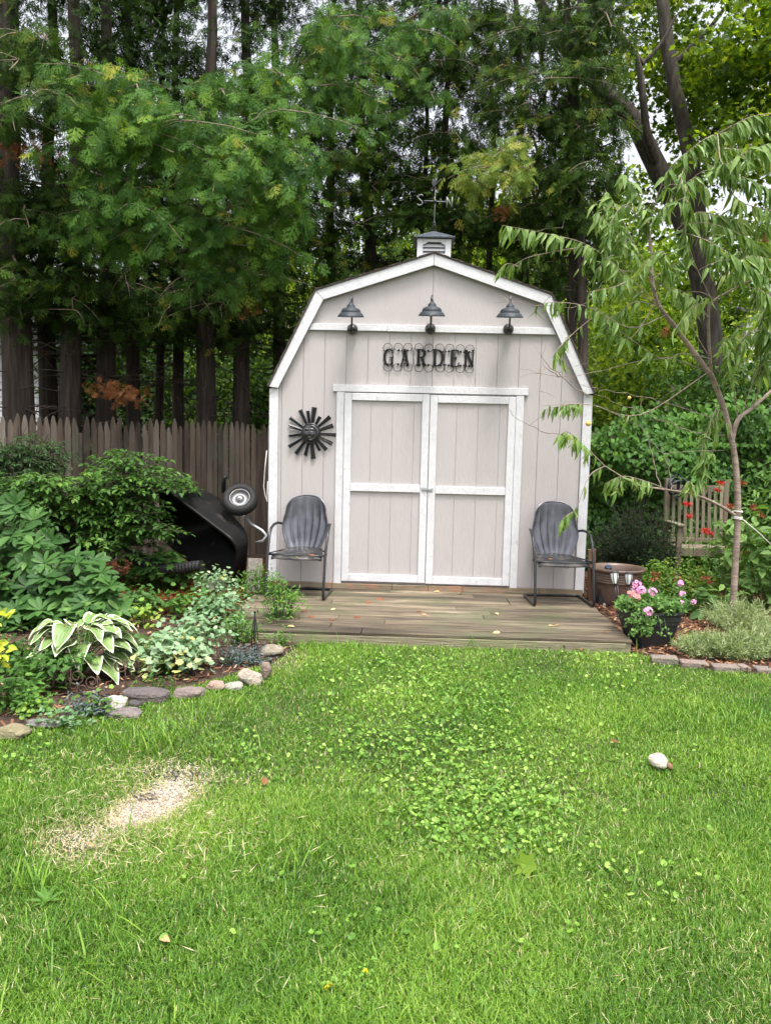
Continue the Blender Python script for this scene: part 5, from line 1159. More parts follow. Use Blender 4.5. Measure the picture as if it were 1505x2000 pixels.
# ---- hosta with cream edges
m_hg = pmat('hosta_green', [(.3, (.10, .17, .045)), (.7, (.17, .26, .075))], (7, 7, 7), rough=.5, bump=.5); m_hw = pmat('hosta_cream', [(.3, (.52, .57, .38)), (.7, (.66, .68, .50))], (9, 9, 9), rough=.5)
hb = G(158, 1322); t = thing('hosta', 'hosta with broad green leaves edged in creamy white', 'plant', (hb[0], hb[1], 0))
mb = MB(); st = MB()
NU_, NV_ = 13, 14
hl = [((px, py), L) for (px, py), L in zip([(60, 1275), (85, 1240), (110, 1262), (75, 1300), (60, 1312), (215, 1222), (190, 1232), (240, 1238), (262, 1262), (225, 1250), (180, 1255), (205, 1278), (240, 1270), (170, 1285), (195, 1300), (215, 1318), (155, 1325), (178, 1330), (130, 1290), (145, 1258), (110, 1320), (90, 1275), (250, 1285), (228, 1300), (100, 1232), (135, 1240), (165, 1235)],
       [.20, .24, .2, .2, .18, .24, .24, .24, .24, .24, .22, .24, .24, .22, .22, .22, .2, .2, .2, .2, .18, .2, .22, .2, .2, .2, .2])]
for k, ((px, py), L) in enumerate(hl+hl[::-1]):
    az = math.atan2(-(py-1285)*.9-25, (px-162)*1.0)  # direction on the ground plane: right / away
    dx, dy = (px-160)/200, (1285-py)/120
    hd = nrm(np.array([dx, dy*.9-.15, 0])+rng.normal(size=3)*[.12, .12, 0]); hd[2] = 0; hd = nrm(hd)
    tipz = .03+.19*(k % 3)/2+.04*rng.random(); rr = min(.34, .12+.16*abs(dx)+.12*rng.random()+.06*(2-k % 3)); p0 = hb+np.array([0, 0, .01]); base_ = hb+hd*(rr*.45)+np.array([0, 0, tipz+.06+.05*rng.random()])
    st.tube(bez(p0, base_, .03, 5), np.linspace(.005, .003, 5), 5, caps=False)
    side = nrm(np.cross(hd, [0, 0, 1.])); L *= rng.uniform(.80, 1.12); wd = L*.62; V = []
    dp = rng.uniform(.55, 1.1)
    for i in range(NV_):
        s_ = i/(NV_-1); pr = (math.sin(PI*min(1, s_)**.72)**.8) if 0 < s_ < 1 else .02; ang = .45-dp*1.6*s_
        cx_ = base_+hd*L*(s_*(1-.12*s_*dp))+np.array([0, 0, L*(.40*s_-.85*dp*s_*s_)])
        for j in range(NU_):
            u = -1+2*j/(NU_-1); V.append(cx_+side*u*wd/2*pr+np.array([0, 0, .16*abs(u)*wd*pr+.006*math.cos(u*14)*pr+.010*math.sin(s_*9+k)*abs(u)]))
    V = np.array(V); i = np.arange(NV_-1)[:, None]*NU_; j = np.arange(NU_-1)[None]; F = np.stack([i+j, i+NU_+j, i+NU_+j+1, i+j+1], -1)
    mt = np.zeros(F.shape[:2], int); mt[:, [0, 11]] = 1; mt[-1, :] = 1; mt[-2, [1, 10]] = 1; mt[-3, [1, 10]] = (k+1) % 2; mt[k % 7+1, 1] = 1
    mb.F.append((F.reshape(-1, 4)+mb.n, np.full(F.shape[0]*F.shape[1], .5), mt.ravel(), True)); mb.V.append(V); mb.n += len(V)
put(mb, 'leaves', [m_hg, m_hw], t); put(st, 'stalks', m_hg, t)

# ---- generic mound of stems topped with leaf groups
def mound(name, lab, cat, c, rx, ry, h, ns, T, mat, size, per=5, v=.5, group=None, stem=m_euo, fill=.35, up=.9, droop=.2, dome=.8, vs=.13, spread=.04, sr=.0015):
    c = np.array([c[0], c[1], 0.]); t = thing(name, lab, cat, c, 0, group); lc = LC(); tw = MB()
    for k in range(int(ns*1.0)):
        a, r = rng.uniform(0, 2*PI), math.sqrt(rng.random()); x, y = math.cos(a)*r, math.sin(a)*r
        z = h*(1-dome*r*r*.6)*rng.uniform(1-fill, 1.05); e = c+np.array([x*rx, y*ry, z]); b_ = c+np.array([x*rx*.35, y*ry*.35, .005])
        tw.tube(bez(b_, e, .0, 4)+np.array([0, 0, .0]), np.linspace(sr*1.5, sr, 4), 3, caps=False)
        n = rng.integers(max(2, per-2), per+2); D = rng.normal(size=(n, 3)); D[:, 2] = D[:, 2]*.45-droop; D += np.array([x, y, 0])*.4
        lc.add(e+rng.normal(size=(n, 3))*spread, D, np.array([x*.4, y*.4-.15, up])+rng.normal(size=(n, 3))*.3, rng.uniform(size*.7, size*1.2, n), v+rng.normal()*vs+rng.normal(size=n)*.08)
    put(lc.mesh(T), 'foliage', mat, t); put(tw, 'stems', stem, t); return t
m_blu = leafmat('blue_green_leaf', [(0, (.055, .120, .045)), (.4, (.120, .225, .100)), (.7, (.22, .34, .19)), (.88, (.36, .46, .28)), (1, (.52, .50, .16))], trans=.25, rough=.55, spec=.3)
m_mid = leafmat('mid_leaf', [(0, (.035, .095, .018)), (.4, (.075, .175, .030)), (.75, (.13, .26, .042)), (1, (.26, .36, .06))], trans=.3, rough=.5)
m_lime = leafmat('lime_leaf', [(0, (.22, .34, .03)), (.5, (.42, .52, .05)), (1, (.62, .62, .09))], trans=.4, rough=.45)
m_dgr = leafmat('dark_ground_leaf', [(0, (.020, .055, .012)), (.5, (.045, .115, .022)), (1, (.10, .19, .035))], trans=.25, rough=.5)
m_slate = leafmat('slate_leaf', [(0, (.035, .055, .055)), (.5, (.085, .115, .115)), (1, (.17, .20, .19))], trans=.1, rough=.6)
gp = lambda px, py: G(px, py)
mound('columbine', 'pale blue-green columbine clump just right of the hosta', 'plant', gp(335, 1318), .22, .16, .26, 95, T_COL, m_blu, .050, 6, .68, 'columbine clumps in the left bed')
mound('columbine', 'blue-green columbine in front of the slate-leaved patch', 'plant', gp(390, 1285), .17, .14, .30, 60, T_COL, m_blu, .042, 6, .55, 'columbine clumps in the left bed')
mound('columbine', 'taller columbine with bluish leaves near the left deck corner', 'plant', gp(432, 1235), .22, .18, .34, 75, T_COL, m_blu, .042, 6, .5, 'columbine clumps in the left bed')
mound('columbine', 'far columbine with whitish leaves below the chair with leaf litter', 'plant', gp(425, 1180), .20, .15, .30, 60, T_COL, m_blu, .040, 6, .65, 'columbine clumps in the left bed')
mound('leafy_perennial', 'green bushy perennial spilling over the left deck edge', 'plant', gp(545, 1232), .15, .20, .42, 85, T_OVN, m_mid, .045, 6, .5, 'green perennials in the left bed')
mound('leafy_perennial', 'green leafy clump beside the left front leg of the chair', 'plant', gp(505, 1180), .16, .22, .34, 80, T_OVN, m_mid, .042, 6, .4, 'green perennials in the left bed')
mound('leafy_perennial', 'low green clump between two columbines and the garden stake', 'plant', gp(470, 1262), .17, .13, .22, 60, T_OVN, m_mid, .036, 6, .5, 'green perennials in the left bed')
mound('leafy_perennial', 'small green sprout beside the tan rock at the deck corner', 'plant', gp(548, 1268), .07, .06, .14, 26, T_OVN, m_mid, .034, 5, .55, 'green perennials in the left bed')
mound('palmate_perennial', 'dark broad-leaved clump below the wheelbarrow tray', 'plant', gp(315, 1160), .36, .22, .40, 95, T_MAPLE, m_dgr, .10, 4, .5, 'broad-leaved clumps below the wheelbarrow')
mound('palmate_perennial', 'broad-leaved clump between rhododendron and blue-green columbine', 'plant', gp(265, 1205), .24, .2, .22, 60, T_OV, m_dgr, .07, 5, .55, 'broad-leaved clumps below the wheelbarrow')
mound('palmate_perennial', 'mid green lobed clump just left of the far columbine', 'plant', gp(370, 1205), .20, .18, .22, 55, T_COL, m_mid, .055, 5, .3, 'broad-leaved clumps below the wheelbarrow')
mound('palmate_perennial', 'low dark clump on the litter left of the paving slab', 'plant', gp(450, 1150), .22, .15, .15, 60, T_OVN, m_dgr, .045, 5, .6, 'broad-leaved clumps below the wheelbarrow')
mound('bright_herb', 'small bright lime-green rosette above the columbine', 'plant', gp(282, 1228), .10, .08, .20, 22, T_COL, m_mid, .05, 5, .95)
mound('slate_heuchera', 'slate grey-green fine-leaved patch behind the round tan rock', 'plant', gp(470, 1298), .20, .10, .085, 150, T_OVN, m_slate, .026, 7, .5, 'slate-leaved patches along the rock edging')
mound('slate_heuchera', 'small slate-leaved tuft just left of the white rock', 'plant', gp(175, 1400), .11, .06, .10, 60, T_OVN, m_slate, .026, 7, .5, 'slate-leaved patches along the rock edging')
mound('low_dark_cover', 'low dark leaf tuft on the mulch between hosta and blue-green columbine', 'plant', gp(258, 1285), .10, .10, .12, 34, T_COL, m_dgr, .045, 5, .6)
mound('low_dark_cover', 'low green leaves on the mulch just behind the dark slab stone', 'plant', gp(305, 1352), .16, .05, .07, 34, T_OVN, m_mid, .032, 5, .35)
mound('low_dark_cover', 'dark low leaves between the rhododendron and the hosta', 'plant', gp(195, 1262), .26, .14, .16, 75, T_OVN, m_dgr, .045, 6, .4)
mound('low_dark_cover', 'dark leafy ground plant at the left edge behind the stonecrop', 'plant', gp(35, 1318), .22, .2, .20, 75, T_OV, m_dgr, .05, 6, .45)
mound('stonecrop', 'flat-topped stonecrop with brownish seed heads left of the hosta', 'plant', gp(100, 1350), .20, .13, .24, 60, T_OV, m_mid, .060, 6, .25)
mound('leafy_weed', 'low green weed with rounded leaves by the mossy rock', 'plant', gp(70, 1398), .13, .08, .07, 40, T_round(7), m_mid, .030, 6, .6, 'low weeds along the left bed edge')
mound('leafy_weed', 'low weed in front of the grey rock at the bed corner', 'plant', gp(120, 1425), .12, .05, .06, 34, T_round(7), m_blu, .026, 6, .4, 'low weeds along the left bed edge')
mound('leafy_weed', 'small green weed growing between white rock and mulch', 'plant', gp(195, 1400), .07, .05, .09, 18, T_COL, m_mid, .034, 5, .55, 'low weeds along the left bed edge')
mound('leafy_weed', 'green leafy clump at the left edge under the lime plant', 'plant', gp(22, 1385), .15, .12, .16, 55, T_OV, m_mid, .045, 6, .3, 'low weeds along the left bed edge')
# brown seed heads on the stonecrop
sb = gp(125, 1335); t = thing('dried_seed_heads', 'tan dried flower heads on upright stalks before the hosta', 'plant', sb); lc = LC(); tw = MB()
for px, py in ((122, 1228), (138, 1222), (155, 1235), (128, 1245), (150, 1252), (165, 1228), (143, 1240), (52, 1262), (90, 1285), (112, 1298)):
    c = A(px, py, sb[1]+rng.uniform(-.08, .05)); tw.tube(bez(sb+rng.normal(size=3)*[.03, .03, 0], c, 0, 4), .002, 4, caps=False)
    n = 46; d = rdir(n); d[:, 2] = abs(d[:, 2]); lc.add(c+d*[.03, .03, .014], d, rdir(n), .011, rng.random(n))
m_seed = leafmat('seed_head', [(0, (.12, .085, .05)), (.5, (.24, .19, .12)), (1, (.36, .33, .20))], trans=.1, rough=.8)
put(lc.mesh(T_round(5)), 'seed_cluster', m_seed, t); put(tw, 'stems', m_twig, t)
# lime-leaved branch at the left edge
lb = G(-30, 1405); t = thing('lime_leaved_plant', 'bright yellow-green leaves poking in at the left edge', 'plant', lb); lc = LC(); tw = MB()
for px, py in ((-10, 1195), (8, 1205), (-12, 1215), (-5, 1262), (10, 1272), (-10, 1280), (6, 1292), (-20, 1235)):
    c = A(px, py, lb[1]+rng.uniform(-.05, .05)); tw.tube(bez(lb, c, .03, 5), .003, 4, caps=False); n = 6; D = rng.normal(size=(n, 3))*[1, .4, .5]+[.3, -.2, 0]; lc.add(c+rng.normal(size=(n, 3))*.012, D, rng.normal(size=(n, 3))*.3+[0, -.7, .6], rng.uniform(.035, .06, n), rng.random(n))
put(lc.mesh(T_OV), 'foliage', m_lime, t); put(tw, 'stems', m_mid, t)

# ---- edging rocks
def rock(lab, px, py, wp, hp, cols, seed, dk=.7, ang=0, flat=0, group='stones edging the left bed', rough=.22, rz=0):
    g = G(px, py); s_ = (g[1]-CY)/FPX; wp *= .88; hp *= .82; a, c = wp*s_/2, hp*s_/2; b = a*dk; r_ = np.random.default_rng(seed); mb = MB(); nu, nv = 17, 28; V = []
    pl = nrm(r_.normal(size=(14, 3))); pd = r_.uniform(.70, 1.0, 14); pw = 6.0 if flat else 2.8
    for i in range(nu):
        th = PI*i/(nu-1)
        for j in range(nv):
            ph = 2*PI*j/nv; d = np.array([math.sin(th)*math.cos(ph), math.sin(th)*math.sin(ph), math.cos(th)])
            rr = 1/(abs(d[0])**pw+abs(d[1])**pw+abs(d[2])**pw)**(1/pw); rr = min([rr]+[(1.25 if flat else 1.0)*q/max(1e-3, float(d@p_)) for p_, q in zip(pl, pd) if d@p_ > .2]); rr *= 1+.03*math.sin(7*d[0]+3*d[1]+seed)+.02*math.sin(11*d[2]-6*d[1]); V.append(d*rr)
    V = np.array(V)*[a, b, c]; V = V@ROT('Z', rz).T@ROT('Y', ang).T+np.array([g[0], g[1]+b*.6, c*.82])
    i = np.arange(nu-1)[:, None]*nv; j = np.arange(nv)[None]; k = (j+1) % nv
    mb.add(V, np.stack([i+j, i+nv+j, i+nv+k, i+k], -1).reshape(-1, 4), smooth=not flat)
    m = pmat('rock_'+str(seed), [(.3, tuple(.72*q for q in cols[0])), (.7, tuple(.80*q for q in cols[1]))], (14, 14, 14), rough=.9, bump=1.4, bscale=(60, 60, 60), stain=((.09, .08, .055), 9, .58, .6))
    return single(mb, 'edging_rock', m, (g[0], g[1]+b*.6, 0), lab, 'rock', group)
rock('flat mossy tan stone at the left picture edge', 18, 1447, 95, 34, ((.17, .15, .08), (.30, .26, .15)), 1, .8)
rock('low grey stone half under weeds left of the white rock', 82, 1424, 84, 24, ((.13, .12, .12), (.23, .21, .20)), 2, .6)
rock('pale whitish angular stone, lightest of the edging', 216, 1396, 64, 44, ((.46, .42, .37), (.62, .57, .51)), 13, .75, -8, 1)
rock('flat reddish-grey stone under and beside the pale white one', 240, 1405, 72, 22, ((.14, .115, .11), (.24, .20, .19)), 4, .8, 6, 1)
rock('long dark purplish slab stone below the hosta', 280, 1372, 108, 30, ((.085, .07, .07), (.16, .13, .13)), 5, .5, 0, 1)
rock('small dark stone between slab and pale white rock', 262, 1382, 34, 18, ((.05, .045, .045), (.10, .09, .09)), 6, .8)
rock('flat reddish slab stone left of the pink round one', 364, 1366, 72, 26, ((.17, .13, .12), (.28, .22, .20)), 7, .6, 0, 1)
rock('rounded pink stone in the middle of the edging', 419, 1353, 44, 30, ((.30, .20, .16), (.44, .31, .26)), 8, .8)
rock('pale greenish-grey stone right of the pink one', 455, 1351, 42, 24, ((.27, .27, .22), (.40, .39, .33)), 9, .8)
rock('large rounded tan stone near the end of the edging', 486, 1341, 58, 42, ((.33, .28, .22), (.50, .43, .36)), 10, .8, 10)
rock('brown upright stone at the deck end of the edging', 518, 1330, 26, 50, ((.20, .15, .12), (.33, .25, .20)), 11, 1.0)
rock('brown block stone standing between columbine and slate leaves', 414, 1306, 36, 46, ((.19, .13, .10), (.32, .23, .18)), 12, .8)
rock('mossy tan stone under the perennial at the deck corner', 530, 1285, 50, 34, ((.22, .19, .14), (.34, .30, .23)), 14, .8)
# ---- scroll wire edging and garden stake
m_rust = pmat('rusty_wire', [(.3, (.035, .022, .016)), (.7, (.10, .055, .035))], (30, 30, 30), rough=.85)
def spiral(c, r, y, turns=1.6, a0=0, sg=1): t = np.linspace(0, 1, 30); return [np.array([c[0]+sg*r*(1-.8*k)*math.cos(a0+2*PI*turns*k), y, c[1]+r*(1-.8*k)*math.sin(a0+2*PI*turns*k)]) for k in t]
def wire(lab, cs, gy, loc):
    mb = MB(); g = G(*loc)
    for px, py, r, sg in cs:
        c = A(px, py, g[1]+gy); mb.tube(spiral((c[0], c[2]), r, c[1], 1.7, 2.2, sg), .0042, 6); e = spiral((c[0], c[2]), r, c[1], 1.7, 2.2, sg)[0]; mb.tube([e, np.array([e[0]-sg*.01, e[1], 0])], .0032, 6)
    for dz in (.02, .06): mb.tube([np.array([min(A(q[0], q[1], g[1]+gy)[0] for q in cs)-.05, g[1]+gy+.004, dz]), np.array([max(A(q[0], q[1], g[1]+gy)[0] for q in cs)+.05, g[1]+gy+.004, dz])], .0025, 5)
    single(mb, 'scroll_edging', m_rust, g, lab, 'garden edging', 'rusty wire scroll edging')
wire('rusty wire scrolls in front of the hosta', [(95, 1332, .045, 1), (118, 1320, .05, -1), (150, 1322, .055, 1), (180, 1332, .05, -1), (160, 1345, .035, 1), (235, 1300, .045, -1)], .0, (140, 1362))
wire('rusty wire scrolls by the slate-leaved patch', [(420, 1258, .05, 1), (438, 1250, .05, -1), (436, 1275, .045, 1)], .0, (430, 1310))
g = G(497, 1285); mb = MB()
for k in range(4): a = k*PI/2+.4; mb.tube([g+np.array([math.cos(a)*.012, math.sin(a)*.012, 0]), g+np.array([math.cos(a)*.022, math.sin(a)*.022, .16]), g+np.array([0, 0, .32])], .0035, 5)
mb.ball(g+np.array([0, 0, .325]), .009, 8)
single(mb, 'garden_stake', m_iron, g, 'black wire garden stake among plants at the deck corner', 'garden stake')

# ================================================================== RIGHT BED
def brick(lab, px, py, wp, hp, rz, seed):
    g = G(px, py); s_ = (g[1]-CY)/FPX; mb = MB(); w_, h_ = wp*s_, hp*s_*.72; mb.box((g[0], g[1]+.05, h_/2-.004), (w_, .10, h_), ROT('Z', rz)@ROT('Y', rng.uniform(-2, 2)))
    m = pmat('brick_'+str(seed), [(.3, (.125+.02*(seed % 3), .108, .094)), (.7, (.23, .19+.01*(seed % 2), .165))], (12, 12, 12), rough=.95, bump=1.5, bscale=(70, 70, 70), stain=((.13, .13, .09), 9, .5, .6))
    single(mb, 'edging_brick', m, (g[0], g[1]+.05, 0), lab, 'brick', 'bricks edging the right bed', bevel=.008)
brick('edging brick nearest the black planter', 1300, 1300, 50, 22, -9, 1)
brick('second edging brick from the black planter', 1358, 1308, 52, 20, -5, 2)
brick('third edging brick from the planter, in front of the grey-green herb', 1420, 1316, 50, 20, -4, 4)
brick('short edging brick after the third one', 1455, 1316, 20, 20, 3, 5)
brick('reddish edging brick at the right picture edge', 1500, 1318, 44, 16, -2, 3)
# ---- ivy-like hedge
m_hedge = leafmat('hedge_leaf', [(0, (.020, .060, .010)), (.4, (.050, .130, .018)), (.75, (.095, .205, .028)), (1, (.17, .29, .045))], trans=.3, rough=.5, spec=.2, nz=.25)
ht = thing('leafy_hedge', 'tall mid-green vine-covered hedge behind the bench', 'hedge', (3.8, 2.3, 0)); lc = LC()
n = 15000; x = rng.uniform(1.75, 6.6, n); z = rng.random(n)**.85*(1.92+.14*np.sin(x*2.3)+.10*np.sin(x*5.1+1)+rng.normal(size=n)*.07); fr = rng.random(n) < .8
y = np.where(fr, 1.95+.16*np.sin(x*3.1+z*2)+.12*np.sin(z*6+x)+rng.normal(size=n)*.07, rng.uniform(1.9, 2.7, n)); z = np.where(fr, z, np.maximum(z, 1.6))
D = np.c_[rng.normal(size=n)*.6, rng.normal(size=n)*.3-.35, -np.ones(n)*.7]; N = np.c_[rng.normal(size=n)*.45, -.75+rng.normal(size=n)*.3, .75+rng.normal(size=n)*.3]
lc.add(np.c_[x, y, z], D, N, rng.uniform(.045, .085, n), .42+.18*noise2(x, z, 4, 4)+rng.normal(size=n)*.16)
put(lc.mesh(T_HEART), 'foliage', m_hedge, ht)
tw = MB()
for k in range(60): x0 = rng.uniform(1.8, 6.5); tw.tube([(x0, 2.25, 0), (x0+rng.normal()*.1, 2.2, .7), (x0+rng.normal()*.2, 2.1+rng.normal()*.1, 1.75)], [.012, .008, .004], 4)
tw.b2(1.8, 6.6, 2.28, 2.3, 0, 1.7); put(tw, 'stems', m_dark_twig, ht)  # stems, with one thin flat dark sheet standing behind the leaves
# ---- dark yew
m_yew = leafmat('yew_needle', [(0, (.005, .012, .005)), (.5, (.012, .028, .009)), (1, (.030, .062, .016))], trans=.1, rough=.6, nz=.1)
yb = A(1215, 1100, .95); t = thing('yew_bush', 'very dark needle bush behind the brown pot', 'shrub', (yb[0], .95, 0)); lc = LC(); tw = MB()
for k in range(260):
    a = rng.uniform(0, 2*PI); r_ = math.sqrt(rng.random()); e = np.array([yb[0]+.12+.58*r_*math.cos(a), .95+.42*r_*math.sin(a), 0]); e[2] = (1.02-.45*r_*r_)*rng.uniform(.35, 1.0)
    b_ = np.array([yb[0]+.1, .95, .05]); pth_ = bez(b_+(e-b_)*.3, e, .05, 5); tw.tube(pth_, np.linspace(.005, .002, 5), 3, caps=False); n = 60; t_ = rng.uniform(.2, 1, n); i = np.minimum((t_*4).astype(int), 3); P = pth_[i]+(pth_[i+1]-pth_[i])*(t_*4-i)[:, None]
    D = rng.normal(size=(n, 3))*.8+nrm(e-b_)*.8; lc.add(P+rng.normal(size=(n, 3))*.03, D, rng.normal(size=(n, 3)), rng.uniform(.03, .055, n), .45+rng.normal(size=n)*.2)
put(lc.mesh(T_NEED), 'foliage', m_yew, t); put(tw, 'branches', m_dark_twig, t)
# ---- shrubs and perennials
m_yg = leafmat('yellow_green_leaf', [(0, (.05, .12, .02)), (.4, (.11, .21, .03)), (.7, (.21, .30, .045)), (1, (.42, .38, .07))], trans=.35, rough=.5)
c_ = A(1320, 1165, .35); mound('small_leaved_bush', 'low yellow-green bush with tiny leaves in front of the bench', 'shrub', c_, .42, .30, .40, 260, T_round(6), m_yg, .028, 9, .45, dome=1.0, fill=.7, spread=.05)
c_ = A(1265, 1150, .55); mound('small_leaved_bush', 'green tiny-leaved bush between yew and bench', 'shrub', c_, .22, .2, .36, 90, T_round(6), m_yg, .028, 8, .3, dome=1.0, fill=.7, spread=.05)
m_hyd = leafmat('large_leaf', [(0, (.05, .115, .03)), (.4, (.10, .19, .05)), (.75, (.17, .28, .075)), (1, (.27, .36, .11))], trans=.35, rough=.5)
c_ = A(1490, 1200, -.1); mound('large_leaved_perennial', 'tall light green plant with big leaves at the right edge', 'plant', c_, .42, .35, 1.0, 120, T_OV, m_hyd, .12, 5, .5, 'large-leaved perennials around the peach trunk', fill=.8, dome=.5)
c_ = A(1375, 1215, -.35); mound('large_leaved_perennial', 'low big-leaved plant behind the pink geraniums', 'plant', c_, .30, .2, .26, 40, T_OV, m_hyd, .115, 4, .3, 'large-leaved perennials around the peach trunk', fill=.7, dome=.5)
c_ = A(1440, 1150, .7); mound('large_leaved_perennial', 'leafy clump between the bench end and peach trunk', 'plant', c_, .26, .2, .75, 70, T_OV, m_hyd, .085, 5, .35, 'large-leaved perennials around the peach trunk', fill=.8, dome=.4)
c_ = A(1500, 1050, .9); mound('large_leaved_perennial', 'tallest airy green perennial against the hedge at the right edge', 'plant', c_, .3, .25, 1.35, 90, T_OVN, m_hyd, .10, 5, .45, 'large-leaved perennials around the peach trunk', fill=.7, dome=.3)
# bee balm
m_red = leafmat('red_petal', [(0, (.30, .012, .014)), (.5, (.55, .025, .03)), (1, (.70, .07, .06))], trans=.3, rough=.5); m_redb = leafmat('faded_petal', [(0, (.16, .03, .02)), (.5, (.30, .07, .04)), (1, (.42, .14, .08))], trans=.2, rough=.7)
def flower_stems(lab, pts, gx, mat, r=.024, petal=.038, n=40):
    b = A(*gx); b[2] = 0; t = thing('bee_balm', lab, 'flower', b, 0, 'red bee balm in the right bed'); tw = MB(); ll = LC()
    for px, py, Y in pts:
        c = A(px, py, Y); base_ = np.array([b[0]+(c[0]-b[0])*.45+rng.normal()*.03, b[1]+(c[1]-b[1])*.6, .01]); p_ = bez(base_, c, 0, 7)+np.linspace(0, 1, 7)[:, None]*0; p_[1:-1] += rng.normal(size=(5, 3))*.012; tw.tube(p_, np.linspace(.0045, .0025, 7), 5, caps=False)
        for q in range(2, 6): 
            D = rdir(1)[0]*[1, .8, .1]; D[2] = -.15; ll.add(np.array([p_[q], p_[q]]), np.array([D, -D*[1, 1, -1]]), [0, -.1, 1.], rng.uniform(.05, .085, 2), .5)
        fl = LC(); d = rdir(n)*[1, 1, .6]; d[:, 2] += .12; fl.add(c+nrm(d)*.006, d, rdir(n), rng.uniform(petal*.7, petal*1.25, n), rng.random(n)); m_ = fl.mesh(T_leaf(.20, .02, .35, (0, .5, 1), (.5, 1, .3))); m_.ball(c, .010, 8, .1)
        put(m_, 'flower_head', mat, t)
    put(tw, 'stems', m_mid, t); put(ll.mesh(T_OVN), 'leaves', m_hyd, t)
flower_stems('two bright red flower heads at hedge height left of the peach trunk', [(1406, 944, .6), (1400, 958, .7)], (1400, 1150, .6), m_red)
flower_stems('red flower heads in front of the bench slats', [(1342, 985, .2), (1346, 1009, .15), (1384, 1042, .2), (1376, 1036, .1)], (1365, 1160, .2), m_red)
flower_stems('red and faded flower heads right of the peach trunk', [(1450, 945, .6), (1425, 988, .5), (1470, 992, .6), (1483, 1006, .3), (1500, 1056, .0), (1455, 1078, .3), (1478, 1090, .2), (1448, 1154, -.2), (1490, 1035, .4)], (1470, 1150, .3), m_redb)
flower_stems('low orange-red flower heads behind the pink geraniums', [(1279, 1121, -.2), (1277, 1132, -.25), (1320, 1129, -.1), (1378, 1128, -.2), (1384, 1138, -.2), (1412, 1178, -.4)], (1330, 1190, -.2), m_redb, n=28)
# grey-green herb in front
m_lav = leafmat('grey_green_needle', [(0, (.10, .15, .06)), (.4, (.20, .27, .11)), (.75, (.31, .38, .18)), (1, (.42, .46, .30))], trans=.25, rough=.6, nz=.1)
def herb(lab, px, py, rx, ry, h, ns):
    c = G(px, py); t = thing('grey_herb', lab, 'plant', c, 0, 'feathery grey-green herbs on the right bed edge'); lc = LC(); tw = MB()
    for k in range(int(ns*1.0)):
        a, r = rng.uniform(0, 2*PI), math.sqrt(rng.random()); b_ = c+np.array([math.cos(a)*r*rx*.5, math.sin(a)*r*ry*.5, 0]); e = c+np.array([math.cos(a)*r*rx*1.1, math.sin(a)*r*ry*1.1, h*(1-.5*r)*rng.uniform(.5, 1.1)]); p_ = bez(b_, e, .02, 5)
        tw.tube(p_, .0014, 3, caps=False); n = 20; t_ = np.linspace(.2, 1, n); i = np.minimum((t_*4).astype(int), 3); P = p_[i]+(p_[i+1]-p_[i])*(t_*4-i)[:, None]; D = nrm(e-b_)*.8+rng.normal(size=(n, 3))*.6
        lc.add(P, D, rng.normal(size=(n, 3))*.5+[0, -.4, .6], rng.uniform(.025, .055, n), .58+rng.normal()*.15+rng.normal(size=n)*.1)
    put(lc.mesh(T_kite(.12, 0)), 'foliage', m_lav, t); put(tw, 'stems', m_lav, t)
herb('feathery grey-green herb nearest the black planter', 1370, 1285, .20, .15, .22, 150)
herb('grey-green herb clump in front of the peach trunk base', 1435, 1290, .24, .18, .28, 210)
herb('grey-green herb clump at the right picture edge', 1500, 1285, .22, .2, .34, 190)
herb('upright grey-green herb behind the front clumps', 1440, 1235, .30, .2, .34, 190)
mound('small_weed', 'thin yellowish weed between planter and herb', 'plant', gp(1340, 1270), .09, .07, .12, 26, T_OVN, m_yg, .03, 5, .6)
# ---- geranium in the planter
m_ger = leafmat('geranium_leaf', [(0, (.040, .105, .025)), (.4, (.080, .175, .040)), (.75, (.14, .26, .06)), (1, (.22, .34, .10))], trans=.3, rough=.5)
m_pink = leafmat('pink_petal', [(0, (.62, .20, .50)), (.5, (.76, .33, .66)), (1, (.84, .50, .76))], trans=.3, rough=.5); m_pale = leafmat('fading_petal', [(0, (.40, .14, .13)), (.5, (.58, .24, .24)), (1, (.72, .42, .45))], trans=.3, rough=.6)
gt = thing('geranium', 'pink trailing geranium filling the black planter', 'plant', pl+np.array([0, 0, .25])); lc = LC(); tw = MB(); pc = pl+np.array([0, 0, .25])
T_GER = T_lobed([(0, .48), (20, .38), (38, .5), (58, .38), (80, .48), (105, .36), (130, .42), (160, .2)], .06)
for k in range(190):
    a, r = rng.uniform(0, 2*PI), math.sqrt(rng.random()); e = pc+np.array([math.cos(a)*r*.245, math.sin(a)*r*.22, .02+(.12-.07*r)*rng.uniform(.5, 1.3)]); tw.tube(bez(pc+np.array([math.cos(a)*r*.12, math.sin(a)*r*.12, 0]), e, .02, 4), .0015, 3, caps=False)
    n = 6; lc.add(e+rng.normal(size=(n, 3))*.022, rng.normal(size=(n, 3))*[1, 1, .3], rng.normal(size=(n, 3))*.35+[0, -.35, .8], rng.uniform(.020, .036, n), .5+rng.normal(size=n)*.18)
for k in range(60):     # trailing part over the front
    px = rng.normal(1258, 15); py = rng.uniform(1190, 1238) if rng.random() < .85 else rng.uniform(1225, 1243); e = A(px, py, pl[1]-.20-.02*rng.random())
    b_ = pc+np.array([(e[0]-pc[0])*.6, -.14, .03]); tw.tube(bez(b_, e, .03, 5), .0015, 3, caps=False); n = 5; lc.add(e+rng.normal(size=(n, 3))*.016, rng.normal(size=(n, 3))*[1, .4, .5]+[0, -.3, -.4], rng.normal(size=(n, 3))*.3+[0, -.9, .4], rng.uniform(.018, .030, n), .5+rng.normal(size=n)*.18)
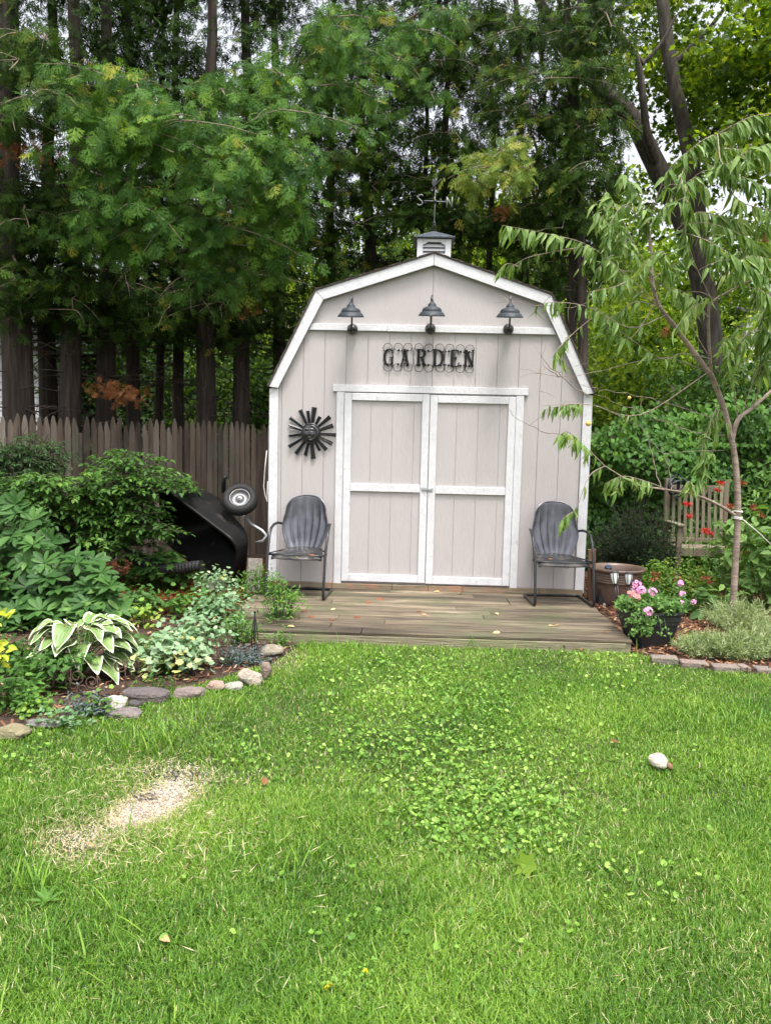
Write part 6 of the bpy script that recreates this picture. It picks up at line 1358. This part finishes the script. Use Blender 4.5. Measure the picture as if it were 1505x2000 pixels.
for px, py, Y in ((1330, 1165, -1.45), (1345, 1180, -1.4), (1352, 1172, -1.3), (1325, 1150, -1.3), (1318, 1140, -1.3)): e = A(px, py, Y); tw.tube(bez(pc+np.array([.12, 0, 0]), e, .03, 5), .0018, 4, caps=False); lc.add(e+rng.normal(size=(6, 3))*.03, rng.normal(size=(6, 3)), rng.normal(size=(6, 3))*.3+[0, -.4, .8], .028, .4)
put(lc.mesh(T_GER), 'foliage', m_ger, gt)
def floret(c, rad, nf, mat, pet=.017):
    fl = LC()
    for q in range(nf):
        d = rdir(1)[0]; d[1] = -abs(d[1]); o_ = c+d*rad; d = nrm(d+[0, -.5, .3]); u = nrm(np.cross(d, [0, 0, 1.])); w_ = np.cross(d, u)
        for m_ in range(5): a = m_*2*PI/5+q; D = u*math.cos(a)+w_*math.sin(a)+d*.25; fl.add(o_, D, d, rng.uniform(pet*.85, pet*1.15), rng.uniform(.3, .9))
    put(fl.mesh(T_round(6, .05)), 'flower_cluster', mat, gt); tw.tube(bez(pc+np.array([(c[0]-pc[0])*.5, 0, 0]), c-[0, 0, .01], .01, 5), .002, 4, caps=False)
for px, py, Y, r, nf, m_ in ((1243, 1140, -1.5, .022, 10, m_pink), (1250, 1152, -1.52, .03, 14, m_pink), (1240, 1150, -1.5, .02, 8, m_pink), (1274, 1156, -1.5, .022, 10, m_pink), (1265, 1194, -1.72, .024, 12, m_pink), (1327, 1139, -1.3, .018, 7, m_pink), (1331, 1160, -1.35, .018, 6, m_pink), (1353, 1176, -1.3, .014, 6, m_pink), (1232, 1160, -1.55, .022, 10, m_pale), (1242, 1166, -1.58, .022, 8, m_pale), (1330, 1178, -1.4, .010, 4, m_pink)):
    floret(A(px, py, Y), r, nf, m_)
put(tw, 'stems', m_ger, gt)
# dry brown bits over the brown pot rim
mb = MB(); c = A(1228, 1138, -.22); n = 40; mb.leaves(T_kite(.2), c+rng.normal(size=(n, 3))*[.035, .02, .03], rdir(n), rdir(n), rng.uniform(.02, .05, n), rng.random(n)); single(mb, 'dried_plant', m_dead, c, 'dried brown stems hanging over the front of the brown pot rim', 'plant')

# ================================================================== PEACH TREE
m_pch = leafmat('peach_leaf', [(0, (.060, .130, .025)), (.4, (.12, .215, .045)), (.75, (.21, .32, .085)), (1, (.42, .50, .20))], trans=.4, rough=.42, spec=.38, nz=.15)
pb = G(1428, 1232); pb = np.array([pb[0], -.78, 0]); PY = -.78
pt = thing('peach_tree', 'young peach tree with drooping narrow leaves right of the shed', 'tree', pb)
tk = MB(); lc = LC(); twg = MB()
def limb(pts, r0_, r1_, n=18): q = pxpath(pts, n); joinmb(tk, trunk_mesh(q, np.linspace(r0_, r1_, n), 9, .07, 4)); return q
q = pxpath([(1427, 1235, PY), (1434, 1120, PY), (1440, 1000, PY), (1436, 915, PY), (1428, 860, PY), (1410, 790, PY-.02), (1385, 725, PY-.05)], 26); q[0][2] = -.05; joinmb(tk, trunk_mesh(q, np.interp(np.linspace(0, 1, 26), [0, .6, 1], [.029, .024, .021]), 12, .09, 2))
limb([(1388, 735, PY-.05), (1355, 690, PY-.1), (1318, 640, PY-.15), (1285, 595, PY-.2), (1273, 545, PY-.2), (1270, 480, PY-.15), (1262, 410, PY-.1)], .024, .008, 24)
limb([(1388, 735, PY-.05), (1384, 680, PY-.1), (1382, 620, PY-.2), (1390, 590, PY-.25), (1440, 560, PY-.3), (1520, 520, PY-.35)], .015, .007)
limb([(1428, 860, PY), (1440, 820, PY-.02), (1470, 795, PY+.05), (1520, 750, PY+.1)], .022, .012)
limb([(1440, 1010, PY), (1400, 985, PY-.1), (1350, 965, PY-.2), (1290, 955, PY-.3), (1240, 945, PY-.4), (1180, 910, PY-.5)], .015, .004, 22)
# long drooping-leaf shoots: (path, leaves, size)
SH = [([(1285, 595, -1), (1230, 545, -1.15), (1150, 480, -1.3), (1060, 455, -1.4), (980, 440, -1.5)], 46, .13),
 ([(1280, 570, -1), (1240, 500, -1.1), (1200, 450, -1.2), (1165, 415, -1.25)], 26, .13), ([(1275, 540, -1), (1240, 480, -.9), (1200, 400, -.8), (1180, 370, -.8)], 22, .13),
 ([(1270, 500, -1), (1258, 430, -1), (1240, 370, -1.05), (1215, 340, -1.1)], 26, .14), ([(1266, 440, -1), (1300, 340, -1.1), (1350, 290, -1.2), (1400, 262, -1.2), (1520, 240, -1.3)], 56, .13),
 ([(1340, 300, -1.1), (1400, 330, -1.2), (1460, 350, -1.3), (1520, 380, -1.3)], 34, .13), ([(1360, 300, -1.1), (1420, 290, -1.0), (1480, 300, -1.0), (1530, 310, -1)], 30, .13),
 ([(1320, 450, -1.1), (1360, 415, -1.2), (1420, 425, -1.2), (1520, 440, -1.2)], 44, .14), ([(1390, 590, -1.05), (1350, 500, -1.2), (1340, 440, -1.2), (1400, 440, -1.3), (1470, 470, -1.3)], 36, .14),
 ([(1420, 560, -1.1), (1440, 500, -1.1), (1480, 470, -1.1), (1530, 470, -1.1)], 30, .14), ([(1382, 620, -1), (1350, 580, -1.1), (1310, 560, -1.2)], 20, .13), ([(1470, 795, -.75), (1490, 720, -.8), (1480, 640, -.8), (1520, 600, -.8)], 30, .14),
 ([(1440, 820, -.8), (1430, 740, -.9), (1420, 680, -1), (1440, 640, -1)], 24, .14), ([(1460, 560, -1.1), (1490, 570, -1.2), (1530, 600, -1.2)], 18, .14), ([(1400, 790, -.8), (1385, 830, -.9), (1370, 880, -1), (1372, 930, -1.05)], 22, .13),
 ([(1300, 615, -1), (1230, 640, -1.15), (1150, 600, -1.3), (1080, 590, -1.4), (1045, 598, -1.4)], 14, .12), ([(1170, 610, -1.25), (1120, 650, -1.3), (1085, 690, -1.4), (1110, 710, -1.4)], 12, .12),
 ([(1290, 600, -1), (1230, 560, -1.1), (1190, 510, -1.1), (1160, 530, -1.2)], 22, .12), ([(1290, 600, -1), (1240, 590, -1.1), (1190, 620, -1.1), (1165, 600, -1.1)], 18, .12), ([(1280, 590, -1), (1230, 660, -1.1), (1180, 640, -1.1)], 14, .12),
 ([(1300, 955, -1.1), (1260, 940, -1.2), (1215, 930, -1.2), (1180, 945, -1.2)], 20, .12), ([(1350, 965, -1), (1370, 930, -1.1), (1375, 890, -1.1)], 14, .12), ([(1350, 965, -1), (1345, 940, -1.3), (1335, 960, -1.3)], 8, .11),
 ([(1180, 910, -1.3), (1150, 880, -1.4), (1110, 845, -1.5), (1085, 855, -1.5)], 18, .11), ([(1385, 725, -.85), (1250, 810, -1.1), (1150, 790, -1.3), (1060, 792, -1.5)], 5, .10), ([(1150, 790, -1.3), (1110, 790, -1.4), (1062, 800, -1.5)], 15, .10),
 ([(1180, 910, -1.3), (1150, 930, -1.4), (1128, 985, -1.5), (1115, 1003, -1.5)], 6, .10), ([(1118, 1000, -1.5), (1105, 1008, -1.5), (1095, 1018, -1.5)], 8, .11), ([(1010, 520, -1.45), (990, 515, -1.5), (972, 530, -1.5)], 8, .10),
 ([(1150, 480, -1.3), (1040, 500, -1.4), (1000, 520, -1.45)], 5, .1), ([(1385, 700, -.9), (1330, 690, -1), (1290, 700, -1.05), (1200, 640, -1.2)], 10, .12), ([(1273, 545, -1), (1310, 520, -.9), (1340, 500, -.9)], 12, .12)]
SH += [([(1400, 262, -1.2), (1410, 320, -1.4), (1450, 300, -1.5), (1500, 280, -1.5)], 30, .13), ([(1390, 590, -1.05), (1350, 600, -1.2), (1320, 640, -1.3)], 14, .13), ([(1340, 300, -1.1), (1330, 360, -1.3), (1350, 410, -1.4)], 18, .13), ([(1480, 640, -.8), (1450, 660, -1), (1440, 700, -1.1)], 14, .13), ([(1320, 450, -1.1), (1380, 470, -1.4), (1430, 500, -1.5), (1500, 545, -1.5)], 34, .13), ([(1250, 430, -1.0), (1220, 400, -1.2), (1195, 430, -1.3), (1180, 480, -1.3)], 18, .12), ([(1280, 570, -1), (1300, 520, -1.3), (1290, 490, -1.3), (1250, 520, -1.3)], 16, .12), ([(1230, 545, -1.15), (1200, 560, -1.3), (1150, 570, -1.4)], 14, .12), ([(1400, 262, -1.2), (1440, 240, -1.3), (1480, 225, -1.3), (1530, 235, -1.3)], 26, .13), ([(1390, 590, -1.05), (1420, 530, -1.3), (1470, 500, -1.4), (1530, 520, -1.4)], 34, .14), ([(1480, 640, -.8), (1500, 600, -1), (1530, 560, -1.1)], 18, .14), ([(1400, 330, -1.2), (1440, 390, -1.3), (1500, 410, -1.3), (1530, 420, -1.3)], 28, .13), ([(1266, 440, -1), (1300, 400, -1.2), (1350, 350, -1.3), (1380, 370, -1.3)], 24, .13), ([(1470, 795, -.75), (1500, 680, -.9), (1490, 640, -1), (1530, 690, -1)], 26, .14), ([(1430, 860, -.8), (1405, 800, -.9), (1395, 850, -1.0)], 14, .12)]
for pts, n, sz in SH:
    n = int(n*1.7); p_ = pxpath(pts, 16); twg.tube(p_, np.linspace(.0045, .0016, 16), 5, caps=False)
    t_ = rng.uniform(.22 if n > 12 else .05, 1, n) if n > 6 else rng.uniform(.6, 1, n); i = np.minimum((t_*15).astype(int), 14); P = p_[i]+(p_[i+1]-p_[i])*(t_*15-i)[:, None]; dr = nrm(p_[i+1]-p_[i])
    sd = nrm(np.cross(dr, [0, 0, 1.]))*np.where(rng.random(n) < .5, 1, -1)[:, None]
    D = dr*rng.uniform(.1, .7, (n, 1))+sd*.38+np.array([0, -.08, -1.0])+rng.normal(size=(n, 3))*.27; N = np.array([0, -.5, .8])+sd*.5+rng.normal(size=(n, 3))*.3
    n_tw = 2 if n > 24 else 0
    for _ in range(n_tw):      # short side shoots so the rows are not all in one line
        a = p_[rng.integers(5, 14)]; e = a+np.array([rng.normal()*.10, rng.normal()*.10, -rng.uniform(-.04, .14)]); q_ = bez(a, e, .03, 5); twg.tube(q_, np.linspace(.0025, .001, 5), 4, caps=False); k_ = 9; u_ = rng.uniform(.2, 1, k_)[:, None]; lc.add(a*(1-u_)+e*u_, np.array([0, -.1, -.6])+rng.normal(size=(k_, 3))*.5, np.array([0, -.5, .8])+rng.normal(size=(k_, 3))*.4, rng.uniform(sz*.5, sz*1.0, k_), .5+rng.normal(size=k_)*.15)
    lc.add(P, D, N, rng.uniform(sz*.65, sz*1.25, n), .52+rng.normal()*.10+rng.normal(size=n)*.16)
# fine bare twigs
for pts in ([(1385, 725, -.85), (1290, 700, -.95), (1190, 720, -1.1), (1100, 735, -1.3), (1015, 720, -1.5)], [(1150, 775, -1.2), (1100, 740, -1.3), (1060, 700, -1.4), (1045, 675, -1.4)], [(1180, 910, -1.3), (1120, 860, -1.4), (1050, 840, -1.5), (1000, 810, -1.6), (985, 780, -1.6)],
            [(1415, 850, -.8), (1330, 835, -.9), (1240, 800, -1.1), (1160, 770, -1.25)], [(1400, 820, -.8), (1310, 790, -.9), (1230, 770, -1), (1170, 760, -1.1), (1110, 745, -1.3)], [(1290, 955, -1.1), (1270, 880, -1), (1245, 830, -1), (1160, 790, -1.2)], [(1380, 690, -.9), (1300, 560, -.9), (1200, 530, -1), (1130, 600, -1.2), (1010, 590, -1.5), (960, 592, -1.55)],
            [(1440, 720, -.8), (1470, 690, -.8), (1520, 640, -.8)], [(1430, 860, -.8), (1480, 720, -.9), (1520, 660, -.9)], [(1310, 955, -1.1), (1300, 900, -1.1), (1270, 860, -1.1)], [(1095, 735, -1.35), (1060, 720, -1.4), (1048, 775, -1.5)], [(1270, 480, -1), (1275, 400, -1), (1295, 360, -1)]):
    p_ = pxpath(pts, 20); p_[1:-1] += rng.normal(size=(18, 3))*.006; twg.tube(p_, np.linspace(.0042, .0012, 20), 5, caps=False)
    for k in range(2): a = p_[rng.integers(6, 18)]; twg.tube(bez(a, a+rng.normal(size=3)*[.14, .08, .1], .01, 5), np.linspace(.002, .0008, 5), 4, caps=False)
put(tk, 'trunk', m_bark_p, pt); put(twg, 'twigs', m_bark_p, pt); put(lc.mesh(T_LAN), 'leaves', m_pch, pt)
m_fr = pmat('peach_skin', [(.3, (.62, .36, .07)), (.7, (.72, .50, .12))], (20, 20, 20), rough=.6)
mb = MB(); mb.ball(A(1148, 827, -1.35), .022, 14); put(mb, 'peach', m_fr, pt); mb = MB(); mb.ball(A(1228, 777, -1.1), .015, 12); put(mb, 'peach', m_fr, pt)
mb = MB(); c = A(1298, 640, -.98); mb.leaves(T_LAN, c+rng.normal(size=(9, 3))*.02, np.c_[rng.normal(size=(9, 2))*.4, -np.ones(9)], rdir(9), rng.uniform(.05, .09, 9), rng.random(9)); put(mb, 'dead_leaves', m_dead, pt)
mb = MB(); mb.leaves(T_LAN, A(1490, 465, -1.2)+rng.normal(size=(5, 3))*.02, np.c_[rng.normal(size=(5, 2))*.4, -np.ones(5)], rdir(5), rng.uniform(.05, .09, 5), rng.random(5)); put(mb, 'dead_leaves', m_dead, pt)
# tie and guy cord, trunk guard
m_rope = pmat('white_cord', (.66, .63, .58), rough=.8)
mb = MB()
for dz in (-.012, .0, .05): 
    c = A(1438, 1010, PY)+np.array([0, 0, dz]); a = np.linspace(0, 2*PI, 22); mb.tube([c+np.array([math.cos(t_)*.041, math.sin(t_)*.041, .004*math.sin(t_*2)]) for t_ in a], .0045, 6)
mb.tube([A(1446, 1012, PY-.04), A(1480, 1040, PY+.1), A(1530, 1088, PY+.3)], .004, 6); mb.tube([A(1530, 1088, PY+.3), A(1600, 1230, PY+.6)], .004, 6)
single(mb, 'tree_tie', m_rope, A(1438, 1010, PY), 'white cord tied round the peach trunk and running right', 'cord')
mb = MB(); mb.lathe([(.055, 0), (.06, .05), (.062, .055), (.055, .055), (.05, .01)], (pb[0], pb[1], .0), 20); single(mb, 'trunk_collar', m_plant, pb, 'black plastic collar on the ground around the peach trunk', 'plastic collar')

# ================================================================== SMALL THINGS ON DECK AND LAWN
def litter(name, lab, cat, px, py, z, size, T, mat, v, grp=None, tilt=.25):
    c = G(px, py, z); mb = MB(); mb.leaves(T, [c+np.array([0, 0, .004])], [[rng.normal(), rng.normal(), tilt*.3]], [[rng.normal()*tilt, rng.normal()*tilt-.2, 1]], size, v); o = single(mb, name, mat, c, lab, cat, grp)
    sm = o.modifiers.new('solid', 'SOLIDIFY'); sm.thickness = .001; return o
m_dry = leafmat('dry_leaf', [(0, (.16, .075, .035)), (.3, (.30, .15, .06)), (.6, (.48, .33, .16)), (1, (.62, .52, .26))], trans=.15, rough=.8, nz=.05)
m_orn = leafmat('orange_scrap', [(0, (.30, .10, .05)), (1, (.44, .18, .10))], trans=.1, rough=.85)
for i, (px, py, s_, v, k, lab) in enumerate([(735, 1168, .10, .5, 1, 'largest orange scrap on the deck before the left door'), (712, 1178, .07, .5, 1, 'orange scrap just left of the largest one on the deck'), (858, 1157, .07, .7, 0, 'curled tan leaf against the sill under the door gap'),
        (590, 1195, .07, .4, 1, 'dull orange scrap by the perennial on the left deck end'), (603, 1206, .06, .3, 1, 'small orange scrap just in front of the left deck scrap'), (813, 1195, .05, .15, 0, 'dark brown curled bit in the middle of the deck'), (822, 1201, .05, .45, 0, 'brown bit touching the dark curled one mid deck'),
        (972, 1201, .06, .95, 0, 'yellow leaf on the deck before the right door'), (976, 1236, .06, .8, 0, 'pale curled leaf close to the deck front edge'), (1070, 1223, .05, .6, 0, 'tan scrap toward the right front of the deck'), (1097, 1221, .12, .8, 2, 'straw-like stalk lying on the right front of the deck'),
        (690, 1207, .08, .3, 1, 'faded orange scrap at the left middle of the deck'), (655, 1190, .05, .9, 0, 'pale yellow bit left of the big orange scrap'), (650, 1213, .07, .5, 1, 'orange sliver nearest the deck front on the left'), (893, 1160, .06, .5, 0, 'brown leaf near the sill below the right door'),
        (1040, 1180, .08, .3, 1, 'rusty scrap between the runners of the chair by the pot'), (575, 1225, .06, .6, 0, 'tan leaf at the deck front left corner by the stones'), (1185, 1236, .04, .05, 0, 'tiny dark bit near the right front corner of the deck')]):
    litter('fallen_leaf', lab, 'leaf', px, py, .104, s_, (T_OV, SPRD[i % 3], T_kite(.08))[k], m_orn if k == 1 else m_dry, v, 'dry leaf scraps scattered on the deck')
litter('fallen_leaf', 'curled brown leaf standing in the grass right of the bare patch', 'leaf', 515, 1535, .03, .06, T_OV, m_dry, .1, None, 1.0)
litter('fallen_leaf', 'dark red-brown leaf in the lawn left of the white mushroom', 'leaf', 1207, 1452, .03, .05, T_OV, m_dry, .0, None, .5)
litter('fallen_leaf', 'orange leaf at the lower left rim of the bare patch', 'leaf', 184, 1655, .03, .05, T_OV, m_dry, .45, None, .6)
litter('fallen_leaf', 'tan dead leaf low in the grass toward the lower left', 'leaf', 312, 1832, .03, .045, T_OV, m_dry, .5, None, .5)
litter('maple_leaf', 'fresh green maple leaf lying on the grass mid right', 'leaf', 1050, 1698, .045, .10, T_MAPLE, m_maple, .75, None, .8)
for px, py, dz in ((595, 1086, 0), (612, 1088, .002)):
    pass
for lab, px, py, Y, zz, m_, s_ in (('orange cedar scrap on the seat of the chair below the sun plaque', 600, 1082, -.35, .515, m_orn, .07), ('yellow leaf bit at the seat front of the chair below the sun plaque', 577, 1088, -.5, .51, m_lime, .03), ('brown leaf in the seat hollow of the chair by the brown pot', 1070, 1092, -.4, .512, m_dry, .05)):
    c = A(px, py, Y); d = _ray(px, py); tt = (zz-CZ)/d[2]; c = _C+tt*d; mb = MB(); mb.leaves(SPRD[0] if m_ is m_orn else T_OV, [c], [[.9, .3, 0]], [[0, -.2, 1]], s_, .3); single(mb, 'fallen_leaf', m_, c, lab, 'leaf')
# mushroom
g = G(1284, 1508); t = thing('mushroom', 'white ragged mushroom cap in the lawn with a brown piece beside it', 'mushroom', g)
m_mu = pmat('mushroom_white', [(.3, (.40, .35, .27)), (.7, (.62, .57, .48))], (30, 30, 30), rough=.8, bump=1); m_mb = pmat('mushroom_brown', [(.3, (.12, .06, .03)), (.7, (.24, .13, .07))], (30, 30, 30), rough=.7)
mb = MB(); R3 = ROT('X', 16)@ROT('Y', -14); mb.lathe([(.001, .040), (.02, .036), (.034, .022), (.041, .004), (.040, -.003), (.02, .002), (.001, .004)], g+np.array([0, 0, .052]), 20, rot=R3); mb.V[0] += rng.normal(size=mb.V[0].shape)*.0016; mb.lathe([(.001, .022), (.012, .019), (.021, .010), (.024, .0), (.012, -.003), (.001, -.002)], g+np.array([-.024, .008, .060]), 16, rot=ROT('X', 30)@ROT('Y', -35)); mb.lathe([(.001, .018), (.012, .015), (.018, .006), (.019, .0), (.001, -.002)], g+np.array([.012, -.022, .045]), 16, rot=ROT('X', 50)); put(mb, 'cap', m_mu, t)
mb = MB(); mb.tube([g, g+np.array([.0, .0, .05])], [.012, .009], 10); put(mb, 'stem', m_mu, t)
mb = MB(); mb.lathe([(.001, .018), (.014, .014), (.022, 0), (.018, -.006), (.001, -.004)], g+np.array([.045, -.01, .035]), 14, rot=ROT('Y', 40)); put(mb, 'brown_piece', m_mb, t)
# yellow flowering weeds and the broad-leaved weed
for lab, px, py, fl in (('yellow-flowered weed lowest in the lawn', 645, 1945, [(642, 1922), (638, 1928), (648, 1925), (622, 1955), (652, 1932)]), ('small weed with one yellow flower beside the lowest one', 705, 1925, [(714, 1896)])):
    g = G(px, py); t = thing('yellow_weed', lab, 'plant', g, 0, 'yellow-flowered weeds in the lawn'); lc = LC(); tw = MB()
    for k in range(8): e = g+np.array([rng.normal()*.018, rng.normal()*.02, rng.uniform(.03, .06)]); tw.tube([g, e], .001, 3, caps=False); lc.add(e+rng.normal(size=(3, 3))*.005, rng.normal(size=(3, 3))*[1, 1, .2], [0, -.2, 1], .011, .35)
    put(lc.mesh(T_round(6)), 'leaves', m_clov, t); fc = LC()
    for a, b in fl: c = A(a, b, g[1]); tw.tube([g, c], .001, 3, caps=False); fc.add(np.repeat([c], 7, 0), rdir(7), rdir(7), .009, rng.random(7))
    put(tw, 'stems', m_mid, t); put(fc.mesh(T_round(6)), 'flowers', leafmat('yellow_petal', [(0, (.72, .60, .02)), (1, (.85, .78, .05))], trans=.3), t)
g = G(92, 1772); lc = LC(); k = 10; a = np.arange(k)*.63+.3; lc.add(np.repeat([g+np.array([0, 0, .015])], k, 0), np.c_[np.cos(a), np.sin(a), rng.uniform(.3, 1.0, k)], np.c_[-np.cos(a)*.5, -np.sin(a)*.5, np.ones(k)], rng.uniform(.045, .075, k), .5)
single(lc.mesh(T_leaf(.26, .05, .2)), 'broadleaf_weed', m_mid, g, 'broad-leaved plantain-like weed low at the left of the lawn', 'plant')
# charred bits by the patch
for lab, px, py, s_ in (('dark ember-like scrap on the upper rim of the bare patch', 345, 1512, .10), ('blue-black scrap in the middle of the bare patch', 285, 1556, .06)):
    c = G(px, py, .02); n = 26; mb = MB(); mb.leaves(T_CHIP, c+rng.normal(size=(n, 3))*[s_*.5, s_*.25, .006], rdir(n)*[1, 1, .3], rdir(n)+[0, 0, 1.5], rng.uniform(.012, .03, n), 0); single(mb, 'burnt_scraps', m_plant, c, lab, 'debris')
